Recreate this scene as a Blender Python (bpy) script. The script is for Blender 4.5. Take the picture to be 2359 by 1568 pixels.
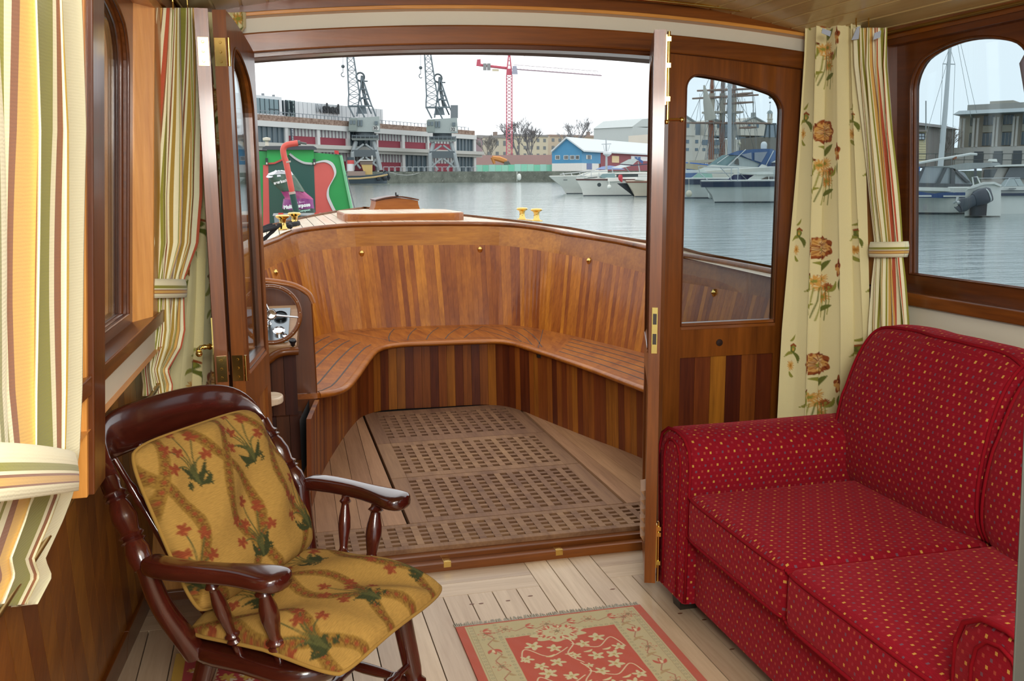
import bpy, bmesh, math, random
import numpy as np
from mathutils import Vector, Matrix
pi = math.pi; sin = math.sin; cos = math.cos
for _o in list(bpy.data.objects): bpy.data.objects.remove(_o)
SC = bpy.context.scene; COL = SC.collection
RND = random.Random(11)

# ------------------------------------------------------------------ camera
CW, CH, FPX = 2359.0, 1568.0, 2175.0
YAW, PITCH, ROLL = math.radians(14.31), math.radians(9.575), math.radians(-.345)
CAMP = np.array([0.0, 0.0, 1.42])
_f = np.array([sin(YAW)*cos(PITCH), cos(YAW)*cos(PITCH), -sin(PITCH)])
_r = np.array([cos(YAW), -sin(YAW), 0.0]); _u = np.cross(_r, _f)
_r2 = cos(ROLL)*_r + sin(ROLL)*_u; _u2 = -sin(ROLL)*_r + cos(ROLL)*_u
cam = bpy.data.objects.new('camera', bpy.data.cameras.new('camera')); COL.objects.link(cam)
cam.matrix_world = Matrix(((_r2[0], _u2[0], -_f[0], CAMP[0]), (_r2[1], _u2[1], -_f[1], CAMP[1]), (_r2[2], _u2[2], -_f[2], CAMP[2]), (0, 0, 0, 1)))
cam.data.sensor_width = 36; cam.data.lens = FPX/CW*36; cam.data.clip_start = .02; cam.data.clip_end = 3000
SC.camera = cam
def ray(px, py):
    return _r2*((px-CW/2)/FPX) - _u2*((py-CH/2)/FPX) + _f
def at(px, py, Y):      # surveying helper: the point seen at a photo pixel on the vertical plane y=Y
    d = ray(px, py); return Vector(CAMP + d*(Y/d[1]))
def atz(px, py, z):
    d = ray(px, py); return Vector(CAMP + d*((z-CAMP[2])/d[2]))
# ------------------------------------------------------------------ sky, light, exposure
SC.view_settings.view_transform = 'Standard'; SC.view_settings.look = 'None'
SC.view_settings.exposure = 0.0; SC.view_settings.gamma = 1.0; SC.view_settings.use_curve_mapping = False
W = bpy.data.worlds.new('overcast_sky'); SC.world = W; W.use_nodes = True
_n = W.node_tree.nodes; _l = W.node_tree.links; _n.clear()
_tc = _n.new('ShaderNodeTexCoord'); _sx = _n.new('ShaderNodeSeparateXYZ'); _rp = _n.new('ShaderNodeValToRGB')
_bg = _n.new('ShaderNodeBackground'); _ow = _n.new('ShaderNodeOutputWorld')
_l.new(_tc.outputs['Generated'], _sx.inputs[0]); _l.new(_sx.outputs['Z'], _rp.inputs[0])
_rp.color_ramp.elements[0].color = (.90, .965, 1, 1); _rp.color_ramp.elements[0].position = 0
_rp.color_ramp.elements[1].color = (1, 1.0, 1.0, 1); _rp.color_ramp.elements[1].position = .35
_l.new(_rp.outputs[0], _bg.inputs[0]); _bg.inputs[1].default_value = 1.62; _l.new(_bg.outputs[0], _ow.inputs[0])
def area(name, loc, target, sx, sy, power, col=(1, 1, 1)):
    L = bpy.data.lights.new(name, 'AREA'); L.shape = 'RECTANGLE'; L.size = sx; L.size_y = sy; L.energy = power; L.color = col
    o = bpy.data.objects.new(name, L); COL.objects.link(o); o.location = loc
    o.rotation_euler = (Vector(target)-Vector(loc)).to_track_quat('-Z', 'Y').to_euler(); return o
area('flash_light', (.12, -.30, 1.72), (.7, 3.0, 1.0), .5, .4, 52, (1, .97, .92))
area('cabin_ceiling_light', (.9, .55, 1.98), (.9, 1.0, 0), 1.3, 1.6, 34, (1, .96, .9))  # added fill that brightens the cabin, no lamp is fitted here

# ------------------------------------------------------------------ materials
def s2l(c):
    c /= 255.0
    return c/12.92 if c <= .04045 else ((c+.055)/1.055)**2.4
def C3(h):
    if isinstance(h, str): h = h.lstrip('#'); return tuple(s2l(int(h[i:i+2], 16)) for i in (0, 2, 4))
    return tuple(h)
_M = {}
class NT:
    def __init__(s, name):
        s.m = bpy.data.materials.new(name); s.m.use_nodes = True
        s.n = s.m.node_tree.nodes; s.l = s.m.node_tree.links; s.n.clear()
        s.out = s.n.new('ShaderNodeOutputMaterial'); s.b = s.n.new('ShaderNodeBsdfPrincipled'); s.l.new(s.b.outputs[0], s.out.inputs[0])
    def N(s, t, **k):
        x = s.n.new('ShaderNode'+t)
        for a, v in k.items(): setattr(x, a, v)
        return x
    def L(s, a, b): s.l.new(a, b)
    def math(s, op, a, b=None, c=None):
        x = s.N('Math', operation=op)
        for i, v in enumerate((a, b, c)):
            if v is None: continue
            if isinstance(v, (int, float)): x.inputs[i].default_value = v
            else: s.L(v, x.inputs[i])
        return x.outputs[0]
    def mix(s, fac, a, b, mode='MIX'):
        x = s.N('Mix', data_type='RGBA', blend_type=mode)
        for sock, v in ((x.inputs[0], fac), (x.inputs[6], a), (x.inputs[7], b)):
            if isinstance(v, (int, float)): sock.default_value = v
            elif isinstance(v, tuple): sock.default_value = (*v[:3], 1)
            else: s.L(v, sock)
        return x.outputs[2]
    def ramp(s, fac, stops, interp='LINEAR'):
        x = s.N('ValToRGB'); cr = x.color_ramp; cr.interpolation = interp
        while len(cr.elements) < len(stops): cr.elements.new(.5)
        for e, (p, c) in zip(cr.elements, stops): e.position = p; e.color = (*c[:3], 1)
        s.L(fac, x.inputs[0]); return x.outputs[0]
    def noise(s, vec, scale, detail=3, rough=.5):
        x = s.N('TexNoise'); x.inputs['Scale'].default_value = scale; x.inputs['Detail'].default_value = detail; x.inputs['Roughness'].default_value = rough
        if vec is not None: s.L(vec, x.inputs['Vector'])
        return x.outputs['Fac']
    def bump(s, h, strength, dist=.01):
        x = s.N('Bump'); x.inputs['Strength'].default_value = strength; x.inputs['Distance'].default_value = dist
        s.L(h, x.inputs['Height']); s.L(x.outputs[0], s.b.inputs['Normal'])
    def set(s, **k):
        for a, v in k.items():
            i = s.b.inputs[a.replace('_', ' ')]
            if isinstance(v, tuple): i.default_value = (*v, 1) if len(v) == 3 else v
            elif isinstance(v, (int, float)): i.default_value = v
            else: s.L(v, i)
def plain(name, col, rough=.5, metal=0, coat=0, var=.08, scale=6, spec=.5, bump=0):
    k = ('p', name)
    if k in _M: return _M[k]
    t = NT(name); c = C3(col)
    tc = t.N('TexCoord'); f = t.noise(tc.outputs['Object'], scale, 4)
    base = t.mix(f, tuple(x*(1-var) for x in c), tuple(min(1, x*(1+var)) for x in c))
    t.set(Base_Color=base, Roughness=rough, Metallic=metal, Coat_Weight=coat)
    t.b.inputs['Specular IOR Level'].default_value = spec; t.b.inputs['Coat Roughness'].default_value = .08
    if bump: t.bump(f, bump)
    _M[k] = t.m; return t.m
def wood(name, dark, light, axis='z', rough=.4, coat=.5, amp=.45, grain=9, coatr=.12, fine=.35):
    k = ('w', name, axis)
    if k in _M: return _M[k]
    t = NT(name+'_'+axis); tc = t.N('TexCoord'); at_ = t.N('Attribute', attribute_name='tone')
    mp = t.N('Mapping'); sc = [grain]*3; sc['xyz'.index(axis)] = grain*.06
    mp.inputs['Scale'].default_value = sc
    sh = t.N('VectorMath', operation='SCALE'); sh.inputs[0].default_value = (3.1, 2.3, 4.7); t.L(at_.outputs['Fac'], sh.inputs['Scale'])
    ad = t.N('VectorMath', operation='ADD'); t.L(tc.outputs['Object'], ad.inputs[0]); t.L(sh.outputs[0], ad.inputs[1])
    t.L(ad.outputs[0], mp.inputs['Vector'])
    n1 = t.noise(mp.outputs[0], 1.0, 5, .6); n2 = t.noise(mp.outputs[0], 7.0, 3, .6)
    f = t.math('ADD', t.math('MULTIPLY', n1, 1-fine), t.math('MULTIPLY', n2, fine))
    base = t.ramp(f, [(.3, C3(dark)), (.68, C3(light))])
    hv = t.N('HueSaturation'); t.L(base, hv.inputs['Color'])
    t.L(t.math('ADD', t.math('MULTIPLY', at_.outputs['Fac'], amp), 1.0), hv.inputs['Value'])
    t.L(t.math('ADD', t.math('MULTIPLY', at_.outputs['Fac'], amp*.028), .5), hv.inputs['Hue'])
    t.set(Base_Color=hv.outputs[0], Roughness=rough, Coat_Weight=coat); t.b.inputs['Coat Roughness'].default_value = coatr
    t.b.inputs['Specular IOR Level'].default_value = .35; t.bump(n2, .06, .004)
    _M[k] = t.m; return t.m
def MAH(a='z'): return wood('mahogany', '#4c2406', '#925218', a, .36, .3, .4, 10)
def MAHD(a='z'): return wood('dark_mahogany', '#381905', '#6d3810', a, .34, .35, .4, 10)
def TEAK(a='z'): return wood('varnished_teak', '#763807', '#b16a1e', a, .42, .22, .36, 12)
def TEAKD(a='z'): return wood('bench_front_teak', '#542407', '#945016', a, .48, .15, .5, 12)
def TEAKR(a='y'): return wood('weathered_teak', '#87613f', '#b58a62', a, .6, .0, .3, 12)
def GRATE(a='y'): return wood('grating_teak', '#66452f', '#94704f', a, .65, .0, .25, 12)
def DECK(a='y'): return wood('sky_sheen_teak', '#c9ad8c', '#e6d6bd', a, .35, .3, .12, 12)  # white sheen of the sky is painted into this pale teak
def PINE(a='z'): return wood('orange_pine', '#b06a1f', '#e3a250', a, .4, .3, .3, 14)
def FLOORP(a='y'): return wood('pale_pine_floor', '#ae9374', '#d2bc9d', a, .42, .25, .22, 12)
def BRASS(): return plain('polished_brass', '#dbbb6c', .17, 1, 0, .05)
def CHROME(): return plain('chrome', '#d8dadc', .1, 1, 0, .03)
def CREAM(): return plain('cream_paint', '#d6d0bb', .55, 0, 0, .04)
def glass():
    if 'g' in _M: return _M['g']
    m = bpy.data.materials.new('window_glass'); m.use_nodes = True; n = m.node_tree.nodes; l = m.node_tree.links; n.clear()
    o = n.new('ShaderNodeOutputMaterial'); tr = n.new('ShaderNodeBsdfTransparent'); gl = n.new('ShaderNodeBsdfGlossy'); mx = n.new('ShaderNodeMixShader'); lw = n.new('ShaderNodeLayerWeight')
    tr.inputs[0].default_value = (.72, .775, .80, 1); gl.inputs['Roughness'].default_value = .02; lw.inputs[0].default_value = .5
    p5 = n.new('ShaderNodeMath'); p5.operation = 'POWER'; p5.inputs[1].default_value = 5; ml = n.new('ShaderNodeMath'); ml.operation = 'MULTIPLY_ADD'; ml.inputs[1].default_value = .8; ml.inputs[2].default_value = .03
    l.new(lw.outputs['Facing'], p5.inputs[0]); l.new(p5.outputs[0], ml.inputs[0]); l.new(ml.outputs[0], mx.inputs[0])
    l.new(tr.outputs[0], mx.inputs[1]); l.new(gl.outputs[0], mx.inputs[2]); l.new(mx.outputs[0], o.inputs[0])
    _M['g'] = m; return m
STR = [('cream', 30), ('olive', 13), ('cream', 5), ('brown', 4), ('gold', 12), ('brown', 4), ('cream', 20), ('red', 17), ('cream', 17), ('olive', 20), ('cream', 4), ('brown', 4), ('cream', 5), ('ogold', 12), ('cream', 26), ('olive', 10), ('cream', 4), ('gold', 14), ('brown', 5), ('cream', 12), ('red', 12), ('brown', 5), ('cream', 8), ('olive', 14)]
SC_ = dict(cream='#e4dfba', olive='#8c8a38', brown='#8a5a3c', gold='#cfa558', ogold='#a3853a', red='#b3553a')
def stripes(name, period=.3, vert=False):
    k = ('s', name)
    if k in _M: return _M[k]
    t = NT(name); uv = t.N('UVMap'); sx = t.N('SeparateXYZ'); t.L(uv.outputs[0], sx.inputs[0])
    f = t.math('FRACT', t.math('DIVIDE', sx.outputs[1 if vert else 0], period))
    tot = float(sum(w for _, w in STR)); p = 0; st = []
    for c, w in STR: st.append((p/tot, C3(SC_[c]))); p += w
    c = t.ramp(f, st, 'CONSTANT')
    n = t.noise(uv.outputs[0], 900, 2)
    c2 = t.mix(.16, c, n, 'OVERLAY')
    t.set(Base_Color=c2, Roughness=.85, Sheen_Weight=.15); t.b.inputs['Specular IOR Level'].default_value = .2
    wv = t.N('TexWave', bands_direction='Y'); wv.inputs['Scale'].default_value = 70; wv.inputs['Distortion'].default_value = 3; t.L(uv.outputs[0], wv.inputs[0])
    t.bump(wv.outputs['Fac'], .15, .002)
    _M[k] = t.m; return t.m
def painted(name, rough=.9, scale=400, amt=.25, sheen=.2, aniso=None):
    """cloth whose woven pattern is stored as the mesh colour attribute 'Col'"""
    k = ('c', name)
    if k in _M: return _M[k]
    t = NT(name); a = t.N('Attribute', attribute_name='Col'); tc = t.N('UVMap'); mp = t.N('Mapping')
    mp.inputs['Scale'].default_value = aniso or (1, 1, 1); t.L(tc.outputs[0], mp.inputs[0])
    n = t.noise(mp.outputs[0], scale, 3)
    c = t.mix(amt, a.outputs['Color'], n, 'OVERLAY')
    t.set(Base_Color=c, Roughness=rough, Sheen_Weight=sheen); t.b.inputs['Specular IOR Level'].default_value = .15
    t.bump(n, .25, .003); _M[k] = t.m; return t.m
def sofacloth():
    if 'sofa' in _M: return _M['sofa']
    t = NT('red_dotted_chenille'); uv = t.N('UVMap'); sx = t.N('SeparateXYZ'); t.L(uv.outputs[0], sx.inputs[0])
    P = .0205
    u = t.math('DIVIDE', sx.outputs[0], P); v = t.math('DIVIDE', sx.outputs[1], P*.9)
    row = t.math('FLOOR', v); u2 = t.math('ADD', u, t.math('MULTIPLY', row, .5))
    col = t.math('FLOOR', u2)
    fu = t.math('ABSOLUTE', t.math('SUBTRACT', t.math('FRACT', u2), .5)); fv = t.math('ABSOLUTE', t.math('SUBTRACT', t.math('FRACT', v), .5))
    dot = t.math('MULTIPLY', t.math('LESS_THAN', fu, .155), t.math('LESS_THAN', fv, .2))
    par = t.math('FLOORED_MODULO', t.math('ADD', col, t.math('MULTIPLY', row, 2.0)), 4.0)
    kind = t.ramp(t.math('DIVIDE', par, 4.0), [(0, C3('#b5893f')), (.24, C3('#8a2a30')), (.49, C3('#63444f')), (.74, C3('#97402f'))], 'CONSTANT')
    mp = t.N('Mapping'); mp.inputs['Scale'].default_value = (60, 500, 1); t.L(uv.outputs[0], mp.inputs[0])
    n = t.noise(mp.outputs[0], 1, 3); n2 = t.noise(uv.outputs[0], 5, 3)
    base = t.mix(n, C3('#560711'), C3('#8d111f')); base = t.mix(t.math('MULTIPLY', n2, .35), base, C3('#971628'))
    c = t.mix(dot, base, kind)
    t.set(Base_Color=c, Roughness=.9, Sheen_Weight=.35, Sheen_Tint=C3('#d05058')); t.b.inputs['Specular IOR Level'].default_value = .1
    t.bump(n, .3, .003); _M['sofa'] = t.m; return t.m
def plainred():
    return plain('dark_red_piping', '#7c0c18', .9, 0, 0, .15, 60, .1)

# ------------------------------------------------------------------ mesh building
class MB:
    def __init__(s): s.v = []; s.f = []; s.t = []; s.m = []; s.uv = []
    def add(s, vs, fs, tone=0.0, mat=0, uvs=None):
        b = len(s.v); s.v += [tuple(p) for p in vs]
        for i, q in enumerate(fs):
            s.f.append(tuple(b+j for j in q)); s.t.append(tone); s.m.append(mat)
        s.uv += list(uvs) if uvs is not None else [(0, 0)]*len(vs)
        return s
    def box(s, x0, y0, z0, x1, y1, z1, tone=0.0, mat=0, M=None):
        vs = [Vector(p) for p in ((x0, y0, z0), (x1, y0, z0), (x1, y1, z0), (x0, y1, z0), (x0, y0, z1), (x1, y0, z1), (x1, y1, z1), (x0, y1, z1))]
        if M is not None: vs = [M @ p for p in vs]
        return s.add(vs, [(0, 3, 2, 1), (4, 5, 6, 7), (0, 1, 5, 4), (1, 2, 6, 5), (2, 3, 7, 6), (3, 0, 4, 7)], tone, mat)
    def hexa(s, lo, hi, tone=0.0, mat=0):   # 4 lower points, 4 upper points
        return s.add(list(lo)+list(hi), [(0, 3, 2, 1), (4, 5, 6, 7), (0, 1, 5, 4), (1, 2, 6, 5), (2, 3, 7, 6), (3, 0, 4, 7)], tone, mat)
    def prism(s, poly, ext, tone=0.0, mat=0):   # planar polygon swept along a vector
        n = len(poly); P = [Vector(p) for p in poly]; e = Vector(ext); Q = [p+e for p in P]
        return s.add(P+Q, [tuple(range(n-1, -1, -1)), tuple(range(n, 2*n))]+[(i, (i+1) % n, n+(i+1) % n, n+i) for i in range(n)], tone, mat)
    def loft(s, rings, caps=True, tone=0.0, mat=0, closed=True):
        n = len(rings[0]); vs = [p for r in rings for p in r]; fs = []
        for a in range(len(rings)-1):
            for i in range(n if closed else n-1):
                j = (i+1) % n; fs.append((a*n+i, a*n+j, (a+1)*n+j, (a+1)*n+i))
        if caps and closed: fs += [tuple(range(n-1, -1, -1)), tuple((len(rings)-1)*n+i for i in range(n))]
        return s.add(vs, fs, tone, mat)
    def tube(s, path, r, n=8, tone=0.0, mat=0, closed=False, flat=1.0):
        P = [Vector(p) for p in path]; m = len(P); rr = r if isinstance(r, (list, tuple)) else [r]*m
        rings = []; ref = None
        for i in range(m):
            a = P[(i-1) % m] if (closed or i > 0) else P[0]; b = P[(i+1) % m] if (closed or i < m-1) else P[-1]
            d = (b-a); d = d.normalized() if d.length > 1e-9 else Vector((0, 0, 1))
            if ref is None:
                ref = Vector((0, 0, 1)) if abs(d.z) < .9 else Vector((1, 0, 0))
            u = ref - d*ref.dot(d); u = u.normalized() if u.length > 1e-6 else d.orthogonal().normalized(); ref = u; w = d.cross(u)
            rings.append([P[i]+(u*cos(2*pi*k/n)*flat+w*sin(2*pi*k/n))*rr[i] for k in range(n)])
        if closed: rings.append(rings[0]); return s.loft(rings, False, tone, mat)
        return s.loft(rings, True, tone, mat)
    def lathe(s, prof, origin=(0, 0, 0), axis=(0, 0, 1), n=16, tone=0.0, mat=0):   # prof: (r, h) along axis
        o = Vector(origin); d = Vector(axis).normalized(); u = d.orthogonal().normalized(); w = d.cross(u)
        return s.loft([[o+d*h+(u*cos(2*pi*k/n)+w*sin(2*pi*k/n))*max(r, 1e-4) for k in range(n)] for r, h in prof], True, tone, mat)
    def ball(s, c, r, n=10, tone=0.0, mat=0, sc=(1, 1, 1)):
        rings = []
        for i in range(1, n):
            a = pi*i/n; rings.append([Vector((c[0]+r*sc[0]*sin(a)*cos(2*pi*k/(2*n)), c[1]+r*sc[1]*sin(a)*sin(2*pi*k/(2*n)), c[2]-r*sc[2]*cos(a))) for k in range(2*n)])
        return s.loft(rings, True, tone, mat)
    def grid(s, P, uvs=None, tone=0.0, mat=0, cu=False):
        nu, nv = len(P), len(P[0]); vs = [p for row in P for p in row]; fs = []
        for i in range(nu if cu else nu-1):
            for j in range(nv-1):
                k = (i+1) % nu; fs.append((i*nv+j, k*nv+j, k*nv+j+1, i*nv+j+1))
        return s.add(vs, fs, tone, mat, None if uvs is None else [q for row in uvs for q in row])
    def tform(s, M): s.v = [tuple(M @ Vector(p)) for p in s.v]; return s
    def build(s, name, mats, parent=None, smooth=None, bevel=0, sub=0, boxuv=False, uv=False, solid=0, recalc=True):
        me = bpy.data.meshes.new(name); me.from_pydata(s.v, [], s.f)
        if not isinstance(mats, (list, tuple)): mats = [mats]
        for m in mats: me.materials.append(m)
        if len(mats) > 1: me.polygons.foreach_set('material_index', s.m)
        if recalc:
            bm = bmesh.new(); bm.from_mesh(me); bmesh.ops.recalc_face_normals(bm, faces=bm.faces); bm.to_mesh(me); bm.free()
        if any(s.t):
            a = me.attributes.new('tone', 'FLOAT', 'FACE'); a.data.foreach_set('value', s.t)
        if uv or boxuv:
            l = me.uv_layers.new(name='UVMap')
            if uv:
                for lp in me.loops: l.data[lp.index].uv = s.uv[lp.vertex_index]
            else:
                for p in me.polygons:
                    nrm = p.normal; ax = max(range(3), key=lambda i: abs(nrm[i]))
                    for li in p.loop_indices:
                        c = me.vertices[me.loops[li].vertex_index].co
                        l.data[li].uv = ((c.y, c.z), (c.x, c.z), (c.y, c.x))[ax]
        if smooth is not None:
            me.shade_smooth()
            if smooth < 180: me.set_sharp_from_angle(angle=math.radians(smooth))
        o = bpy.data.objects.new(name, me); COL.objects.link(o)
        if bevel:
            b = o.modifiers.new('bevel', 'BEVEL'); b.width = bevel; b.segments = 2; b.limit_method = 'ANGLE'; b.angle_limit = math.radians(40)
        if sub:
            b = o.modifiers.new('subsurf', 'SUBSURF'); b.levels = sub; b.render_levels = sub
        if solid:
            b = o.modifiers.new('solidify', 'SOLIDIFY'); b.thickness = solid; b.offset = 0
        if parent is not None: o.parent = parent
        return o
def tag(o, label, cat, group=None, kind=None):
    o['label'] = label
    if cat: o['category'] = cat
    if group: o['group'] = group
    if kind: o['kind'] = kind
    return o
def thing(name, label, cat, loc=(0, 0, 0), group=None, rz=0):
    o = bpy.data.objects.new(name, None); COL.objects.link(o); o.location = loc; o.rotation_euler = (0, 0, rz); o.empty_display_size = .1
    return tag(o, label, cat, group)
def struct(name, label=None, cat=None, loc=(0, 0, 0)):
    o = bpy.data.objects.new(name, None); COL.objects.link(o); o.location = loc; o['kind'] = 'structure'
    if label: o['label'] = label
    return o
def asstruct(o, label=None):
    o['kind'] = 'structure'
    if label: o['label'] = label
    return o
def keepw(o, root):      # parent o (built in world coordinates) to a located root
    o.parent = root; o.matrix_parent_inverse = root_matrix(root).inverted(); return o
def root_matrix(r):
    return Matrix.Translation(r.location) @ r.rotation_euler.to_matrix().to_4x4()
def copy_tree(o, parent=None):
    c = o.copy(); COL.objects.link(c)
    if parent is not None: c.parent = parent; c.matrix_parent_inverse = o.matrix_parent_inverse
    for ch in list(o.children): copy_tree(ch, c)
    return c
def text(name, body, M, size, mat, parent=None, ext=.0, bold=0.0, sx=1.0, sp=1.0):
    cu = bpy.data.curves.new(name, 'FONT'); cu.body = body; cu.size = size; cu.extrude = ext; cu.offset = bold; cu.space_character = sp
    cu.align_x = 'CENTER'; cu.align_y = 'CENTER'
    o = bpy.data.objects.new(name, cu); COL.objects.link(o)
    bpy.context.view_layer.update()
    me = bpy.data.meshes.new_from_object(o.evaluated_get(bpy.context.evaluated_depsgraph_get()))
    bpy.data.objects.remove(o); me.materials.clear(); me.materials.append(mat)
    me.transform(M @ Matrix.Diagonal((sx, 1, 1, 1)))
    r = bpy.data.objects.new(name, me); COL.objects.link(r)
    if parent is not None: r.parent = parent
    return r
def lerp(a, b, t): return a+(b-a)*t
def catmull(pts, n=8):
    P = [Vector(p) for p in pts]; out = []
    for i in range(len(P)-1):
        a = P[max(i-1, 0)]; b = P[i]; c = P[i+1]; d = P[min(i+2, len(P)-1)]
        for k in range(n):
            t = k/n; out.append(.5*((2*b)+(c-a)*t+(2*a-5*b+4*c-d)*t*t+(-a+3*b-3*c+d)*t**3))
    out.append(P[-1]); return out
# ------------------------------------------------------------------ woven / printed patterns, drawn on a canvas in metres
class Canvas:
    def __init__(s, nu, nv, wu, wv, base):
        s.u = np.linspace(0, wu, nu)[:, None]*np.ones((1, nv)); s.v = np.linspace(0, wv, nv)[None, :]*np.ones((nu, 1))
        s.c = np.ones((nu, nv, 3))*np.array(C3(base)); s.nu, s.nv, s.wu, s.wv = nu, nv, wu, wv; s.du = wu/(nu-1); s.dv = wv/(nv-1)
    def win(s, x0, y0, x1, y1):
        i0 = max(0, int(x0/s.du)); i1 = min(s.nu, int(x1/s.du)+2); j0 = max(0, int(y0/s.dv)); j1 = min(s.nv, int(y1/s.dv)+2)
        return (slice(i0, max(i0, i1)), slice(j0, max(j0, j1)))
    def paint(s, w, mask, col, a=1.0):
        m = np.clip(mask, 0, 1)[..., None]*a; s.c[w] = s.c[w]*(1-m)+np.array(C3(col))*m
    def blob(s, x, y, r, col, petals=0, amp=.3, rot=0, sx=1, sy=1, a=1.0, ring=0):
        R_ = r*1.6*max(sx, sy); w = s.win(x-R_, y-R_, x+R_, y+R_); dx = (s.u[w]-x)/sx; dy = (s.v[w]-y)/sy
        rr = np.hypot(dx, dy); th = np.arctan2(dy, dx)+rot
        lim = r*(1+amp*np.cos(petals*th)) if petals else r
        e = max(s.du, s.dv)*.8
        m = (lim-rr)/e+.5
        if ring: m = np.minimum(m, (rr-(lim-ring))/e+.5)
        s.paint(w, m, col, a)
    def stroke(s, pts, wd, col, a=1.0, taper=False):
        pts = [tuple(p) for p in pts]
        for i in range(len(pts)-1):
            (x0, y0), (x1, y1) = pts[i], pts[i+1]; g = wd*1.5+s.du
            w = s.win(min(x0, x1)-g, min(y0, y1)-g, max(x0, x1)+g, max(y0, y1)+g)
            dx, dy = x1-x0, y1-y0; L2 = dx*dx+dy*dy+1e-12
            t = np.clip(((s.u[w]-x0)*dx+(s.v[w]-y0)*dy)/L2, 0, 1)
            d = np.hypot(s.u[w]-x0-t*dx, s.v[w]-y0-t*dy)
            k = wd*(1-.75*(i+t)/(len(pts)-1)) if taper else wd
            s.paint(w, (k-d)/(max(s.du, s.dv)*.8)+.5, col, a)
    def leaf(s, x0, y0, x1, y1, wd, col, a=1.0, bend=.15):
        n = 8; L = math.hypot(x1-x0, y1-y0); nx, ny = -(y1-y0)/L, (x1-x0)/L
        for i in range(n):
            t = (i+.5)/n; b = bend*L*sin(pi*t); x = lerp(x0, x1, t)+nx*b; y = lerp(y0, y1, t)+ny*b
            s.blob(x, y, wd*sin(pi*min(1, t*.9+.08))+s.du*.4, col, a=a)
    def rect(s, x0, y0, x1, y1, col, a=1.0):
        w = s.win(x0, y0, x1, y1); s.paint(w, ((s.u[w] >= x0) & (s.u[w] <= x1) & (s.v[w] >= y0) & (s.v[w] <= y1)).astype(float), col, a)
    def colors(s): return np.concatenate([s.c.reshape(-1, 3), np.ones((s.nu*s.nv, 1))], 1)
def set_col(o, arr):
    a = o.data.color_attributes.new('Col', 'FLOAT_COLOR', 'POINT'); a.data.foreach_set('color', np.asarray(arr, dtype=np.float32).ravel())
# ================================================================== the saloon shell
def WL(y, z):
    if z >= .96: return -.305+.037*(y-2.82)+.07*(z-1.1)
    return lerp(-.498+.076*(y-2.742), -.355+.037*(y-2.82)-.0098, z/.96)
def WR(y, z):
    if z >= .96: return 2.13-.037*(y-2.8)-.07*(z-1.1)
    return lerp(2.33-.06*(y-2.742), 2.13-.037*(y-2.8)+.0098, z/.96)
def CZ(x): return 2.062-.105*(x-.9)**2
YB = 3.28                                   # bulkhead plane
def wall_bar(mb, side, y0, y1, z0, z1, d0, d1, tone=0.0, mat=0, z0b=None, z1b=None):
    """bar on a side wall, between outward offsets d0 and d1"""
    w, sg = (WL, -1) if side == 'L' else (WR, 1)
    if z1 > .97: ww = w; w = lambda y, z: ww(y, 1.0)+(.07 if side == 'L' else -.07)*(z-1.0)
    z0b = z0 if z0b is None else z0b; z1b = z1 if z1b is None else z1b
    if z0 < .5 and y1-y0 > 1:
        for k in range(12): wall_bar(mb, side, lerp(y0, y1, k/12), lerp(y0, y1, (k+1)/12), z0, z1, d0, d1, tone, mat)
        return
    q = lambda y, z, zz, d: (w(y, zz)+sg*d, y, z)
    mb.hexa([q(y0, z0, z0, d0), q(y0, z0b, z0, d1), q(y1, z0b, z0, d1), q(y1, z0, z0, d0)],
            [q(y0, z1, z1, d0), q(y0, z1b, z1, d1), q(y1, z1b, z1, d1), q(y1, z1, z1, d0)], tone, mat)
def hole_top(u, h0, h1, za, zb, bulge, r):
    t = (u-h0)/(h1-h0); z = lerp(za, zb, t)+bulge*4*t*(1-t)
    d = min(u-h0, h1-u)
    if d < r: z -= r*(1-math.sqrt(max(0, 1-((r-d)/r)**2)))
    return z
def arch_plate(mb, P, u0, u1, v0, vt, h0, h1, hb, za, zb, bulge, r, w0, w1, n=28, rails=True):
    """flat board with an arched opening; P maps (u,v,w) to space, vt(u) is its top edge"""
    def hx(a, b, va0, va1, vb0, vb1):
        mb.hexa([P(a, va0, w0), P(b, vb0, w0), P(b, vb0, w1), P(a, va0, w1)], [P(a, va1, w0), P(b, vb1, w0), P(b, vb1, w1), P(a, va1, w1)])
    hx(u0, h0, v0, vt(u0), v0, vt(h0)); hx(h1, u1, v0, vt(h1), v0, vt(u1)); hx(h0, h1, v0, hb, v0, hb)
    us = [h0+(h1-h0)*(.5-.5*cos(pi*i/n)) for i in range(n+1)]
    for a, b in zip(us[:-1], us[1:]):
        hx(a, b, hole_top(a, h0, h1, za, zb, bulge, r), vt(a), hole_top(b, h0, h1, za, zb, bulge, r), vt(b))
    return [(h0, hb)]+[(u, hole_top(u, h0, h1, za, zb, bulge, r)) for u in us]+[(h1, hb)]
def pane_mesh(mb, P, out, w, th=.004):
    mb.prism([P(u, v, w) for u, v in out], Vector(P(0, 0, w+th))-Vector(P(0, 0, w)))

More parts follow.
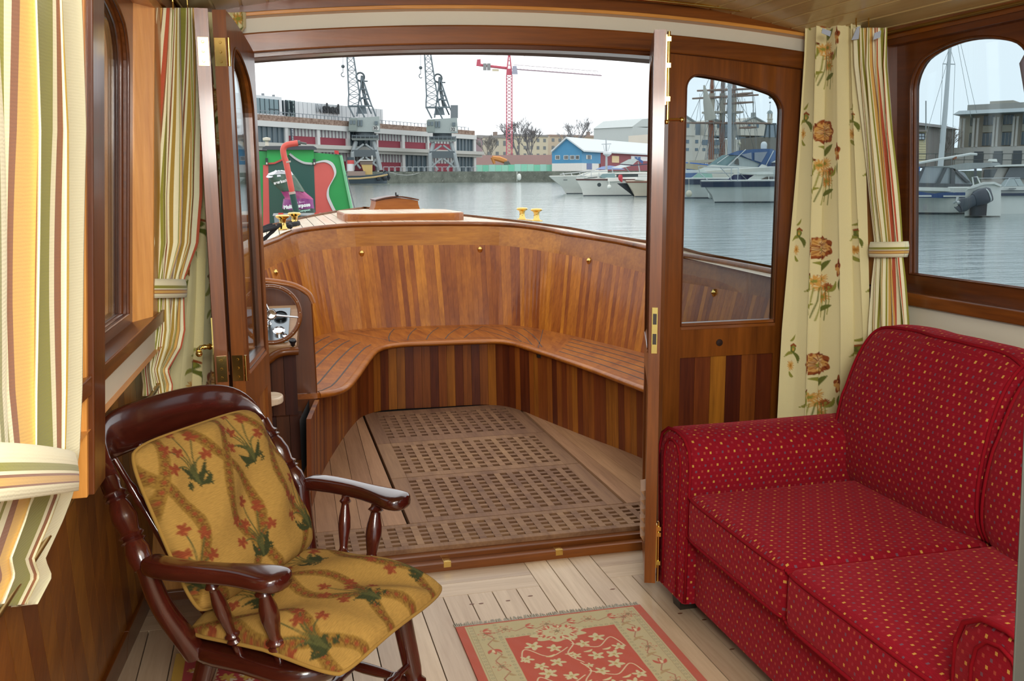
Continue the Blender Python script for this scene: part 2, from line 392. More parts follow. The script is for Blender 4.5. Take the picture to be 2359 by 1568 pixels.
# ---- floor: pale pine boards along the boat, two cross boards along the sill, wide hatch boards
mb = MB(); PW = .0872; R2 = random.Random(3)
for i in range(-13, 22):
    x0 = .524+PW*i; y1 = 3.045
    if i in (4, 5, 6):       # wide boards running right up to the sill
        y1 = 3.27
    cut = -1.65+R2.random()*1.5
    mb.box(x0+.0018, -1.68, -.012, x0+PW-.0018, cut, 0, R2.uniform(-1, 1)*.6); mb.box(x0+.0018, cut+.003, -.012, x0+PW-.0018, y1, 0, R2.uniform(-1, 1)*.6)
fl = struct('floor', 'pale pine boarded saloon floor')
m0 = MB(); m0.box(-.75, -1.7, -.05, 2.6, 3.3, -.012); m0.build('sub_floor', plain('dark_gap', '#181512', .9), fl)
mb.build('floor_boards', FLOORP('y'), fl)
mb = MB()
for x0, x1 in ((-.6, .872), (1.136, 2.4)):
    mb.box(x0, 3.047, -.012, x1, 3.148, 0, .1); mb.box(x0, 3.150, -.012, x1, 3.275, 0, -.5)
mb.build('cross_boards', FLOORP('x'), fl)
mb = MB(); R2 = random.Random(8)       # knots in the boards
for k in range(34):
    x = .52+R2.random()*.95; y = 1.9+R2.random()*1.1
    mb.prism([(x+.007*cos(a*pi/5)*(1+.5*R2.random()), y+.004*sin(a*pi/5), .0003) for a in range(10)], (0, 0, .0004))
mb.build('knots', plain('pine_knot', '#6d4128', .5), fl)['kind'] = 'stuff'

# ---- ceiling: varnished tongue and groove boards following the camber
mb = MB(); NB = 30
for i in range(NB):
    ta, tb = i/NB, (i+1)/NB; tone = RND.uniform(-.5, .5)
    def X(t, y): return lerp(WL(y, 1.93)-.06, WR(y, 1.93)+.06, t)
    g = .005
    def pt(t, y, dz, off=0): x = X(t, y)+off; return (x, y, CZ(x)+dz)
    mb.hexa([pt(ta, -1.7, 0, g), pt(tb, -1.7, 0, -g), pt(tb, 3.27, 0, -g), pt(ta, 3.27, 0, g)], [pt(ta, -1.7, .03, g), pt(tb, -1.7, .03, -g), pt(tb, 3.27, .03, -g), pt(ta, 3.27, .03, g)], tone)
ce = struct('ceiling', 'varnished tongue and groove boarded ceiling')
mb.build('ceiling_boards', wood('ceiling_boards', '#b3985f', '#d2b982', 'y', .4, .3, .12, 8), ce)
mb = MB()
mb.grid([[(X(t, y), y, CZ(X(t, y))+.004) for y in (-1.7, 3.27)] for t in np.linspace(0, 1, 31)])
mb.build('groove_beads', plain('pale_groove', '#f3e4b8', .5), ce)
mb = MB()     # outer roof so that no sky leaks in
mb.grid([[(x, y, CZ(x)+dz) for y in (-1.75, 3.62)] for x, dz in [(-.44, .03)]+[(xx, .1) for xx in np.linspace(-.36, 2.16, 15)]+[(2.24, .03)]])
mb.build('roof', plain('grey_roof', '#b8b6ac', .6), ce, solid=.03)
mb = MB()
for sd in 'LR': wall_bar(mb, sd, -1.7, 3.27, 1.885, 1.94, -.012, .12)
mb.build('cornice', MAH('y'), ce)

# ---- left wall
wl = struct('wall_left', 'left cabin side with dark panelling, cream strip and post between two windows')
mb = MB(); R2 = random.Random(5)
NPL = 78
for i in range(NPL):        # raked narrow wainscot boards
    ya = -2.4+i*.082; yb = ya+.080; sh = .62; t = R2.uniform(-1, 1)
    rg = []
    for z in np.linspace(.09, .955, 7):
        s_ = sh*(.955-z)/.865; y0, y1 = [min(max(q+s_, -1.7), 3.265) for q in (ya, yb)]
        rg.append([(WL(y0, z), y0, z), (WL(y0, z)-.02, y0, z), (WL(y1, z)-.02, y1, z), (WL(y1, z), y1, z)])
    if rg[3][0][1] < 3.26: mb.loft(rg, True, t)
mb.build('panelling', wood('wainscot_board', '#5c300c', '#99601f', 'z', .42, .25, .3, 9), wl)
mb = MB(); wall_bar(mb, 'L', -1.7, 3.27, -.01, .9599, .018, .05); mb.build('panel_backing', MAHD('y'), wl)
mb = MB(); wall_bar(mb, 'L', -1.7, 3.27, 0, .095, -.012, .015); mb.build('skirting', MAHD('y'), wl, bevel=.003)
mb = MB(); wall_bar(mb, 'L', -1.7, 3.27, .965, 1.045, .004, .03); mb.build('cream_panel', CREAM(), wl)
mb = MB(); wall_bar(mb, 'L', -1.7, 3.27, .945, .968, -.012, .02); mb.build('pine_rail', PINE('y'), wl, bevel=.003)
mb = MB()
for y0, y1 in ((-1.7, 1.845), (1.957, 3.27)): wall_bar(mb, 'L', y0, y1, 1.036, 1.072, -.014, .10, z1b=1.044)
mb.build('window_sill', MAH('y'), wl, bevel=.003)
mb = MB(); wall_bar(mb, 'L', 1.855, 1.957, .84, 1.93, -.016, .09); mb.build('post', MAHD('z'), wl, bevel=.003)
mb = MB()
wall_bar(mb, 'L', 1.84, 1.855, .84, 1.93, -.006, .12); wall_bar(mb, 'L', 1.957, 1.965, 1.07, 1.93, -.004, .10)
wall_bar(mb, 'L', 2.66, 3.27, 1.05, 1.90, -.002, .10); wall_bar(mb, 'L', 1.84, 2.67, 1.86, 1.90, -.002, .12, z0b=1.885)
wall_bar(mb, 'L', .6, 1.84, 1.86, 1.90, -.002, .12)
mb.build('pine_reveal', PINE('z'), wl, bevel=.002)
# ---- right wall
wr = struct('wall_right', 'right cabin side with dark window framing and cream strip below')
mb = MB(); wall_bar(mb, 'R', -1.7, 3.27, -.01, .9599, .0, .05); mb.build('panelling', MAHD('y'), wr)
mb = MB(); wall_bar(mb, 'R', -1.7, 3.27, .86, .995, -.004, .03); mb.build('cream_panel', CREAM(), wr)
mb = MB(); wall_bar(mb, 'R', -1.7, 3.27, .992, 1.036, -.03, .09, z1b=1.03); mb.build('window_sill', MAH('y'), wr, bevel=.004)
mb = MB(); wall_bar(mb, 'R', 2.915, 3.27, 1.03, 1.90, -.002, .09); mb.build('reveal', MAHD('z'), wr, bevel=.002)
mb = MB(); wall_bar(mb, 'R', 2.935, 3.03, 1.04, 1.89, -.012, 0); mb.build('pine_casing', PINE('z'), wr, bevel=.002)
mb = MB(); wall_bar(mb, 'R', -1.7, 2.93, 1.865, 1.93, -.004, .09); mb.build('head_board', MAHD('y'), wr, bevel=.002)
# ---- windows
def side_window(side, nm, lab, f0, f1, h0, h1, dd, hb, za, bulge, r, outer_top=1.88, bot=1.036):
    w, sg = (WL, -1) if side == 'L' else (WR, 1)
    def P(u, v, q): return (w(u, v)+sg*(dd+q), u, v)
    root = struct(nm, lab); mb = MB()
    out = arch_plate(mb, P, f0, f1, bot, lambda u: outer_top, h0, h1, hb, za, za, bulge, r, 0, .035)
    wf_ = mb.build('window_frame', MAHD('y'), root)
    mb = MB(); mb.tube([P(u, v, .0) for u, v in out], .0045, 8, closed=True); mb.tube([P(u, v, .018) for u, v in out], .007, 8, closed=True)
    bd_ = mb.build('bead', MAHD('z'), root, smooth=50); bd_.parent = wf_
    mb = MB(); pane_mesh(mb, P, out, .022); mb.build('pane', glass(), root)
side_window('L', 'window_1', 'arched side window beyond the post in the left cabin wall', 1.965, 2.66, 2.03, 2.595, .05, 1.086, 1.775, .07, .07)
side_window('L', 'window_2', 'arched side window behind the near striped curtain', 1.16, 1.84, 1.24, 1.76, .05, 1.086, 1.775, .07, .07)
side_window('R', 'window_3', 'arched side window behind the sofa in the right cabin wall', 2.24, 2.935, 2.335, 2.848, .035, 1.092, 1.785, .062, .07, bot=1.03, outer_top=1.89)
side_window('R', 'window_4', 'second arched window in the right cabin wall, outside the picture', 1.3, 2.0, 1.42, 1.93, .035, 1.092, 1.785, .062, .07, bot=1.03, outer_top=1.89)
mb = MB(); wall_bar(mb, 'R', 2.0, 2.24, 1.03, 1.9, 0, .07); mb.build('pier', MAHD('z'), wr)
mb = MB(); wall_bar(mb, 'L', -1.7, .2, 1.03, 1.9, 0, .07); wall_bar(mb, 'L', 1.0, 1.16, 1.03, 1.9, 0, .07); mb.build('pier', MAHD('z'), wl)
mb = MB(); wall_bar(mb, 'R', -1.7, .2, 1.03, 1.9, 0, .07); wall_bar(mb, 'R', 1.0, 1.3, 1.03, 1.9, 0, .07); mb.build('pier', MAHD('z'), wr)

# ---- bulkhead (front wall)
X0, X1 = -.10, 1.957            # door opening
def HZ(x, z): return z-.055*(x-.94)**2       # camber
wf = struct('wall_front', 'front bulkhead with cambered beam, cream band and door frame')
def camber_bar(mb, x0, x1, z0, z1, y0, y1, n=24, tone=0):
    xs = np.linspace(x0, x1, n+1)
    lo = [[(x, y0, HZ(x, z0)), (x, y1, HZ(x, z0)), (x, y1, HZ(x, z1)), (x, y0, HZ(x, z1))] for x in xs]
    mb.loft(lo, True, tone)
mb = MB(); camber_bar(mb, -.42, 2.3, 2.0, 2.10, YB-.06, YB+.02); mb.build('beam', MAH('x'), wf, bevel=.004)
mb = MB(); camber_bar(mb, -.42, 2.3, 1.991, 2.003, YB-.064, YB+.0); mb.build('pine_edge', PINE('x'), wf, bevel=.002)
mb = MB(); camber_bar(mb, -.42, 2.3, 1.935, 1.995, YB-.012, YB+.03); mb.build('cream_band', CREAM(), wf)
mb = MB(); camber_bar(mb, X0-.08, X1+.08, 1.882, 1.945, YB-.03, YB+.05); mb.build('door_head', MAH('x'), wf, bevel=.005)
mb = MB(); camber_bar(mb, X0-.05, X1+.05, 1.868, 1.884, YB-.012, YB+.07); mb.build('door_stop', MAHD('x'), wf, bevel=.002)
mb = MB(); camber_bar(mb, X0-.3, X1+.3, 1.893, 1.93, YB+.06, YB+.34); mb.build('roof_overhang', plain('dark_overhang', '#3a3432', .6), wf)
mb = MB(); camber_bar(mb, X0-.1, X1+.1, 1.879, 1.897, YB+.07, YB+.12); mb.build('outer_white_edge', plain('white_trim', '#c9ccc9', .5), wf)
for xa, xb, nm in ((X0-.055, X0, 'door_post'), (X1, X1+.05, 'door_post')):
    mb = MB(); mb.box(xa, YB-.03, 0, xb, YB+.05, 1.885); mb.build(nm, MAHD('z'), wf, bevel=.003)
for xa, xb in ((-.62, X0-.05), (X1+.045, 2.45)):
    mb = MB(); mb.box(xa, YB, -.02, xb, YB+.05, 1.97); mb.build('side_panel', PINE('z'), wf)
# sill
mb = MB(); mb.box(-.5, 3.262, -.03, 2.35, 3.305, .033); mb.box(-.5, 3.30, -.03, 2.35, 3.345, .052)
si = mb.build('sill', MAH('x'), wf, bevel=.004)
for px, py in ((1286, 1264), (1028, 1289)):
    p = atz(px, py, .034); mb = MB(); mb.box(p.x-.014, 3.2605, .014, p.x+.014, 3.297, .0365); mb.box(p.x-.008, 3.27, .036, p.x+.008, 3.284, .0372)
    mb.build('strike_plate', BRASS(), wf, bevel=.001)

# ---- doors
def leaf(nm, lab, hinge, ang, width, z0, ztop, za, zb, bulge, side='', thick=.036, flip=1):
    """one door leaf; local u along the leaf from its hinge, w across its thickness"""
    root = struct(nm, lab, loc=(hinge[0], hinge[1], 0)); root.rotation_euler = (0, 0, math.radians(ang))
    P = lambda u, v, w: (u, w*flip, v)
    zt = lambda u: lerp(ztop[0], ztop[1], u/width)+ztop[2]*4*(u/width)*(1-u/width)
    mb = MB(); sw = .068; hb = .873
    out = arch_plate(mb, P, 0, width, .752, zt, sw, width-sw, hb, za, zb, bulge, .052 if side else .075, 0, thick)
    mb.box(0, 0, z0, sw, thick*flip, .752); mb.box(width-sw, 0, z0, width, thick*flip, .752); mb.box(sw, 0, z0, width-sw, thick*flip, z0+.11)
    fr = mb.build('frame', MAH('z'), root)
    mb = MB(); n = 6; R3 = random.Random(hash(nm) % 97+2)
    for i in range(n):
        a = sw+(width-2*sw)*i/n; b = sw+(width-2*sw)*(i+1)/n
        mb.box(a+.0006, .009*flip, z0+.11, b-.0006, (thick-.009)*flip, .752, (-.9, -.5, 1.3, -1.2, .1, -1.0)[i] if side else R3.uniform(-1, 1))
    mb.build('plank_panel', TEAKD('z'), root)
    mb = MB()
    for w in (0.001, thick-.001): mb.tube([P(u, v, w) for u, v in out], .0042, 6, closed=True)
    mb.build('bead', MAHD('z'), root, smooth=50)
    mb = MB(); pane_mesh(mb, P, out, thick*.5-.002); mb.build('pane', glass(), root)
    mb = MB(); mb.hexa([(sw, -.004*flip, hb-.012), (width-sw, -.004*flip, hb-.012), (width-sw, (thick+.004)*flip, hb-.012), (sw, (thick+.004)*flip, hb-.012)],
                       [(sw, .004*flip, hb+.012), (width-sw, .004*flip, hb+.012), (width-sw, (thick-.004)*flip, hb+.012), (sw, (thick-.004)*flip, hb+.012)])
    mb.build('pane_sill', MAH('x'), root)
    return root, P
# closed right-hand leaf
d4, P4 = leaf('door_4', 'closed glazed door leaf at the right, beside the floral curtain', (1.424, YB-.016), 0, .53, .062, (1.868, 1.822, .003), 1.800, 1.722, .014, 'R')
mb = MB(); mb.lathe([(.0135, 0), (.0135, .004), (.0, .005)], (.229, -.001, .805), (0, -1, 0), 10); mb.build('plug', plain('dark_bung', '#2a1408', .5), d4)
mb = MB(); mb.lathe([(.0, .03), (.012, .028), (.013, .02), (.006, .014), (.006, .003), (.014, 0)], (.03, -.002, .17), (0, -1, 0), 12); mb.build('door_knob', BRASS(), d4, smooth=40)
# folded right-hand leaf, seen edge-on
dx, dy = 1.165-1.345, 2.79-3.262
d3, P3 = leaf('door_3', 'right-hand door leaf folded open and seen edge-on', (1.345, 3.262), math.degrees(math.atan2(dy, dx)), math.hypot(dx, dy), .088, (1.866, 1.872, .004), 1.76, 1.80, .03)
wd = math.hypot(dx, dy)
mb = MB()
mb.box(wd-.002, .008, .87, wd+.0025, .028, 1.02)
mb.build('lock_plate', BRASS(), d3, bevel=.001)
mb = MB(); mb.box(wd+.002, .012, .90, wd+.0032, .024, .935); mb.box(wd+.002, .012, .965, wd+.0032, .024, 1.0); mb.build('lock_slot', plain('slot_dark', '#2b2214', .5), d3)
mb = MB()
for z0, z1 in ((1.60, 1.868), (.09, .30)):
    mb.tube([(wd-.015, .045, z0), (wd-.015, .045, z1)], .0055, 10); mb.box(wd-.026, .036, z0+.05, wd-.004, .040, z1-.01)
    for zz in (z0+.06, z0+.16, z1-.03): mb.box(wd-.025, .038, zz, wd-.005, .052, zz+.014)
mb.tube([(wd-.015, .045, 1.605), (wd-.022, .085, 1.605)], .005, 8); mb.ball((wd-.023, .09, 1.605), .009, 6)
mb.ball((wd-.013, .043, 1.598), .008, 6)
mb.build('door_bolt', BRASS(), d3, smooth=40)
mb = MB()
for k in range(6): mb.hexa([(wd-.2, -.002, .205+k*.032), (wd-.075, -.002, .205+k*.032), (wd-.075, .004, .2+k*.032), (wd-.2, .004, .2+k*.032)],
                           [(wd-.2, -.014, .222+k*.032), (wd-.075, -.014, .222+k*.032), (wd-.075, .004, .226+k*.032), (wd-.2, .004, .226+k*.032)])
mb.build('louvre', TEAKR('x'), d3)
# left folded pair
dx, dy = -.018+.085, 3.262-2.79; wd = math.hypot(dx, dy)
d2, P2 = leaf('door_2', 'left inner door leaf folded back, its glazed side facing the cockpit', (-.087, 2.79), math.degrees(math.atan2(dy, dx)), wd, .088, (1.884, 1.833, .008), 1.80, 1.70, .035)
dx, dy = -.15+.131, 3.262-2.79; wd1 = math.hypot(dx, dy)
d1, P1 = leaf('door_1', 'left outer door leaf folded alongside, with brass lever handle', (-.133, 2.79), math.degrees(math.atan2(dy, dx)), wd1, .088, (1.886, 1.84, .006), 1.74, 1.72, .03)
for z0 in (1.735, .855):       # butt hinges joining the two folded leaves, across their near edges
    mb = MB(); mb.box(-.004, .004, z0, .0015, .034, z0+.075)
    mb.lathe([(.005, 0), (.005, .075)], (-.004, -.004, z0), (0, 0, 1), 10)
    for zz in (z0+.012, z0+.038, z0+.063): mb.lathe([(.004, 0), (.003, .002)], (-.004, .018, zz), (-1, 0, 0), 8)
    mb.build('hinge', BRASS(), d2, smooth=40)
    mb = MB(); mb.box(-.0045, .003, z0, .0015, .031, z0+.075)
    for zz in (z0+.012, z0+.038, z0+.063): mb.lathe([(.004, 0), (.003, .002)], (-.0045, .018, zz), (-1, 0, 0), 8)
    mb.build('hinge', BRASS(), d1, smooth=40)
mb = MB(); mb.box(.012, .036, .80, .04, .040, 1.04); mb.tube([(.025, .04, .955), (.025, .075, .955)], [.007, .006], 10); mb.lathe([(.006, 0), (.010, .008), (.006, .016), (.008, .022), (.005, .03)], (.025, .04, .955), (0, 1, 0), 10)
mb.tube([(.025, .072, .955), (.0, .078, .952), (-.03, .076, .947)], [.006, .007, .009], 10); mb.ball((-.033, .076, .946), .0095, 6)
mb.build('lever_handle', BRASS(), d1, smooth=40)
# ================================================================== the cockpit
ZF = .07
def resample(pts, n):
    P = [Vector(p) for p in pts]; L = [0]
    for a, b in zip(P[:-1], P[1:]): L.append(L[-1]+(b-a).length)
    out = []; j = 0
    for i in range(n):
        s = L[-1]*i/(n-1)
        while j < len(P)-2 and L[j+1] < s: j += 1
        out.append(P[j].lerp(P[j+1], (s-L[j])/max(1e-9, L[j+1]-L[j])))
    return out
def cur(pts, n=120): return resample(catmull([(*p, 0) if len(p) == 2 else p for p in pts], 10), n)
BASE = [(.12, 3.9), (.165, 4.206), (.21, 4.467), (.33, 4.958), (.44, 5.33), (.52, 5.47), (.65, 5.54), (.919, 5.53), (1.187, 5.52), (1.33, 5.45), (1.41, 5.30), (1.473, 5.07), (1.592, 4.651), (1.717, 4.238), (1.93, 3.345)]
EDGE = [(.19, 4.262), (.27, 4.30), (.33, 4.40), (.40, 4.659), (.50, 5.08), (.57, 5.33), (.645, 5.45), (.75, 5.493), (.92, 5.485), (1.24, 5.455), (1.35, 5.37), (1.42, 5.12), (1.546, 4.525), (1.627, 4.013), (1.745, 3.345)]
BACK = [(-.14, 4.27), (-.06, 4.75), (.05, 5.25), (.19, 5.72), (.30, 5.97), (.544, 6.11), (.80, 6.125), (1.028, 6.114), (1.40, 6.06), (1.58, 5.93), (1.69, 5.72), (1.86, 5.209), (1.98, 4.75), (2.05, 4.25), (2.09, 3.345)]
def zbt(y): return np.interp(y, [3.3, 3.7, 4.7, 5.2, 5.5, 5.93, 6.2, 6.4], [.885, .888, .878, .918, .943, .965, 1.0, 1.018])
def zct(y): return np.interp(y, [3.3, 3.7, 4.8, 5.3, 5.8, 6.1, 6.3, 7.5], [.992, .998, 1.02, 1.062, 1.088, 1.125, 1.146, 1.15])
NB_ = 121
back = cur(BACK, NB_)
def outset(P, d):
    o = []
    for i, p in enumerate(P):
        t = P[min(i+1, len(P)-1)]-P[max(i-1, 0)]; n = Vector((-t.y, t.x, 0)).normalized(); o.append(p+n*d)
    return o
btop = [Vector((p.x, p.y, zbt(p.y))) for p in outset(back, .13)]
ctop = [Vector((p.x, p.y, zct(p.y))) for p in outset(back, .155)]
# floor of the cockpit: fore-and-aft boards and a bilge coloured dark as shade under the gratings
cf = struct('cockpit_floor', 'weathered boards of the cockpit floor around the gratings')
mb = MB(); R3 = random.Random(4)
for sgn in (-1, 1):
    for k in range(9):
        a0, a1 = (.472+k*.088, .472+(k+1)*.088)
        if k == 0: a0 = .468
        mb.hexa([(.948+sgn*a0, 3.6, ZF-.02), (.948+sgn*a1, 3.6, ZF-.02), (.948+sgn*(a1-.0015)-sgn*.05, 5.6, ZF-.02), (.948+sgn*a0-sgn*(.05 if k else 0), 5.6, ZF-.02)],
                [(.948+sgn*(a0+.0015), 3.6, ZF), (.948+sgn*a1, 3.6, ZF), (.948+sgn*(a1-.0015)-sgn*.05, 5.6, ZF), (.948+sgn*(a0+.0015)-sgn*(.05 if k else 0), 5.6, ZF)], R3.uniform(-1, 1)*.7)
mb.build('side_boards', TEAKR('y'), cf)
mb = MB(); lb = outset(cur(BASE, 60), .035); mb.loft([[(p.x, p.y, -.05), (p.x, p.y, .45)] for p in lb], False, closed=False); mb.box(-.3, 3.3, -.09, 2.3, 6.4, -.03); mb.box(-.3, 3.30, -.06, 2.3, 3.31, .03)  # upright sheet added behind the bench front to stop light leaks
mb.build('bilge', plain('dark_bilge', '#1b1512', .8), cf)  # near-black colour stands in for the shade inside the grating holes
# gratings
def grating(lab, x0, x1, y0, y1, nx, ny, bx, by, t):
    g = thing('floor_grating', lab, 'grating', ((x0+x1)/2, (y0+y1)/2, ZF), 'teak gratings in the cockpit floor')
    cx, cy = (x0+x1)/2, (y0+y1)/2; mb = MB(); R4 = random.Random(int(y0*100)); e = .0015
    hx0, hx1, hy0, hy1 = x0+bx-cx, x1-bx-cx, y0+by-cy, y1-by-cy; h = -.03
    mb.box(x0-cx+e, y0-cy+e, h, hx0, y1-cy-e, 0, t); mb.box(hx1, y0-cy+e, h, x1-cx-e, y1-cy-e, 0, t*.6)
    mb.box(hx0, y0-cy+e, h, hx1, hy0, 0, t-.2); mb.box(hx0, hy1, h, hx1, y1-cy-e, 0, t-.1)
    mb.build('border', GRATE('y'), g, bevel=.002)
    mb = MB(); px = (hx1-hx0)/(nx-.45); py = (hy1-hy0)/(ny-.45)
    for i in range(nx-1): mb.box(hx0+px*i+px*.55, hy0, h, hx0+px*(i+1), hy1, 0, R4.uniform(-1, 1)*.4+t)
    for j in range(ny-1): mb.box(hx0, hy0+py*j+py*.55, h, hx1, hy0+py*(j+1), -.0015, R4.uniform(-1, 1)*.5+t)
    mb.build('lattice', GRATE('x'), g); return g
grating('wide front teak grating just behind the door sill', -.02, 1.93, 3.335, 3.60, 31, 5, .05, .035, .35)
grating('teak grating second from the door sill, ten rows of holes', .49, 1.406, 3.602, 4.20, 13, 10, .075, .05, -.2)
grating('reddish teak grating third from the door sill, eight rows of holes', .49, 1.406, 4.203, 4.80, 13, 8, .075, .06, .3)
g4 = grating('darkest teak grating farthest from the door, against the bench front', .49, 1.406, 4.803, 5.5, 13, 8, .075, .10, -.6)
# bench
bench = thing('cockpit_bench', 'U-shaped slatted teak bench around the cockpit', 'bench', (.945, 5.5, ZF))
def rel(mb, root=None):
    r = root or bench; mb.v = [(x-r.location.x, y-r.location.y, z-r.location.z) for x, y, z in mb.v]; return mb
mb = MB(); b = cur(BASE, 93); R4 = random.Random(9)
for i in range(92):
    p, q = b[i], b[i+1]; e = outset([p, q], .02); fx = lambda v: Vector((v.x, v.y, 0)); g = (q-p)*.012
    lo = [p+g, q-g, e[1], e[0]]
    def lean(v): return Vector((v.x+(v.x-.945)*-.015, v.y, .452))
    mb.hexa([Vector((v.x, v.y, ZF)) for v in lo], [lean(v) for v in lo], R4.uniform(-1, 1))
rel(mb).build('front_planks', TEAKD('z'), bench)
mb = MB()
for k in (31, 56):
    p = b[k]; mb = MB(); mb.box(p.x-.015, p.y-.035, .428, p.x+.015, p.y-.008, .452); rel(mb).build('hinge', plain('dark_bronze', '#2a2118', .5, .5), bench)
ed = cur(EDGE, NB_); bk = cur(BACK, NB_)
# pair each seat edge point with a back point by proportional arc length on three runs
def seat_pt(s, t):     # s along 0..1, t 0 edge .. 1 back
    i = s*(NB_-1); a = int(min(i, NB_-2)); f = i-a
    return ed[a].lerp(ed[a+1], f).lerp(bk[a].lerp(bk[a+1], f), t)
mb = MB(); ns = 120
for j in range(ns):
    t0 = [seat_pt(j/ns, t) for t in (0.04, .5, 1.0)]; t1 = [seat_pt((j+1)/ns, t) for t in (0.04, .5, 1.0)]
    tone = -.2+.5*sin(j*.9)*.3+ (.15 if j > 74 else 0)
    for k in range(2):
        mb.hexa([Vector((v.x, v.y, .455)) for v in (t0[k], t1[k], t1[k+1], t0[k+1])], [Vector((v.x, v.y, .480)) for v in (t0[k], t1[k], t1[k+1], t0[k+1])], tone)
rel(mb).build('seat_boards', TEAK('y'), bench)
mb = MB()
rg = []
for i in range(NB_):
    p = ed[i]; t = ed[min(i+1, NB_-1)]-ed[max(i-1, 0)]; n = Vector((-t.y, t.x, 0)).normalized()
    rg.append([Vector((p.x, p.y, .468))+n*(.022*cos(a)+.016)+Vector((0, 0, .0155*sin(a))) for a in [2*pi*k/12 for k in range(12)]])
mb.loft(rg); rel(mb).build('nosing', TEAK('x'), bench, smooth=60)
mb = MB()
def seam(s0, t0, s1, t1, w=.0042, n=14):
    P = [seat_pt(lerp(s0, s1, k/n), lerp(t0, t1, k/n)) for k in range(n+1)]
    for a, c in zip(P[:-1], P[1:]):
        d = (c-a); nn = Vector((-d.y, d.x, 0)).normalized()*w
        mb.add([Vector((*v.xy, .4806)) for v in (a-nn, c-nn, c+nn, a+nn)], [(0, 1, 2, 3)])
for t in (.17, .34, .51, .68, .85): seam(.0, t, .30, t)
for t in (.2, .36, .52, .68, .84): seam(.63, t, 1, t)
seam(.34, .02, .33, .98, .002); seam(.58, .02, .575, .98, .002)
for k in range(9):
    s = .335+k*.026
    if k < 5: seam(s, .16, s+.05, .86, .003, 3)
    else: seam(s, .86, s+.045, .16, .0025, 3)
seam(.345, .15, .57, .15, .002); seam(.345, .87, .57, .87, .002)
rel(mb).build('caulking', plain('bench_caulk', '#433d38', .7), bench)['kind'] = 'stuff'
# back rest planking, coaming board
bkr = struct('bench_back_panelling', 'vertical teak planking forming the backrest of the cockpit bench', loc=(.945, 6.1, .48))
mb = MB(); R4 = random.Random(21); nP = 180
B0 = resample(back, nP+1); B1 = resample(btop, nP+1)
for i in range(nP):
    p, q, u, v = B0[i], B0[i+1], B1[i], B1[i+1]; e0 = outset([p, q], .02); g = (q-p)*.008; g2 = (v-u)*.008
    up = Vector((0, 0, .478))
    o = outset([Vector((u.x, u.y, 0)), Vector((v.x, v.y, 0))], .02)
    t = R4.choice((-1, -.7, -.5, -.2, 0, .1, .3, .5, .8))
    mb.hexa([p+g+up, q-g+up, e0[1]+up, e0[0]+up], [u+g2, v-g2, Vector((o[1].x, o[1].y, v.z)), Vector((o[0].x, o[0].y, u.z))], t)
rel(mb, bkr).build('planks', TEAK('z'), bkr)
for px, py, dep in ((838, 580, .012), (1104, 573, .012), (1356, 600, .012), (1559, 652, 0), (1649, 674, 0), (632, 626, 0)):
    best = None
    for i in range(nP+1):
        for f in np.linspace(.5, 1.0, 41):
            w = Vector((B0[i].x, B0[i].y, .478)).lerp(B1[i], float(f)); c = np.array(w)-CAMP; dd = c @ _f
            u, v = CW/2+FPX*(c @ _r2)/dd, CH/2-FPX*(c @ _u2)/dd; er = (u-px)**2+(v-py)**2
            if best is None or er < best[0]: best = (er, w, i)
    w, i = best[1], best[2]; t = B0[min(i+1, nP)]-B0[max(i-1, 0)]; nrm = Vector((t.y, -t.x, .25)).normalized()
    mb = MB(); mb.lathe([(.0, .018), (.009, .016), (.012, .008), (.018, .004), (.019, 0), (.015, -.02)], w, nrm, 16)
    rel(mb, bkr).build('brass_stud', BRASS(), bkr, smooth=40)
coam = struct('cockpit_coaming', 'varnished coaming board and rail around the cockpit')
mb = MB(); outb = outset([Vector((p.x, p.y, 0)) for p in btop], .03)
segs = [(0, 26, .1), (26, 41, -.2), (41, 69, .25), (69, 87, -.35), (87, 121, -.75)]
for a, c, t in segs:
    rg = []
    for i in range(a, min(c+1, NB_)):
        u, v = btop[i], ctop[i]
        o1 = outb[i]; rg.append([Vector((u.x, u.y, u.z)), Vector((v.x, v.y, v.z-.014)), Vector((o1.x*.5+v.x*.5, o1.y*.5+v.y*.5+.02, v.z-.014)), Vector((o1.x, o1.y, u.z))])
    mb.loft(rg, True, t)
mb.build('coaming_board', wood('coaming_teak', '#7a400d', '#b87728', 'x', .36, .3, .35, 9), coam)
mb = MB(); rg = []
for i in range(NB_):
    p = ctop[i]; t = ctop[min(i+1, NB_-1)]-ctop[max(i-1, 0)]; n = Vector((-t.y, t.x, 0)).normalized()
    rg.append([Vector((p.x, p.y, p.z))+n*(.032*cos(a)*(1 if cos(a) > 0 else .5)+.006)+Vector((0, 0, .016*sin(a))) for a in [2*pi*k/10 for k in range(10)]])
mb.loft(rg); mb.build('rail_cap', MAH('x'), coam, smooth=60)
# fore deck
def hb(y): return np.interp(y, [3.2, 4, 5, 6, 6.6, 7.2, 8, 8.8, 9.4, 9.7], [1.36, 1.40, 1.36, 1.24, 1.12, .96, .70, .40, .15, .01])
def zdk(x, y): return np.interp(y, [3.3, 4.8, 5.4, 6.3, 7, 9.7], [.99, 1.02, 1.062, 1.136, 1.142, 1.155])-.045*min(1.5, abs(x-.945))**2*np.interp(y, [5.2, 6.2], [.1, 1.0])
dk = struct('foredeck', 'teak fore deck beyond the coaming, coloured pale for its sky sheen')
mb = MB()
ys = list(np.linspace(6.10, 9.7, 30))
cx_ = [p.x for p in ctop]; cy_ = [p.y for p in ctop]
def cy_at(x):        # inner coaming line y for a given x (fore part)
    ii = [i for i in range(20, 100)]; return float(np.interp(x, [ctop[i].x for i in ii], [ctop[i].y for i in ii]))
nst = 34; R5 = random.Random(2)
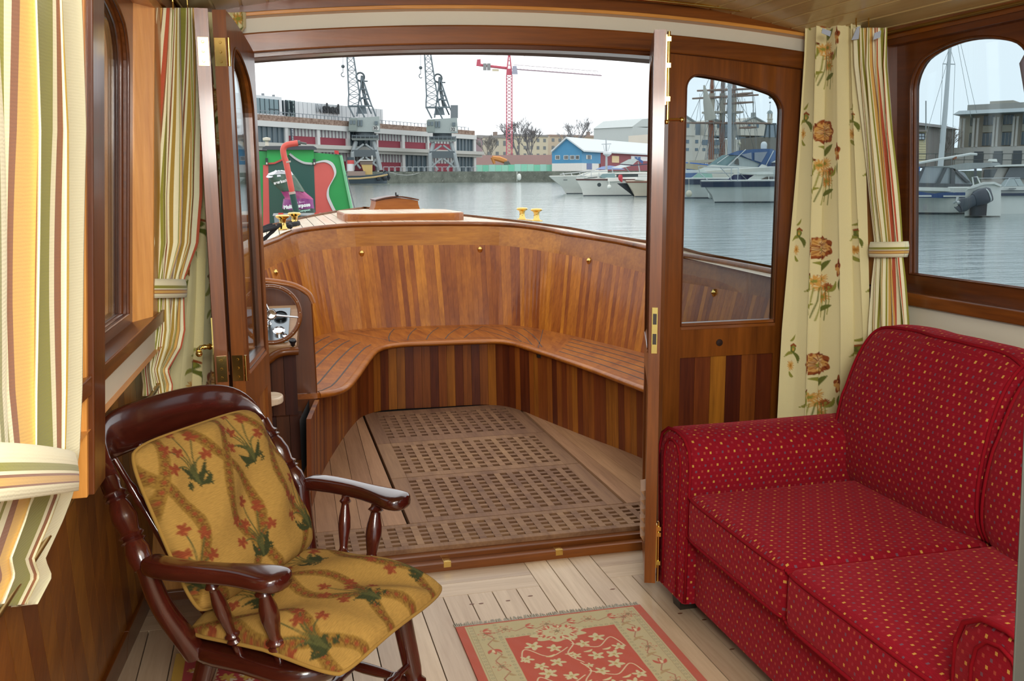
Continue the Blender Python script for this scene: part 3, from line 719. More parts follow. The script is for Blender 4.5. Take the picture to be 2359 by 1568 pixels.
for k in range(-nst//2, nst//2):
    xa, xb = .945+k*.08, .945+(k+1)*.08-.004
    tone = R5.uniform(-1, 1)*.5
    def run(x):
        lo = cy_at(x) if ctop[20].x < x < ctop[99].x else 3.4
        lo = lo if ctop[30].x < x < ctop[92].x else (float(np.interp(x, [p.x for p in ctop[:31]], [p.y for p in ctop[:31]])) if x < .9 else float(np.interp(-x, [-p.x for p in ctop[90:]], [p.y for p in ctop[90:]])))
        yy = np.linspace(3.3, 9.7, 200); ok = [y for y in yy if hb(y) >= abs(x-.945)]
        return lo, (max(ok) if ok else lo)
    la, ha = run(xa); lb, hb_ = run(xb)
    if x_ok := (ha > la+.02 and hb_ > lb+.02):
        n = 14; A = [(xa, lerp(la, ha, t)) for t in np.linspace(0, 1, n)]; B = [(xb, lerp(lb, hb_, t)) for t in np.linspace(0, 1, n)]
        mb.grid([[(x, y, zdk(x, y)) for x, y in A], [(x, y, zdk(x, y)) for x, y in B]], tone=tone)
mb.build('deck_planks', DECK('y'), dk)
mb = MB()
yy = np.linspace(3.3, 9.7, 40)
for sg in (-1, 1):
    mb.loft([[(.945+sg*hb(y), y, zdk(.945+sg*hb(y), y)-.002), (.945+sg*(hb(y)-.03), y, zdk(.945+sg*hb(y), y)+.02), (.945+sg*(hb(y)+.02), y, zdk(.945+sg*hb(y), y)-.06)] for y in yy])
mb.build('toe_rail', MAH('y'), dk, smooth=60)
mb = MB()
mb.grid([[(x, y, zdk(x, y)-.005) for y, x in [(y, .945+s*hb(y)*.99) for y in np.linspace(6.36, 9.68, 20)]] for s in np.linspace(-1, 1, 9)])
mb.build('seam_bed', plain('deck_seam', '#57504a', .8), dk)
mb = MB()
for sg in (-1, 1): mb.grid([[(.945+sg*(hb(y)*k), y, z) for y in yy] for k, z in ((1, .95), (.97, .5), (.85, -.1))])
mb.build('hull_side', plain('dark_blue_hull', '#1c2a44', .3, 0, .5), dk)
# deck hatch
hy0, hy1 = 6.95, 8.0; hx0, hx1 = at(795, 495, 6.95).x, at(1079, 493, 6.95).x; hz = at(940, 491.5, 6.95).z
def rrect(x0, y0, x1, y1, r, z, n=6):
    o = []
    for cx, cy, a0 in ((x1-r, y1-r, 0), (x0+r, y1-r, 90), (x0+r, y0+r, 180), (x1-r, y0+r, 270)):
        o += [(cx+r*cos(math.radians(a0+90*k/n)), cy+r*sin(math.radians(a0+90*k/n)), z) for k in range(n+1)]
    return o
ht = thing('deck_hatch', 'low rounded hatch with pale caulked planks on the fore deck', 'hatch', (1.025, 7.46, 1.12))
rel(MB().prism(rrect(hx0, hy0, hx1, hy1, .2, 1.10), (0, 0, hz-1.10)), ht).build('hatch_frame', TEAK('x'), ht, bevel=.008)
mb = MB(); R5 = random.Random(6)
for k in range(11):
    x = hx0+.10+k*.064; mb.prism([(x, hy0+.09, hz), (x+.061, hy0+.09, hz), (x+.061-.0, hy1-.09, hz), (x, hy1-.09, hz)], (0, 0, .004), R5.uniform(-1, 1))
rel(mb, ht).build('hatch_planks', DECK('y'), ht)
rel(MB().prism(rrect(hx0+.012, hy0+.012, hx1-.012, hy1-.012, .19, hz), (0, 0, .0018)), ht).build('hatch_rim', DECK('x'), ht)
# ventilator box on deck
sb = thing('scuttle_box', 'small varnished box with curved top beyond the deck hatch', 'deck box', (1.09, 8.3, 1.16))
zc0, zc1 = at(915, 482, 8.3).z-.02, at(915, 463, 8.3).z
xl, xr = at(866, 470, 8.3).x, at(963, 470, 8.3).x
mb = MB()
def prof(y, s): 
    w = (xr-xl)/2; c = (xr+xl)/2; o = []
    for k in range(7): t = k/6; o.append((c-w*(1.0+.16*(1-t)**2), y, lerp(zc0, zc1, t)))
    for k in range(1, 12): t = k/12; o.append((c-w+2*w*t, y, zc1+.026*sin(pi*t)))
    for k in range(7): t = 1-k/6; o.append((c+w*(1.0+.16*(1-t)**2), y, lerp(zc0, zc1, t)))
    return o
mb.loft([prof(8.3, 1), prof(8.7, 1)]); rel(mb, sb).build('box_body', TEAK('x'), sb, smooth=30)
mb = MB(); w = (xr-xl)/2; c = (xr+xl)/2
mb.loft([[(c-w*1.03+2.06*w*t, 8.28, zc1+.004+.027*sin(pi*t)+dz) for t in np.linspace(0, 1, 12) for dz in (0,)]+[(c-w*1.03+2.06*w*t, 8.28, zc1+.014+.030*sin(pi*t)) for t in np.linspace(1, 0, 12)], [(c-w*1.03+2.06*w*t, 8.72, zc1+.004+.027*sin(pi*t)) for t in np.linspace(0, 1, 12)]+[(c-w*1.03+2.06*w*t, 8.72, zc1+.014+.030*sin(pi*t)) for t in np.linspace(1, 0, 12)]])
bl_ = rel(mb, sb).build('box_lid', MAHD('x'), sb, smooth=40)
mb = MB(); mb.box(c-.012, 8.28, zc1+.04, c+.012, 8.31, zc1+.055); mb.box(c-.016, 8.285, zc1+.05, c-.004, 8.3, zc1+.075); rel(mb, sb).build('catch', plain('black_fitting', '#15161a', .4), bl_)
for xx in (c-w*.92, c+w*1.1):
    mb = MB(); mb.box(xx-.03, 8.12, 1.168, xx+.03, 8.16, 1.178); mb.ball((xx, 8.14, 1.182), .011, 5); rel(mb, sb).build('brass_catch', BRASS(), sb)
# bollards
def bollards(lab, pts, plate):
    r = thing('bollard', lab, 'bollard', (pts[0][0], pts[0][1], pts[0][2]), None)
    for x, y, z in pts:
        mb = MB(); mb.lathe([(.034, 0), (.03, .006), (.021, .02), (.019, .05), (.024, .066), (.04, .074), (.044, .082), (.034, .09), (.0, .092)], (x, y, z), (0, 0, 1), 18); rel(mb, r).build('post', BRASS(), r, smooth=40)
    a, b = Vector(pts[0]), Vector(pts[1]); d = (b-a).normalized(); n = Vector((-d.y, d.x, 0))*.032; e = d*.075
    mb = MB(); mb.prism([a-e-n*.4, a-n, b-n, b+e-n*.4, b+e+n*.4, b+n, a+n, a-e+n*.4], (0, 0, .008)); rel(mb, r).build('base_plate', BRASS(), r, bevel=.002)
    return r
pr_ = [at(1203, 506, 6.85), at(1236, 509, 6.6)]
bollards('pair of mushroom-headed brass bollards at the right of the fore deck', [tuple(p) for p in pr_], None)
pl_ = [at(652, 529, 5.95), at(679, 521, 6.35)]
bollards('pair of mushroom-headed brass bollards at the left with black rope', [tuple(p) for p in pl_], None)
mb = MB(); a, b = pl_
P = []
for k in range(60):
    t = k/59; th = 2*pi*t*4
    P.append(a.lerp(b, .5-.5*cos(th/2))+Vector((.034*sin(th), .034*cos(th), .012+.016*t)))
P += [a+Vector((-.02-.17*k/8, -.03-.10*k/8, .03-.018*k)) for k in range(9)]
rp = []
for i, p in enumerate(P): rp.append(.0105 if i % 2 else .0125)
mb.tube(P, rp, 8)
for dx in (0, .018, .036):
    mb.tube([a+Vector((-.03-dx, -.04, .02+dx*.4)), a+Vector((-.16-dx, -.16, -.01)), a+Vector((-.35-dx, -.3, -.10))], .0115, 8)
rp_ = mb.build('mooring_rope', plain('black_rope', '#1c1c1f', .85, 0, 0, .3, 120), smooth=60); tag(rp_, 'black mooring rope wound round the left pair of brass bollards', 'rope')
# helm console
HY = 4.27
hc = thing('helm_console', 'wooden helm console with chromed instrument panel behind the left doors', 'console', (.0, HY, ZF))
oc = [(-.24, .07), (-.24, 1.0), (-.05, .992), (.06, .975), (.115, .955), (.155, .925), (.172, .89), (.178, .5), (.17, .07)]
oc = [(x, HY, z) for x, z in oc]
rel(MB().prism(oc, (0, .035, 0)), hc).build('end_board', MAHD('z'), hc, bevel=.006)
mb = MB(); mb.tube(catmull([(-.24, HY+.017, 1.0), (-.05, HY+.017, .992), (.06, HY+.017, .975), (.115, HY+.017, .955), (.155, HY+.017, .925), (.172, HY+.017, .885)], 5), .017, 8); rel(mb, hc).build('top_rail', TEAK('x'), hc, smooth=60)
mb = MB(); mb.hexa([(-.24, HY-.20, .70), (.085, HY-.20, .70), (.105, HY, .70), (-.24, HY, .70)], [(-.24, HY-.21, .735), (.09, HY-.21, .735), (.118, HY, .885), (-.24, HY, .885)]); rel(mb, hc).build('panel_bed', wood('pale_console', '#8d6a48', '#b59069', 'x', .3, .6, .1), hc, bevel=.004)
mb = MB(); q = [(-.22, HY-.195, .7505), (.055, HY-.195, .7505), (.075, HY-.025, .872), (-.22, HY-.025, .872)]; mb.prism(q, (0, -.003, .004)); ip_ = rel(mb, hc).build('instrument_panel', plain('grey_metal_panel', '#8b9398', .22, .85), hc)
nv = Vector((0, -.582, .813)); 
for x, f, r, m in ((.03, .72, .03, 'd'), (.02, .28, .026, 'c'), (-.03, .5, .022, 'c'), (-.09, .6, .03, 'd'), (.045, .1, .014, 'c')):
    p = Vector(q[1]).lerp(Vector(q[2]), f); p.x = x; p += nv*.004; mb = MB(); mb.lathe([(r, 0), (r, .012), (r*.8, .016), (r*.75, .012), (0, .012)], p, nv, 16); rel(mb, hc).build('gauge', CHROME() if m == 'c' else plain('dark_gauge', '#1d2326', .2, .6), ip_, smooth=40)
mb = MB(); P = catmull([(-.24, HY-.20, .63), (-.06, HY-.205, .665), (0, HY-.21, .70), (.04, HY-.212, .712), (.095, HY-.205, .712)], 6); mb.tube(P, .018, 8); rel(mb, hc).build('shelf_edge', MAH('x'), hc, smooth=60)
mb = MB(); R6 = random.Random(3)
for k in range(6): mb.box(-.24+k*.055, HY-.06, .40, -.24+(k+1)*.055-.002, HY-.02, .70, R6.uniform(-1, 1))
for k in range(6): mb.box(-.24+k*.058, HY-.09, .07, -.24+(k+1)*.058-.002, HY-.0, .40, R6.uniform(-1, 1)-.3)
rel(mb, hc).build('lower_planks', wood('dark_console_plank', '#2e1205', '#5e2c0c', 'z', .6, 0, .4, 9), hc)
mb = MB(); mb.lathe([(.0, .035), (.014, .03), (.016, .022), (.01, .012), (.01, 0)], (.075, HY-.2, .735), (0, -.4, .9), 12); rel(mb, hc).build('control_knob', plain('black_knob', '#15151a', .25), hc, smooth=50)
# steering wheel on a horizontal shaft from the console
wc = at(624, 724, HY-.27); wn = Vector((.05, -1, .30)).normalized()
sw = thing('steering_wheel', 'wooden-rimmed steering wheel with chromed spokes in front of the helm console', 'wheel', tuple(wc))
u = wn.orthogonal().normalized(); v = wn.cross(u); RW = .118
mb = MB(); mb.tube([u*cos(2*pi*k/40)*RW+v*sin(2*pi*k/40)*RW for k in range(40)], .0095, 10, closed=True); rim_ = mb.build('rim', MAH('x'), sw, smooth=180)
mb = MB()
for k in range(3):
    a = math.radians(-8+120*k); d = Vector((1, 0, 0))*cos(a)+wn.cross(Vector((1, 0, 0))).normalized()*sin(a); d = (d-wn*d.dot(wn)).normalized()
    mb.tube([d*.0-wn*.012, d*.05-wn*.008, d*(RW-.004)], [.012, .009, .007], 8, flat=.5)
mb.lathe([(.02, -.02), (.024, 0), (.018, .012), (0, .014)], (0, 0, 0), wn, 14); mb.build('spokes', CHROME(), sw, smooth=40)
mb = MB()
for k in range(16): a = 2*pi*k/16; mb = MB(); mb.ball(u*cos(a)*RW+v*sin(a)*RW+wn*.0085, .0022, 4); mb.build('rivet', plain('pale_rivet', '#d8cfc0', .3), rim_)
mb = MB(); mb.tube([-wn*.012, -wn*.16], .014, 10); mb.build('shaft', CHROME(), sw, smooth=40)
# step and flap seat by the helm
st = thing('cockpit_step', 'low teak step box beside the left doors', 'step', (-.08, 3.9, ZF))
mb = MB(); o = [(-.22, 3.42, .07), (.045, 3.42, .07), (.075, 3.47, .07), (.135, 4.1, .07), (.14, 4.17, .07), (-.22, 4.17, .07)]; mb.prism(o, (0, 0, .11)); rel(mb, st).build('step_sides', MAH('y'), st)
mb = MB(); o = [(-.22, 3.405, .18), (.05, 3.405, .18), (.085, 3.46, .18), (.145, 4.1, .18), (.145, 4.175, .18), (-.22, 4.175, .18)]; mb.prism(o, (0, 0, .022)); rel(mb, st).build('step_top', TEAK('y'), st, bevel=.006)
mb = MB()
for x in (-.12, -.06, 0.0): mb = MB(); mb.prism([(x, 3.44, .202), (x+.006, 3.44, .202), (x+.07, 4.16, .202), (x+.064, 4.16, .202)], (0, 0, .0008)); rel(mb, st).build('caulking', plain('grey_caulk', '#5d5650', .7), st)
fs = at(632, 918, 3.75)
fp = thing('round_ended_shelf', 'small pale round-ended wooden shelf by the left door edge', 'shelf', tuple(fs))
mb = MB(); mb.prism([(-.22, -.07, -.014), (-.01, -.07, -.014)]+[(-.01+.045*cos(a), .07*sin(a), -.014) for a in np.linspace(-pi/2, pi/2, 12)]+[(-.22, .07, -.014)], (0, 0, .028)); mb.build('shelf_top', DECK('x'), fp, bevel=.006)
mb = MB(); mb.box(-.2, -.02, -.12, -.06, .02, -.014); mb.build('bracket', MAHD('x'), fp)
# ================================================================== curtains
def key_interp(keys, v, c):
    ys = [k[0] for k in keys]; return float(np.interp(v, ys, [k[c] for k in keys]))
def curtain_mesh(keys, nu, nv, folds, cw, seed, sharp=1.0, u0=0.0, tiep=None):
    """keys: (py, pxl, Yl, pxr, Yr, fold depth): photo rows surveyed onto the real hanging plane of the curtain"""
    R7 = random.Random(seed); ph = [R7.uniform(0, 6.28) for _ in range(6)]
    vs = np.linspace(keys[0][0], keys[-1][0], nv); P = []; UV = []
    rows = []
    for v in vs:
        l = at(key_interp(keys, v, 1), v, key_interp(keys, v, 2)); r = at(key_interp(keys, v, 3), v, key_interp(keys, v, 4)); rows.append((l, r, key_interp(keys, v, 5)))
    ztop = rows[0][0].z
    for i in range(nu):
        s = i/(nu-1); row = []; uvr = []
        for j, (l, r, a) in enumerate(rows):
            d = r-l; n = Vector((d.y, -d.x, 0)); n = n.normalized() if n.length > 1e-6 else Vector((0, -1, 0))
            t = j/(nv-1)
            w = 2*pi*folds*s+ph[0]+.9*sin(2.2*s*2*pi+ph[1])+.35*sin(5*t+ph[2])
            q = sin(w); q = math.copysign(abs(q)**sharp, q)+.35*sin(2*pi*(folds*.5)*s+ph[3]+1.3*t)
            side = .12*d.length/folds*sin(2*w+.6)
            row.append(l+d*s+d.normalized()*side*min(1, a/.02)+n*a*q); uvr.append((u0+s*cw, ztop-(l.z*(1-s)+r.z*s)))
        P.append(row); UV.append(uvr)
    return P, UV, rows
def tieback(root, row, h, mat, extra=.006, keys=None, v=None, skew=0):
    l, r, a = row; c = (l+r)/2; d = (r-l); L = d.length/2+extra; d = d.normalized(); n = Vector((d.y, -d.x, 0)).normalized(); mb = MB(); P = []; UV = []
    for k in range(49):
        th = 2*pi*k/48; p = c+d*L*cos(th)+n*(a*2.2+extra+.004)*sin(th); P.append([p+Vector((0, 0, lerp(h/2, -h/2, t)+skew*cos(th))) + (n*.004*sin(th)+d*.004*cos(th))*(1-(2*t-1)**2) for t in np.linspace(0, 1, 5)]); UV.append([(th*L, t*h) for t in np.linspace(0, 1, 5)])
    mb.grid(P, UV); return mb.build('tieback', mat, root, smooth=60, uv=True, solid=.003)
def striped_curtain(lab, keys, nu, nv, folds, cw, seed, period, tie, tie_h, skew=0, u0=0.0, near=0.0):
    root = thing('striped_curtain', lab, 'curtain', tuple(at(keys[0][1], keys[0][0], keys[0][2])))
    P, UV, rows = curtain_mesh(keys, nu, nv, folds, cw, seed, 1.0, u0)
    if near:      # more cloth gathered at the near end
        UV = [[(u0+cw*(1-1/(1+s_*.735))/(1-1/1.735), q[1]) for q in col] for s_, col in zip(np.linspace(0, 1, len(UV)), UV)]
    mb = MB(); mb.grid(P, UV); o = mb.build('curtain_cloth', stripes('striped_cloth_%d' % seed, period), None, smooth=180, uv=True, solid=.0015); keepw(o, root)
    tl = at(key_interp(keys, tie, 1), tie, key_interp(keys, tie, 2)); tr = at(key_interp(keys, tie, 3), tie, key_interp(keys, tie, 4))
    t = tieback(None, (tl, tr, key_interp(keys, tie, 5)), tie_h, stripes('tieback_cloth_%d' % seed, tie_h*1.05/.33, True), skew=skew); keepw(t, root)
    return root, rows
# near left
def wallkey(px, py, off):      # depth at which a pixel ray meets the left cabin side, off metres inside it
    lo, hi = .4, 3.2
    for _ in range(40):
        m = (lo+hi)/2; p = at(px, py, m)
        if p.x > WL(p.y, min(1.9, max(.0, p.z)))+off: lo = m
        else: hi = m
    return lo
def wk(py, pxl, Yl, pxr, off, amp): return (py, pxl, Yl, pxr, wallkey(pxr, py, off), amp)
kl = [wk(-20, -75, .98, 162, .035, .012), wk(300, -75, .98, 174, .035, .013), wk(700, -75, .98, 170, .035, .013), wk(900, -70, .98, 168, .035, .012), wk(1040, -50, .99, 164, .04, .010), wk(1140, -60, .99, 151, .04, .010), wk(1200, -70, .99, 124, .04, .012), wk(1290, -90, .99, 80, .03, .013), wk(1330, -95, .99, 96, .03, .014), wk(1395, -110, .99, 58, .03, .016)]
c1, _ = striped_curtain('large striped curtain at the left edge, gathered by a wide tieback', kl, 170, 120, 3, .78, 31, .80, 1090, .062, u0=.80-.22, near=.42)
# far left
kf = [(18, 352, 2.70, 446, 2.98, .018), (100, 344, 2.70, 448, 2.98, .022), (300, 333, 2.70, 452, 2.98, .026), (450, 325, 2.68, 452, 2.98, .026), (560, 334, 2.68, 444, 2.96, .022), (640, 338, 2.68, 420, 2.90, .009), (690, 337, 2.68, 418, 2.90, .009), (760, 332, 2.68, 413, 2.90, .018), (800, 329, 2.68, 404, 2.88, .018), (852, 330, 2.66, 374, 2.78, .016), (886, 334, 2.66, 384, 2.80, .016), (912, 338, 2.66, 378, 2.79, .02)]
c2, _ = striped_curtain('striped curtain between the left window and the folded doors', kf, 190, 130, 4, 1.35, 32, .40, 664, .052)
# right
kr = [(64, 1972, 2.93, 2052, 2.76, .012), (150, 1975, 2.93, 2052, 2.76, .016), (300, 1990, 2.93, 2062, 2.76, .018), (450, 2002, 2.92, 2075, 2.75, .018), (560, 2014, 2.90, 2081, 2.75, .014), (590, 2014, 2.90, 2082, 2.75, .014), (650, 2008, 2.90, 2090, 2.74, .018), (740, 2003, 2.90, 2099, 2.73, .02), (860, 2000, 2.89, 2104, 2.72, .022)]
c3, _ = striped_curtain('striped curtain with tieback beside the right-hand window behind the sofa', kr, 180, 110, 4, 1.25, 33, .36, 574, .052)
# ---- floral curtains
def floral_canvas(nu, nv, wu, wv, u_off, v_off, seed):
    cv = Canvas(nu, nv, wu, wv, '#ddd3a0'); R8 = random.Random(seed)
    PU, PV = .27, .435
    rust, rust2, gold, ochre, olive, olive2 = '#8f4a22', '#6e3015', '#cf9c4c', '#a8742c', '#8a8a3a', '#646b2c'
    def daisy(x, y, r, col=gold, core=olive):
        n = 15
        for k in range(n):
            a = 2*pi*k/n+R8.uniform(-.1, .1); rr = r*R8.uniform(.75, 1.15)
            cv.stroke([(x, y), (x+rr*cos(a), y+rr*sin(a))], .0011, rust if k % 3 == 0 else col)
            cv.stroke([(x+rr*.3*cos(a), y+rr*.3*sin(a)), (x+rr*.8*cos(a), y+rr*.8*sin(a))], .0019, col)
        cv.blob(x, y, r*.28, core, 7, .3)
    def poppy(x, y, r):
        cv.blob(x, y, r, rust, 7, .10, R8.random(), 1.05, 1)
        cv.blob(x, y-r*.03, r*.80, '#c99a55', 6, .14, 1, 1.05, .95)
        cv.blob(x+r*.05, y-r*.02, r*.55, '#d9b980', 5, .15, 2)
        for k in range(26):
            a = 2*pi*k/26+R8.uniform(-.1, .1); q = R8.uniform(.45, .85)
            cv.stroke([(x+r*.25*cos(a), y+r*.25*sin(a)), (x+r*q*cos(a+.1), y+r*q*sin(a+.1))], .0013, (rust, ochre, rust2)[k % 3])
        for k in range(18):
            a = 2*pi*k/18; cv.stroke([(x+r*.80*cos(a), y+r*.80*sin(a)), (x+r*.98*cos(a+.12), y+r*.96*sin(a+.12))], .0022, (rust, rust2)[k % 2])
        cv.blob(x, y+r*.15, r*.22, olive, 9, .25); cv.blob(x, y+r*.15, r*.1, ochre)
    for c in range(-2, int(wu/PU)+3):
        for q in range(-2, int(wv/PV)+3):
            x = c*PU+u_off; y = q*PV+v_off
            poppy(x, y, .044)
            cv.stroke([(x+.005, y+.035), (x+.007, y+.07), (x+.004, y+.11)], .0018, olive)
            cv.leaf(x+.01, y+.075, x-.022, y+.035+.02, .007, olive); cv.leaf(x+.012, y+.09, x+.042, y+.045, .008, olive2, bend=-.1)
            for dx, dy, rr in ((-.018, .125, .021), (.012, .118, .023), (.030, .150, .018), (-.002, .150, .020), (.020, .185, .022)):
                daisy(x+dx, y+dy, rr, gold if dx < .02 else '#c98a3c')
            daisy(x+.038, y+.148, .016, rust)
            for e in range(7):
                x0 = x-.018+.009*e; x1 = x-.035+.012*e+R8.uniform(-.005, .005)
                cv.stroke([(x0, y+.15), (lerp(x0, x1, .5)+.004, y+.20), (x1, y+.25+.012*(e % 3))], .0013, olive2 if e % 2 else olive)
            cv.leaf(x-.018, y+.21, x-.046, y+.235, .006, olive); cv.leaf(x+.012, y+.24, x+.048, y+.215, .0075, olive2, bend=-.1); cv.leaf(x-.03, y+.12, x-.062, y+.165, .008, olive, bend=-.2)
            cv.blob(x-.036, y+.105, .010, rust2, 4, .2); cv.blob(x-.036, y+.108, .007, olive)
            # second column: bud, small daisy and a sideways flower
            x2 = x-.098; y2 = y-.055
            cv.blob(x2, y2, .017, olive2, 5, .08); cv.blob(x2+.002, y2-.002, .011, olive); cv.blob(x2+.001, y2+.002, .005, gold, 5, .3)
            cv.stroke([(x2-.014, y2-.012), (x2+.002, y2-.018), (x2+.018, y2-.010)], .0035, rust)
            cv.leaf(x2, y2+.016, x2+.03, y2+.055, .007, olive2, bend=-.25); cv.leaf(x2-.002, y2+.018, x2-.045, y2+.03, .006, olive, bend=.2); cv.leaf(x2-.02, y2-.03, x2+.012, y2-.055, .005, olive)
            daisy(x2-.012, y2+.062, .020, gold, ochre); cv.leaf(x2-.02, y2+.085, x2+.008, y2+.105, .006, olive)
            x3 = x+.085; y3 = y+.075
            cv.blob(x3, y3, .028, rust, 5, .2, .4, .75, 1.1); cv.blob(x3-.004, y3+.004, .016, '#c79450', 4, .25); cv.blob(x3+.004, y3-.012, .011, rust2, 5, .3)
            cv.leaf(x3-.02, y3+.05, x3-.055, y3+.09, .007, olive, bend=-.2); cv.leaf(x3+.005, y3+.04, x3-.0, y3+.085, .006, olive2)
    return cv
def floral_curtain(lab, keys, nu, nv, folds, cw, seed, uo, vo, sharp=1.0):
    root = thing('floral_curtain', lab, 'curtain', tuple(at(keys[0][1], keys[0][0], keys[0][2])))
    P, UV, rows = curtain_mesh(keys, nu, nv, folds, cw, seed, sharp); H = rows[0][0].z-rows[-1][0].z
    cv = floral_canvas(nu, nv, cw, H, uo, vo, seed)
    mb = MB(); mb.grid(P, UV); o = mb.build('curtain_cloth', painted('floral_cloth', .9, 600, .12, .15), None, smooth=180, uv=True); set_col(o, cv.colors()); keepw(o, root)
    return root, rows
kR = [(40, 1850, 3.165, 1982, 2.96, .012), (130, 1846, 3.165, 1984, 2.96, .014), (350, 1832, 3.165, 1993, 2.95, .014), (600, 1812, 3.165, 2004, 2.94, .014), (760, 1800, 3.165, 2010, 2.93, .014), (925, 1792, 3.165, 2010, 2.93, .014), (1200, 1776, 3.165, 2004, 2.92, .014)]
c4, rowsR = floral_curtain('floral curtain hanging straight in the right corner behind the sofa arm', kR, 230, 760, 3, .37, 41, .150, .43)
kL = [(28, 446, 3.10, 574, 3.165, .012), (62, 444, 3.10, 574, 3.165, .018), (100, 442, 3.10, 545, 3.165, .018), (140, 440, 3.10, 512, 3.165, .018), (400, 430, 3.10, 512, 3.165, .018), (700, 408, 3.09, 520, 3.165, .018), (930, 384, 3.07, 528, 3.165, .018), (1150, 372, 3.06, 530, 3.165, .018)]
c5, rowsL = floral_curtain('floral curtain in the left corner, mostly hidden behind the folded doors', kL, 130, 560, 3, .30, 42, .22, .27)
# hooks
def hook(root, p):
    mb = MB(); mb.tube([p+Vector((0, 0, .03)), p, p+Vector((0, -.004, -.02))], .0022, 6); h = mb.build('hook', BRASS(), None); keepw(h, root)
for px, py, Y, rt in ((398, 4, 2.72, c2), (1972, 48, 2.9, c4), (2001, 52, 2.86, c3), (432, 12, 2.95, c2)): hook(rt, at(px, py, Y))
# heading tape seen at the turned-over tops of the right curtains
for (pts, rt) in ((((1895, 65), (1915, 72), (1912, 84), (1893, 76)), c4), (((1975, 62), (1982, 60), (1978, 90), (1962, 92)), c4), (((2015, 76), (2030, 70), (2028, 86), (2012, 92)), c3)):
    Yt = 2.93 if rt is c4 else 2.78
    mb = MB(); mb.prism([at(a, b_, Yt-.03) for a, b_ in pts], (0, .002, 0)); h = mb.build('heading_tape', plain('pale_blue_tape', '#aab4c2', .8), None); keepw(h, rt)
# rods
def rod(nm, lab, pts, r, mat, brackets=()):
    root = thing(nm, lab, 'rod', tuple(pts[0])); mb = MB(); mb.tube(pts, r, 10); o = mb.build('rod', mat, None, smooth=60); keepw(o, root)
    for p in brackets:
        mb = MB(); mb.lathe([(.010, 0), (.010, .004), (.004, .006), (.004, .03)], p, (0, -1, 0), 10); b_ = mb.build('bracket', mat, None, smooth=40); keepw(b_, root)
dullb = plain('dull_brass', '#a8894a', .32, 1, 0, .06)
xs = np.linspace(-.20, 2.04, 30); rodp = [Vector((x, 3.165+(-.0), HZ(x, 2.036))) for x in xs]
rod('curtain_rod', 'long brass curtain rod curving along the beam over the doors', rodp, .006, BRASS(), [Vector((x, 3.222, HZ(x, 2.036))) for x in (.97,)])
rod('curtain_rod', 'short brass curtain rod along the top of the left window', [Vector((WL(y, 1.93)+.02, y, 1.925)) for y in np.linspace(.6, 3.1, 20)], .006, dullb)
rod('curtain_rod', 'brass curtain rod along the top of the right window', [Vector((WR(y, 1.9)-.03, y, 1.902)) for y in np.linspace(1.2, 3.02, 20)], .006, dullb)
rod('curtain_rod', 'lower brass rod holding the left curtains against the panelling', catmull([(-.41, .8, .82), (-.395, 1.4, .825), (-.38, 2.06, .836), (-.33, 2.575, .856), (-.298, 3.0, .90)], 6), .0068, dullb)

# ================================================================== rugs
def rug(lab, x0, y0, x1, y1, nu, nv, cv, fr, border_col):
    root = thing('rug', lab, 'rug', ((x0+x1)/2, (y0+y1)/2, .0)); cx, cy = (x0+x1)/2, (y0+y1)/2
    mb = MB(); R9 = random.Random(3)
    P = [[(lerp(x0, x1, i/(nu-1))-cx, lerp(y1, y0, j/(nv-1))-cy, .007+.0006*sin(i*.2)*sin(j*.13)) for j in range(nv)] for i in range(nu)]
    mb.grid(P, [[(i/(nu-1)*cv.wu, j/(nv-1)*cv.wv) for j in range(nv)] for i in range(nu)])
    o = mb.build('pile', painted('wool_pile', .95, 500, .3, .2), root, smooth=180, uv=True); set_col(o, cv.colors())
    mb = MB(); mb.box(x0-cx, y0-cy, .0005, x1-cx, y1-cy, .0062); mb.build('backing', plain('rug_edge_'+border_col[1:], border_col, .95), root)
    if fr:
        mb = MB()
        for k in range(170):
            x = lerp(x0, x1, (k+.5)/170)-cx; s = R9.uniform(-.006, .006); l = R9.uniform(.022, .036)
            mb.hexa([(x-.0018, y1-cy, .001), (x+.0018, y1-cy, .001), (x+.0012+s, y1-cy+l, .001), (x-.0012+s, y1-cy+l, .001)], [(x-.0018, y1-cy, .006), (x+.0018, y1-cy, .006), (x+.0012+s, y1-cy+l, .0035), (x-.0012+s, y1-cy+l, .0035)], R9.uniform(-1, 1))
        f = mb.build('fringe', plain('grey_fringe', '#a9a392', .9), root); f['kind'] = 'stuff'
    return root
cw_, cl_ = .634, 1.30; cv = Canvas(330, 640, cw_, cl_, '#b3503c'); R9 = random.Random(12)
cv.rect(.0, .0, cw_, cl_, '#b5553f'); cv.rect(.028, .008, cw_-.028, cl_-.008, '#b9ad82'); cv.rect(.135, .115, cw_-.135, cl_-.115, '#b6503a')
for k in range(64):      # guard stripes of small beads
    y = .02+k*.02
    for x in (.044, .124, cw_-.044, cw_-.124): cv.blob(x, y, .0055, '#9a9270', ring=.0025)
for k in range(30):
    x = .05+k*.0185
    for y in (.106,): cv.blob(x, y, .0055, '#9a9270', ring=.0025)
for x in (.034, .052, cw_-.034, cw_-.052): cv.rect(x-.001, .01, x+.001, cl_-.01, '#a28e68')
def fleur(x, y, r, rot=0, col='#b65642', core='#8b7a55'):
    cv.blob(x, y, r, col, 6, .4, rot, ring=.0028); cv.blob(x, y, r*.45, core, 5, .3, rot)
def tulip(x, y, r, rot=0):
    for a in (-.7, 0, .7): cv.leaf(x, y, x+r*1.6*cos(rot+a), y+r*1.6*sin(rot+a), r*.26, '#b8553f', bend=.2*a)
    cv.leaf(x, y, x+r*1.1*cos(rot), y+r*1.1*sin(rot), r*.2, '#d6c79d')
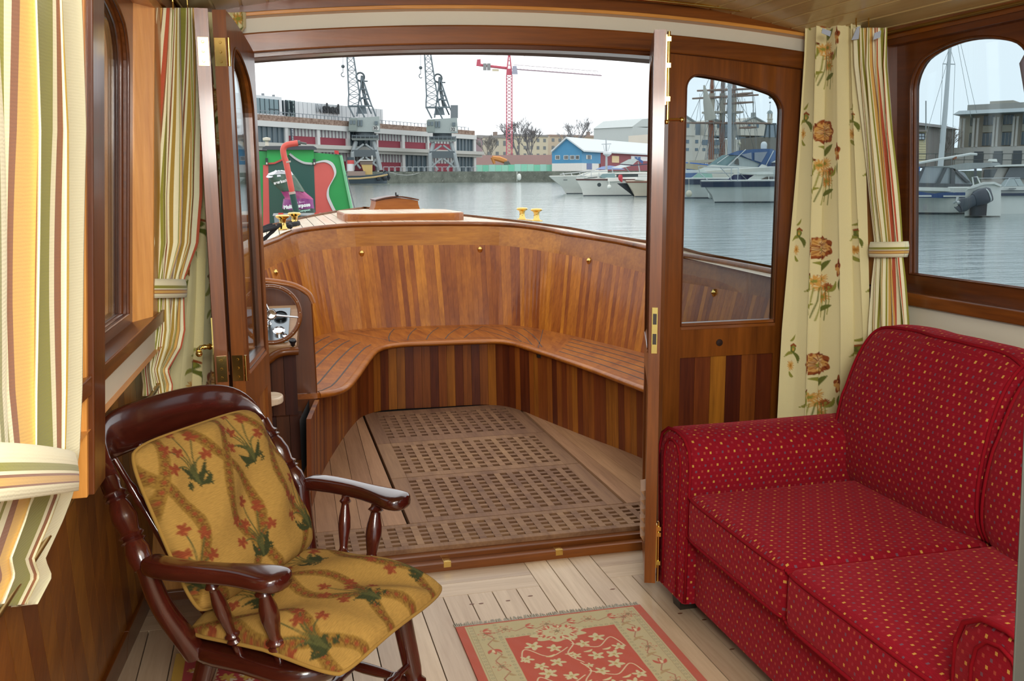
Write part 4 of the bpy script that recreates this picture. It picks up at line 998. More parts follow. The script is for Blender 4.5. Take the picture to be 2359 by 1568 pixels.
for k in range(12):
    y = .07+k*.105; 
    for sx, m in ((.085, 1), (cw_-.085, -1)):
        if k % 2: tulip(sx, y, .02, pi/2*m); 
        else: fleur(sx, y, .02, k)
        cv.stroke([(sx, y), (sx+.018*m, y+.035), (sx-.01*m, y+.07), (sx, y+.105)], .0016, '#a0604a'); cv.leaf(sx+.01, y+.04, sx+.03*m, y+.06, .005, '#a98f62')
for k in range(8):
    x = .08+k*.07
    (fleur if k % 2 else tulip)(x, .055, .017, *((k,) if k % 2 else (0,)))
    cv.stroke([(x, .055), (x+.03, .075), (x+.07, .055)], .0015, '#a0604a')
def ivory(x, y, r, rot):
    cv.blob(x, y, r, '#c9bf93', 5, .45, rot); cv.blob(x+r*.5*cos(rot), y+r*.5*sin(rot), r*.55, '#c9bf93', 4, .4, rot+.5); cv.blob(x, y, r*.3, '#b39a5e', 5, .3)
def vine(pts): cv.stroke([tuple(p)[:2] for p in catmull([(*p, 0) for p in pts], 8)], .0016, '#d8cda6')
cx = cw_/2
for y0 in (0, .62):
    cv.blob(cx-.01, .125+y0, .062, '#c2b88c', 9, .12, .3, 1.35, .8); 
    for k in range(9): tulip(cx-.01+.05*cos(k*.7), .115+y0+.03*sin(k*.7), .013, k*.7)
    fleur(cx-.01, .11+y0, .018)
for q in range(6):
    y = .20+q*.17
    vine([(cx, y-.05), (cx+.015, y), (cx-.02, y+.06), (cx+.01, y+.12)]); vine([(cx+.01, y), (cx+.08, y+.04), (cx+.14, y-.01), (cx+.165, y+.05)]); vine([(cx-.01, y+.02), (cx-.08, y+.06), (cx-.14, y+.0), (cx-.165, y+.06)])
    for dx, dy, r in ((.045, .01, .016), (-.05, .015, .017), (.10, -.02, .019), (-.11, -.015, .02), (.145, .055, .016), (-.15, .06, .016), (.06, .09, .018), (-.065, .10, .018), (.0, .075, .013), (.115, .095, .018), (-.12, .11, .016), (.02, -.03, .010)):
        ivory(cx+dx, y+dy, r, R9.uniform(0, 6))
    for dx in (.09, -.09, .03, -.03): cv.leaf(cx+dx, y+.06, cx+dx+.03, y+.05, .004, '#cfc394')
rug('fringed red and beige patterned rug on the pale floor boards', .521, 1.50, 1.155, 2.80, 330, 640, cv, True, '#9c4433')
cv = Canvas(160, 220, .42, .9, '#c49a2a'); cv.rect(.03, .03, .39, .87, '#a8231f'); R9 = random.Random(15)
for k in range(120): cv.blob(R9.uniform(.05, .38), R9.uniform(.05, .85), R9.uniform(.008, .018), R9.choice(['#d9c39a', '#c9a43a', '#dccfae']), 5, .4, R9.uniform(0, 6))
cv.rect(.0, .0, .03, .9, '#c39a1f')
rug('small red and yellow rug under the armchair', -.335, 1.95, .085, 2.85, 160, 220, cv, False, '#a8872a')

# ================================================================== armchair with loose cushions
AZ = math.radians(-36.9); CH0 = Vector((.06, 2.108, .0))
ch = thing('armchair', 'dark turned-wood armchair with bowed back rail beside the left wall', 'chair', tuple(CH0), rz=AZ)
DW = lambda a='z': wood('dark_stained_beech', '#240a06', '#4b1a10', a, .22, .75, .2, 12, .1)
mb = MB(); sh = []
for z, k in ((.392, .93), (.400, .98), (.415, 1.0), (.432, .985), (.437, .95)):
    ring = []
    for i in range(40):
        a = 2*pi*i/40; ca, sa = cos(a), sin(a); e = .45
        ring.append(Vector((-.015+.195*k*math.copysign(abs(ca)**e, ca), (.245+.012*(ca > 0))*k*math.copysign(abs(sa)**e, sa), z)))
    sh.append(ring)
mb.loft(sh); mb.build('seat', DW('x'), ch, smooth=50)
def turned(p, q, rmax, kind=0):
    p, q = Vector(p), Vector(q); L = (q-p).length
    pr = [[(0, .6), (.06, .62), (.10, .95), (.13, .6), (.16, .62), (.3, .92), (.42, .98), (.55, .8), (.66, .62), (.70, .66), (.73, 1.0), (.77, .7), (.80, .98), (.84, .6), (.92, .55), (1, .5)],
          [(0, .8), (.1, .95), (.2, 1), (.28, .8), (.30, 1.05), (.33, .75), (.36, 1.05), (.40, .8), (.55, 1.05), (.68, .9), (.74, .72), (.76, 1.0), (.79, .75), (.82, .98), (.86, .72), (1, .75)],
          [(0, 1.0), (.2, .95), (.45, .9), (.52, .75), (.55, 1.1), (.6, .8), (.63, 1.1), (.68, .8), (.8, .98), (.95, .7), (1, .65)]][kind]
    m = MB(); m.lathe([(r*rmax, h*L) for h, r in pr], p, q-p, 14); return m
# back stumps and stiles
STL, STR_ = ((-.16, -.215, .43), (-.215, -.29, .635)), ((-.16, .215, .43), (-.215, .27, .635))
for (a, b_), s in ((STL, -1), (STR_, 1)):
    a, b_ = Vector(a), Vector(b_); top = Vector((-.325, s*.262, .80))
    mb = MB(); P = catmull([a-Vector((0, 0, .02)), a.lerp(b_, .5)+Vector((-.012, s*.012, 0)), b_], 6); mb.tube(P, [lerp(.034, .024, i/(len(P)-1)) for i in range(len(P))], 12, flat=.8); mb.build('back_post', DW('z'), ch, smooth=60)
    m = turned(b_+Vector((0, 0, -.01)), top, .026, 1); m.build('back_spindle', DW('z'), ch, smooth=50)
    # arm: flat bow widening at the hand
    mb = MB(); xt = .105 if s < 0 else .10; rings = []
    sp = [(-.215, s*.285, .030), (-.17, s*.300, .032), (-.09, s*.292, .027), (-.02, s*.275, .026), (.03, s*.262, .036), (.07, s*.255, .047), (xt-.01, s*.253, .044), (xt+.012, s*.253, .028)]
    for x, y, w in sp:
        r_ = []
        for k in range(14):
            c_, s_ = cos(2*pi*k/14), sin(2*pi*k/14); r_.append(Vector((x, y+w*math.copysign(abs(c_)**.6, c_), .638+.019*math.copysign(abs(s_)**.6, s_)-.006*max(0, (x-.02)*8))))
        rings.append(r_)
    mb.loft(rings); mb.build('arm', DW('x'), ch, smooth=70, sub=1)
    x1, x2 = (-.055, .06) if s < 0 else (-.085, .02)
    turned((x1, s*.28, .625), (x1+.02, s*.222, .432), .0165).build('arm_spindle', DW('z'), ch, smooth=50)
    turned((x2, s*.258, .622), (x2+.0, s*.212, .432), .021).build('arm_spindle', DW('z'), ch, smooth=50)
mb = MB(); rings = []
for i in range(33):       # bowed crest rail, deep in the middle and curling down to the stiles
    t = i/32; a = (t-.5)*2; y = .262*math.copysign(1-(1-abs(a))**1.6, a); x = -.425+.105*abs(a)**2.2; zc = .862-.075*abs(a)**5; hh = lerp(.056, .034, abs(a)**2); th = .015+.006*abs(a)**4
    n = Vector((1, -math.copysign(.5*abs(a)**1.5, a), .1)).normalized()
    rings.append([Vector((x, y, zc))+n*th*math.copysign(abs(cos(q))**.7, cos(q))+Vector((-.12, 0, .99))*hh*math.copysign(abs(sin(q))**.7, sin(q)) for q in [2*pi*k/14 for k in range(14)]])
mb.loft(rings); mb.build('crest_rail', DW('y'), ch, smooth=60)
for y in (-.14, -.07, 0, .07, .14):
    turned((-.175+.02*abs(y), y, .435), (-.405+.3*y*y*8*.1, y*1.25, .82), .012).build('back_stick', DW('z'), ch, smooth=50)
for x, y, x2, y2 in ((.115, -.19, .165, -.235), (.115, .19, .165, .235), (-.15, -.18, -.25, -.24), (-.15, .18, -.25, .24)):
    turned((x, y, .40), (x2, y2, 0.0), .026, 2).build('leg', DW('z'), ch, smooth=50)
for y in (-.212, .212): turned((.14, y, .18), (-.20, y, .20), .015).build('stretcher', DW('x'), ch, smooth=50)
turned((-.03, -.21, .19), (-.03, .21, .19), .015).build('stretcher', DW('y'), ch, smooth=50)
turned((.137, -.21, .235), (.137, .21, .235), .015).build('stretcher', DW('y'), ch, smooth=50)
def cushion_canvas(nu, nv, wu, wv, seed, flip=False):
    cv = Canvas(nu, nv, wu, wv, '#9a783c'); R1 = random.Random(seed); gr, gr2, br, ro, li = '#34381f', '#4a4a28', '#5e3c1b', '#7a3a22', '#96713a'
    per, ht = .21, .25
    for c in range(-2, 4):            # ogee lattice of rosettes
        for ph in (0, 1):
            pts = []
            for k in range(41):
                v = -.35+k*(wv+.7)/40; pts.append((c*per+(1 if ph else -1)*per*.25*cos(2*pi*v/(2*ht)*1.0)+.03, v))
            for off in (-.014, .014): cv.stroke([(x+off, y) for x, y in pts], .0012, gr2, .7)
            cv.stroke(pts, .016, '#7d5f28', .85)
            for k in range(90):
                v = -.3+k*.021; x = c*per+(1 if ph else -1)*per*.25*cos(2*pi*v/(2*ht))+.03; cv.blob(x, v, .0105, br, 5, .2, k, ring=.004, a=.9); cv.blob(x, v, .0055, ro, a=.9)
    for c in range(-1, 4):
        for q in range(-1, 4):
            x = c*per+.03+(.0 if q % 2 else per*.5); y = q*ht+.11
            for k in range(7): cv.leaf(x, y+.05, x+R1.uniform(-.05, .05), y+R1.uniform(-.015, .03), .0055, gr, bend=R1.uniform(-.3, .3))
            for k in range(16): cv.blob(x+R1.uniform(-.035, .035), y+.045+R1.uniform(-.022, .012), R1.uniform(.003, .006), gr, 4, .5)
            for dx, dy in ((-.05, -.07), (.005, -.11), (.045, -.08), (-.06, -.01), (.05, -.02), (-.02, -.05)):
                cv.stroke([tuple(p)[:2] for p in catmull([(x, y+.05, 0), (x+dx*.3, y+dy*.3, 0), (x+dx, y+dy, 0)], 6)], .0018, gr2)
                cv.blob(x+dx, y+dy, .013, ro, 5, .45, R1.random()*6, a=.9); cv.blob(x+dx+.003, y+dy+.006, .005, '#96592e', 4, .3)
                for k in range(3): cv.leaf(x+dx, y+dy, x+dx+.016*cos(k*2.1+dx*9), y+dy+.016*sin(k*2.1+dx*9), .0032, ro)
    return cv
def cushion(nm, lab, corners, thick, nu, nv, seed, nrm, wu, wv, flop=None):
    """corners in chair space: a(0,0) b(1,0) c(1,1) d(0,1)"""
    root = thing(nm, lab, 'cushion', tuple(CH0), rz=AZ); a, b_, c, d = [Vector(p) for p in corners]; nrm = Vector(nrm).normalized(); R1 = random.Random(seed)
    wob = [(R1.uniform(2, 9), R1.uniform(2, 9), R1.uniform(0, 6)) for _ in range(4)]
    cv = cushion_canvas(nu, nv, wu, wv, seed); top = []; bot = []
    for i in range(nu):
        u = i/(nu-1); rt = []; rb = []
        for j in range(nv):
            v = j/(nv-1); p = a.lerp(b_, u).lerp(d.lerp(c, u), v)
            cu = 1-abs(2*u-1)**3.2; cvv = 1-abs(2*v-1)**3.2; pf = max(0, cu*cvv)**.42
            # corners pull out, edges pull in a little
            ctr = (a+b_+c+d)/4; p = p+(ctr-p)*(.075*(abs(2*u-1)*abs(2*v-1))**5+.03*max(abs(2*u-1), abs(2*v-1))**6)
            w = sum(sin(k1*u*2+k2*v*2+k3) for k1, k2, k3 in wob)*.0055*min(1, pf*1.5)
            if flop: p = p+Vector((0, 0, flop(u, v)))
            rt.append(p+nrm*(thick*pf+w)); rb.append(p-nrm*(thick*.35*pf))
        top.append(rt); bot.append(rb)
    uvs = [[(i/(nu-1)*wu, j/(nv-1)*wv) for j in range(nv)] for i in range(nu)]
    mb = MB(); mb.grid(top, uvs); mb.grid(bot, uvs)
    o = mb.build('cover', painted('gold_tapestry', 1.0, 1, .38, .0, (60, 420, 1)), root, smooth=180, uv=True); set_col(o, np.concatenate([cv.colors()]*2))
    edge = [top[i][0] for i in range(nu)]+[top[-1][j] for j in range(nv)]+[top[i][-1] for i in range(nu-1, -1, -1)]+[top[0][j] for j in range(nv-1, -1, -1)]
    mb = MB(); mb.tube(edge[::3], .0045, 6, closed=True); mb.build('piping', plain('gold_piping', '#8f6d2c', .95), root, smooth=180); return root
cushion('seat_cushion', 'gold tapestry seat cushion lying on the armchair', [(-.20, .235, .462), (-.20, -.235, .455), (.235, -.25, .462), (.245, .235, .470)], .050, 150, 150, 51, (0, 0, 1), .5, .48, lambda u, v: -.018*max(0, v-.55)/.45+.006*sin(6*u+4*v))
cushion('back_cushion', 'gold tapestry back cushion leaning in the armchair', [(-.300, -.245, .865), (-.305, .205, .862), (-.135, .225, .498), (-.135, -.235, .492)], .055, 150, 180, 52, (.9, 0, .38), .50, .48)

# ================================================================== sofa
so = thing('sofa', 'red dotted two-seat sofa with piped cushions along the right wall', 'sofa', (1.65, 2.15, 0))
def relS(mb): return rel(mb, so)
SF = sofacloth(); YA0, YA1 = 2.595, 2.835     # far arm
def rounded(x0, y0, z0, x1, y1, z1, r, nb=4):
    m = MB(); bm = bmesh.new(); bmesh.ops.create_cube(bm, size=1.0)
    for v in bm.verts: v.co = Vector((lerp(x0, x1, v.co.x+.5), lerp(y0, y1, v.co.y+.5), lerp(z0, z1, v.co.z+.5)))
    bmesh.ops.bevel(bm, geom=list(bm.edges), offset=r, segments=nb, affect='EDGES', profile=.5)
    bm.verts.ensure_lookup_table(); m.add([v.co.copy() for v in bm.verts], [[v.index for v in f.verts] for f in bm.faces]); bm.free(); return m
def arm(y0, y1, nm='arm'):
    mb = MB(); rings = []
    yc = (y0+y1)/2; w = (y1-y0)/2
    prof = [(yc-w*.86, .082), (yc-w*.9, .30), (yc-w*.98, .48), (yc-w*1.0, .545), (yc-w*.9, .592), (yc-w*.6, .622), (yc-w*.1, .634), (yc+w*.45, .628), (yc+w*.85, .600), (yc+w*1.0, .555), (yc+w*.98, .48), (yc+w*.9, .30), (yc+w*.86, .082)]
    for x, k, dz in ((1.225, .90, -.012), (1.232, .965, -.004), (1.25, 1.0, 0), (1.45, 1.0, 0), (1.8, 1.0, .004), (2.02, 1.0, .006)):
        rings.append([Vector((x, yc+(y-yc)*k, (lerp(.3, z, k) if z > .3 else z)+dz*(z > .4)) ) for y, z in prof])
    mb.loft(rings); a = relS(mb).build(nm, SF, so, smooth=50, boxuv=True, bevel=.0)
    mb = MB(); P = [Vector((1.231, yc+(y-yc)*.985, max(.088, z-.003))) for y, z in prof]; mb.tube(P, .0055, 8); relS(mb).build('piping', plainred(), a, smooth=180)
    mb = MB(); P = [Vector((1.223, yc+(y-yc)*.52, lerp(.35, z, .88))) for y, z in prof[1:-1]]; mb.tube([Vector((1.223, P[0].y, .09))]+P+[Vector((1.223, P[-1].y, .09))], .004, 8); relS(mb).build('piping', plainred(), a, smooth=180)
    return a
arm(YA0, YA1); arm(1.19, 1.42)
b_ = relS(rounded(1.262, 1.40, .072, 2.03, 2.62, .305, .02)).build('base', SF, so, smooth=50, boxuv=True)
b_ = relS(rounded(1.93, 1.25, .10, 2.055, 2.80, .80, .05)).build('back_frame', SF, so, smooth=50, boxuv=True)
def cush(mb_, nm, puff, P):
    pass
def seat_cushion(y0, y1, x0, zt, nm='seat_cushion'):
    m = rounded(x0, y0, .302, 1.86, y1, zt, .035, 5); o = relS(m).build(nm, SF, so, smooth=180, boxuv=True)
    for z in (zt-.016, .318):
        q = [(x0+.012, y0+.03), (x0+.03, y0+.012)]
        P = [Vector((1.80, y0+.006, z)), Vector((x0+.06, y0+.006, z)), Vector((x0+.018, y0+.018, z)), Vector((x0+.004, y0+.055, z)), Vector((x0+.002, (y0+y1)/2, z)), Vector((x0+.004, y1-.055, z)), Vector((x0+.018, y1-.018, z)), Vector((x0+.06, y1-.006, z)), Vector((1.80, y1-.006, z))]
        mb = MB(); mb.tube(catmull(P, 5), .0052, 8); relS(mb).build('piping', plainred(), o, smooth=180)
    return o
def domed(o, amp, ax='z'):
    me = o.data; bb = [min(v.co.x for v in me.vertices), max(v.co.x for v in me.vertices), min(v.co.y for v in me.vertices), max(v.co.y for v in me.vertices), max(v.co.z for v in me.vertices)]
seat_cushion(2.005, 2.592, 1.215, .462); seat_cushion(1.415, 2.000, 1.208, .466)
def back_cushion(y0, y1):
    """reclining pillow-backed cushion: front face, rolled top, piped seam"""
    n, m = 26, 30; mb = MB(); P = []; prof = []
    F = [(1.80, .44), (1.775, .50), (1.775, .60), (1.80, .72), (1.85, .85), (1.905, .93), (1.955, .958), (2.01, .957), (2.07, .93), (2.085, .88), (2.06, .75), (2.03, .60), (2.02, .47), (1.95, .44)]
    F = [tuple(p)[:2] for p in catmull([(x, z, 0) for x, z in F], 4)]
    R1 = random.Random(int(y0*10))
    rows = []
    for i in range(n+1):
        t = i/n; e = abs(2*t-1)**5; y = lerp(y0, y1, t); r_ = []
        for k, (x, z) in enumerate(F):
            cxx, czz = 1.95, .70; q = 1-.10*e
            wr = .006*sin(9*t+z*14)*(z > .8)*(1-e)+.004*sin(23*t+z*5)*(z > .75)
            sh_ = .10*(z-.45)*1.0            # cushion leans a little along the sofa
            r_.append(Vector((cxx+(x-cxx)*q+wr, y+sh_*(1-t)*.5+.03*(z-.45), czz+(z-czz)*q)))
        rows.append(r_)
    mb.loft(rows); o = relS(mb).build('back_cushion', SF, so, smooth=180, boxuv=True)
    s = [r[22]+Vector((0, 0, .004)) for r in rows]; mb = MB(); mb.tube([rows[0][k] for k in range(0, 23)]+s[1:-1]+[rows[-1][k] for k in range(22, -1, -1)], .0055, 8); mb.v = [v for v in mb.v]; relS(mb).build('piping', plainred(), o, smooth=180)
back_cushion(2.015, 2.68); back_cushion(1.36, 2.0)
for y in (2.76, 1.27):
    for x in (1.30, 1.96):
        mb = MB(); mb.hexa([(x-.025, y-.02, 0), (x+.035, y-.02, 0), (x+.035, y+.035, 0), (x-.025, y+.035, 0)], [(x-.035, y-.03, .085), (x+.045, y-.03, .085), (x+.045, y+.045, .085), (x-.035, y+.045, .085)]); relS(mb).build('foot', plain('dark_foot', '#30281d', .5), so)
# chrome bent handle between the sofa and the door
mb = MB(); ct = [at(1543, 1215, 2.95), at(1530, 1238, 2.95), at(1524, 1252, 2.95), at(1527, 1262, 2.95), at(1546, 1266, 2.95)]; mb.tube(catmull(ct, 5), .0055, 10)
mb.tube(catmull([at(1546, 1266, 2.95), at(1556, 1262, 2.96), at(1560, 1300, 2.97), at(1562, 1333, 2.99)], 4), .0055, 8)
o = mb.build('chrome_handle', CHROME(), None, smooth=60); tag(o, 'bent chrome rod standing between the sofa arm and the door', 'rod')
# dark grey edges at the right of the picture
mb = MB(); p0, p1 = at(2332, 1560, 1.0), at(2359.5, 950, 1.0); dv = (p1-p0)/(p1.z-p0.z); ex_ = Vector((.06, .02, 0))
zz = lambda z: p0+dv*(z-p0.z)
mb.loft([[zz(z), zz(z)+ex_, zz(z)+ex_+Vector((.04, .04, 0)), zz(z)+Vector((.04, .04, 0))] for z in (0.0, 1.15)])
o = mb.build('upright_post', plain('dark_grey_plastic', '#4a4b44', .6), None, bevel=.006); tag(o, 'dark grey upright at the lower right edge, in front of the sofa', 'post')
mb = MB(); pc = at(2430, 105, 1.5)
mb.lathe([(.0, .0), (.03, -.002), (.048, -.010), (.056, -.028), (.040, -.10), (.036, -.11), (.0, -.11)], pc, (0, 0, 1), 24)
mb.tube([pc, Vector((pc.x, pc.y, CZ(pc.x)))], .004, 8)
o = mb.build('pendant_shade', plain('grey_shade', '#6b6875', .5), None, smooth=50); tag(o, 'grey rounded shade hanging at the upper right edge before the window', 'lamp shade')
# ================================================================== the harbour outside
TH = .0095
def ZW(Y): return -.14+TH*Y
def part(mb, nm, mat, root, **k):
    r = root; mb.v = [(x-r.location.x, y-r.location.y, z-r.location.z) for x, y, z in mb.v]; return mb.build(nm, mat, r, **k)
def P_(nm, col, rough=.7, **k): return plain(nm, col, rough, **k)
# water
t = NT('harbour_water'); tc = t.N('TexCoord'); mp = t.N('Mapping'); mp.inputs['Scale'].default_value = (.55, 1.7, 1); t.L(tc.outputs['Object'], mp.inputs[0])
n1 = t.noise(mp.outputs[0], 1.1, 6, .62); mp2 = t.N('Mapping'); mp2.inputs['Scale'].default_value = (.05, .16, 1); t.L(tc.outputs['Object'], mp2.inputs[0]); n2 = t.noise(mp2.outputs[0], 1, 3)
t.set(Base_Color=C3('#8a9999'), Roughness=.06); t.b.inputs['IOR'].default_value = 1.33
t.bump(t.math('ADD', n1, t.math('MULTIPLY', n2, .9)), .42, .10)
mb = MB(); mb.add([(-500, -30, ZW(-30)), (700, -30, ZW(-30)), (700, 900, ZW(900)), (-500, 900, ZW(900))], [(0, 1, 2, 3)])
asstruct(mb.build('water', t.m), 'rippled grey harbour water')
# quay
qp = [(430, 112), (600, 121), (880, 139), (1000, 145), (1110, 150), (1300, 147), (1500, 138), (1750, 120), (1960, 100), (2100, 92)]
mb = MB(); top = []; 
Q = [(at(px, 405, Y), Y) for px, Y in qp]
ztq = lambda Y: ZW(Y)+1.70
mb.loft([[(p.x, p.y, ZW(Y)-1), (p.x, p.y, ztq(Y)), (p.x*1.02, p.y+.8, ztq(Y)), (p.x, p.y+.9, ZW(Y)-1)] for p, Y in Q], True)
tq = NT('quay_stone'); tc = tq.N('TexCoord'); n = tq.noise(tc.outputs['Object'], .6, 6, .7); n2 = tq.noise(tc.outputs['Object'], 3, 4, .7)
c = tq.ramp(n, [(.3, C3('#4e544c')), (.7, C3('#7d8378'))]); c = tq.mix(tq.math('GREATER_THAN', n2, .66), c, C3('#a9ada6')); tq.set(Base_Color=c, Roughness=.9)
quay = struct('quay_wall', 'old stone quay wall across the water'); part(mb, 'wall', tq.m, quay)
mb = MB(); mb.grid([[(p.x, p.y+.4, ztq(Y)-.01), (p.x*3.5, p.y+320, ZW(Y+320)+1.9)] for p, Y in Q]); part(mb, 'ground', P_('quay_paving', '#8f8d86', .9), quay)
# facade helper: vertical plane through two surveyed ground points
class Fac:
    def __init__(s, pa, Ya, pb, Yb):
        s.A = at(pa, 400, Ya); s.B = at(pb, 400, Yb); s.d = Vector((s.B.x-s.A.x, s.B.y-s.A.y, 0)).normalized(); s.n = Vector((s.d.y, -s.d.x, 0))
    def hit(s, px, py):
        d = Vector(ray(px, py)); c = Vector(CAMP); t = (s.A-c).dot(s.n)/d.dot(s.n); return c+d*t
    def z(s, px, py): return s.hit(px, py).z
    def bx(s, mb, px0, px1, z0, z1, out=.2, back=.3, tone=0.0, mat=0):
        a = s.hit(px0, 400); b = s.hit(px1, 400); n = s.n
        q = lambda p, o, z: Vector((p.x+n.x*o, p.y+n.y*o, z))
        mb.hexa([q(a, out, z0), q(b, out, z0), q(b, -back, z0), q(a, -back, z0)], [q(a, out, z1), q(b, out, z1), q(b, -back, z1), q(a, -back, z1)], tone, mat)
    def M(s, px, py, out):
        p = s.hit(px, py)+s.n*out; x = s.d; z = Vector((0, 0, 1)); y = s.n
        return Matrix(((x.x, z.x, y.x, p.x), (x.y, z.y, y.y, p.y), (x.z, z.z, y.z, p.z), (0, 0, 0, 1)))
def stilts(*pts): pass
# ---- the long museum shed
F = Fac(600, 136, 1095, 174); shd = thing('warehouse', 'long grey waterfront shed with red doors and brick parapet', 'building', tuple(F.A))
zg = F.z(960, 394); zst, zsb = F.z(740, 334), F.z(740, 343); zft, zfb = F.z(610, 278), F.z(610, 291); zpt = F.z(610, 264)
conc = P_('hazed_concrete', '#c6c9c8', .8, scale=.3); mb = MB()  # concrete colour lightened to carry distance haze
F.bx(mb, 430, 1096, zg-1, zfb, -.9, 12); part(mb, 'shed_body', P_('dark_shed_body', '#4c5054', .8), shd)
brk = NT('brick_parapet'); tc = brk.N('TexCoord'); n = brk.noise(tc.outputs['Object'], 2.2, 3, .8); brk.set(Base_Color=brk.ramp(n, [(.35, C3('#6d5448')), (.65, C3('#a08c7e'))]), Roughness=.9)
mb = MB(); F.bx(mb, 430, 1096, zft, zpt, -.1, 12); part(mb, 'parapet', brk.m, shd)
mb = MB(); F.bx(mb, 430, 1096, zfb, zft, .3, 1.5); part(mb, 'fascia', conc, shd)
mb = MB(); F.bx(mb, 430, 1106, zsb, zst, 1.0, 1.2); F.bx(mb, 430, 1106, zsb-.45, zsb, .5, 1.2); part(mb, 'balcony_slab', P_('slab_grey', '#b4b6b1', .8), shd)
for a, b in ((660, 667), (733, 739), (802, 808), (868, 872), (927, 933), (985, 989), (1046, 1051), (1091, 1096)):
    mb = MB(); F.bx(mb, a, b, zg-1, zfb+.1, .15, 1); part(mb, 'pillar', conc, shd)
gl_d = P_('dark_glazing', '#4c5d66', .25); gl_l = P_('white_lattice', '#bcc3c1', .6); red = P_('shed_red', '#8a3645', .7)
def bay(a, b, lo, hi, kind):
    if kind == 'g':
        mb = MB(); F.bx(mb, a, b, lo, hi, -.55, .3); o = part(mb, 'glazed_bay', gl_d, shd); mb = MB()
        for k in range(6): F.bx(mb, lerp(a, b, k/5)-.35, lerp(a, b, k/5)+.35, lo, hi, -.45, .1)
        part(mb, 'mullion', P_('mullion_grey', '#7a868c', .5), shd).parent = o
    else:
        h = lerp(lo, hi, .52); mb = MB(); F.bx(mb, a, b, lo, h, -.5, .3); part(mb, 'red_door', red, shd)
        mb = MB(); F.bx(mb, a, b, h, hi, -.55, .3); o = part(mb, 'lattice_window', gl_l, shd); mb = MB()
        for k in range(9): F.bx(mb, lerp(a, b, k/8)-.16, lerp(a, b, k/8)+.16, h, hi, -.5, .05)
        for k in range(4):
            p0 = F.hit(lerp(a, b, k/4), 400); p1 = F.hit(lerp(a, b, (k+.5)/4), 400); p2 = F.hit(lerp(a, b, (k+1)/4), 400)
            for q, r in ((p0, p1), (p2, p1)): mb.tube([Vector((q.x, q.y, lerp(h, hi, .1)))-F.n*.42, Vector((r.x, r.y, hi))-F.n*.42] if k % 1 == 0 else [], .06, 4)
        part(mb, 'lattice_bars', P_('lattice_dark', '#938890', .7), shd).parent = o
for a, b, k in ((600, 660, 'g'), (669, 733, 'r'), (739, 802, 'r'), (808, 868, 'g'), (872, 927, 'r'), (933, 985, 'r'), (989, 1046, 'r'), (1052, 1091, 'g')): bay(a, b, zst, zfb, k)
for a, b, k in ((669, 733, 'g'), (739, 802, 'r'), (808, 868, 'r'), (872, 927, 'r'), (933, 985, 'g'), (989, 1046, 'r'), (1052, 1091, 'g')): bay(a, b, zg, zsb-.45, k)
G = Fac(600, 142, 1095, 180); clad = P_('hazed_cladding', '#d0d7db', .6, scale=.2)  # distance haze is mixed into the cladding colour by lightening it
mb = MB(); z1 = G.z(660, 231); G.bx(mb, 500, 886, zft, z1, 0, 9); part(mb, 'upper_storey', clad, shd)
mb = MB(); G.bx(mb, 500, 651, zft, G.z(640, 224), .5, 9); part(mb, 'glazed_corner', clad, shd)
mb = MB(); 
for k in range(24): px = 655+k*9.8; G.bx(mb, px, px+.5, zft, z1-.05, .03, .05)
part(mb, 'cladding_joint', P_('joint_grey', '#8f989f', .7), shd)
mb = MB(); G.bx(mb, 560, 642, G.z(610, 262), G.z(610, 228), .55, .1); o = part(mb, 'upper_window', P_('upper_glass', '#6f8890', .2), shd)
mb = MB()
for k in range(8): px = 600+k*10.6; G.bx(mb, px, px+.8, G.z(610, 262), G.z(610, 228), .62, .0)
G.bx(mb, 620, 642, G.z(610, 252), G.z(610, 250), .62, 0); part(mb, 'upper_mullion', P_('dark_mullion', '#35444a', .5), shd).parent = o
mb = MB(); G.bx(mb, 664, 684, G.z(670, 268), G.z(670, 231), .1, 0); part(mb, 'stair_opening', P_('stair_grey', '#93a6a6', .5), shd)
mb = MB(); G.bx(mb, 664, 665, G.z(670, 268), G.z(670, 231), .2, 0); G.bx(mb, 683, 684.2, G.z(670, 268), G.z(670, 231), .2, 0); G.bx(mb, 673.5, 674.5, G.z(670, 268), G.z(670, 231), .2, 0); G.bx(mb, 664, 684, G.z(670, 254), G.z(670, 252.5), .2, 0)
mb.tube([G.hit(665, 234)+G.n*.2, G.hit(674, 242)+G.n*.2], .12, 4); mb.tube([G.hit(665, 260)+G.n*.2, G.hit(674, 250)+G.n*.2], .12, 4); part(mb, 'stair_frame', P_('dark_mullion', '#35444a', .5), shd)
mb = MB()
for k in range(60): px = 600+k*8.2; F.bx(mb, px, px+.5, zpt, zpt+.55, -.3, .4)
F.bx(mb, 430, 1080, zpt+.5, zpt+.58, -.3, .35); part(mb, 'roof_railing', P_('rail_grey', '#7c8890', .6), shd)
for px, h0 in ((650, 214), (662, 222), (674, 215)):
    mb = MB(); G.bx(mb, px-1, px+1.2, G.z(660, 231), G.z(660, h0), -3, 3.4); part(mb, 'roof_stack', P_('stack_grey', '#7c8287', .7), shd)
bk_ = P_('sign_black', '#2c3034', .5); gy_ = P_('sign_grey', '#9aa2a8', .5)
o = text('sign_lettering', 'shed', G.M(760, 251.2, .25), (G.z(764, 240)-G.z(764, 263))*1.38, bk_, None, .08, .05, 1.0, .95); keepw(o, shd)
o = text('sign_lettering', 'M', G.M(733, 250.6, .25), (G.z(735, 242)-G.z(735, 262))*1.4, gy_, None, .08, .03, .95); keepw(o, shd)
mb = MB(); F.bx(mb, 667.5, 673, zst-1.2, zfb-.1, .6, -.5); o = part(mb, 'banner', P_('banner_dark', '#39434f', .7), shd)
mb = MB()
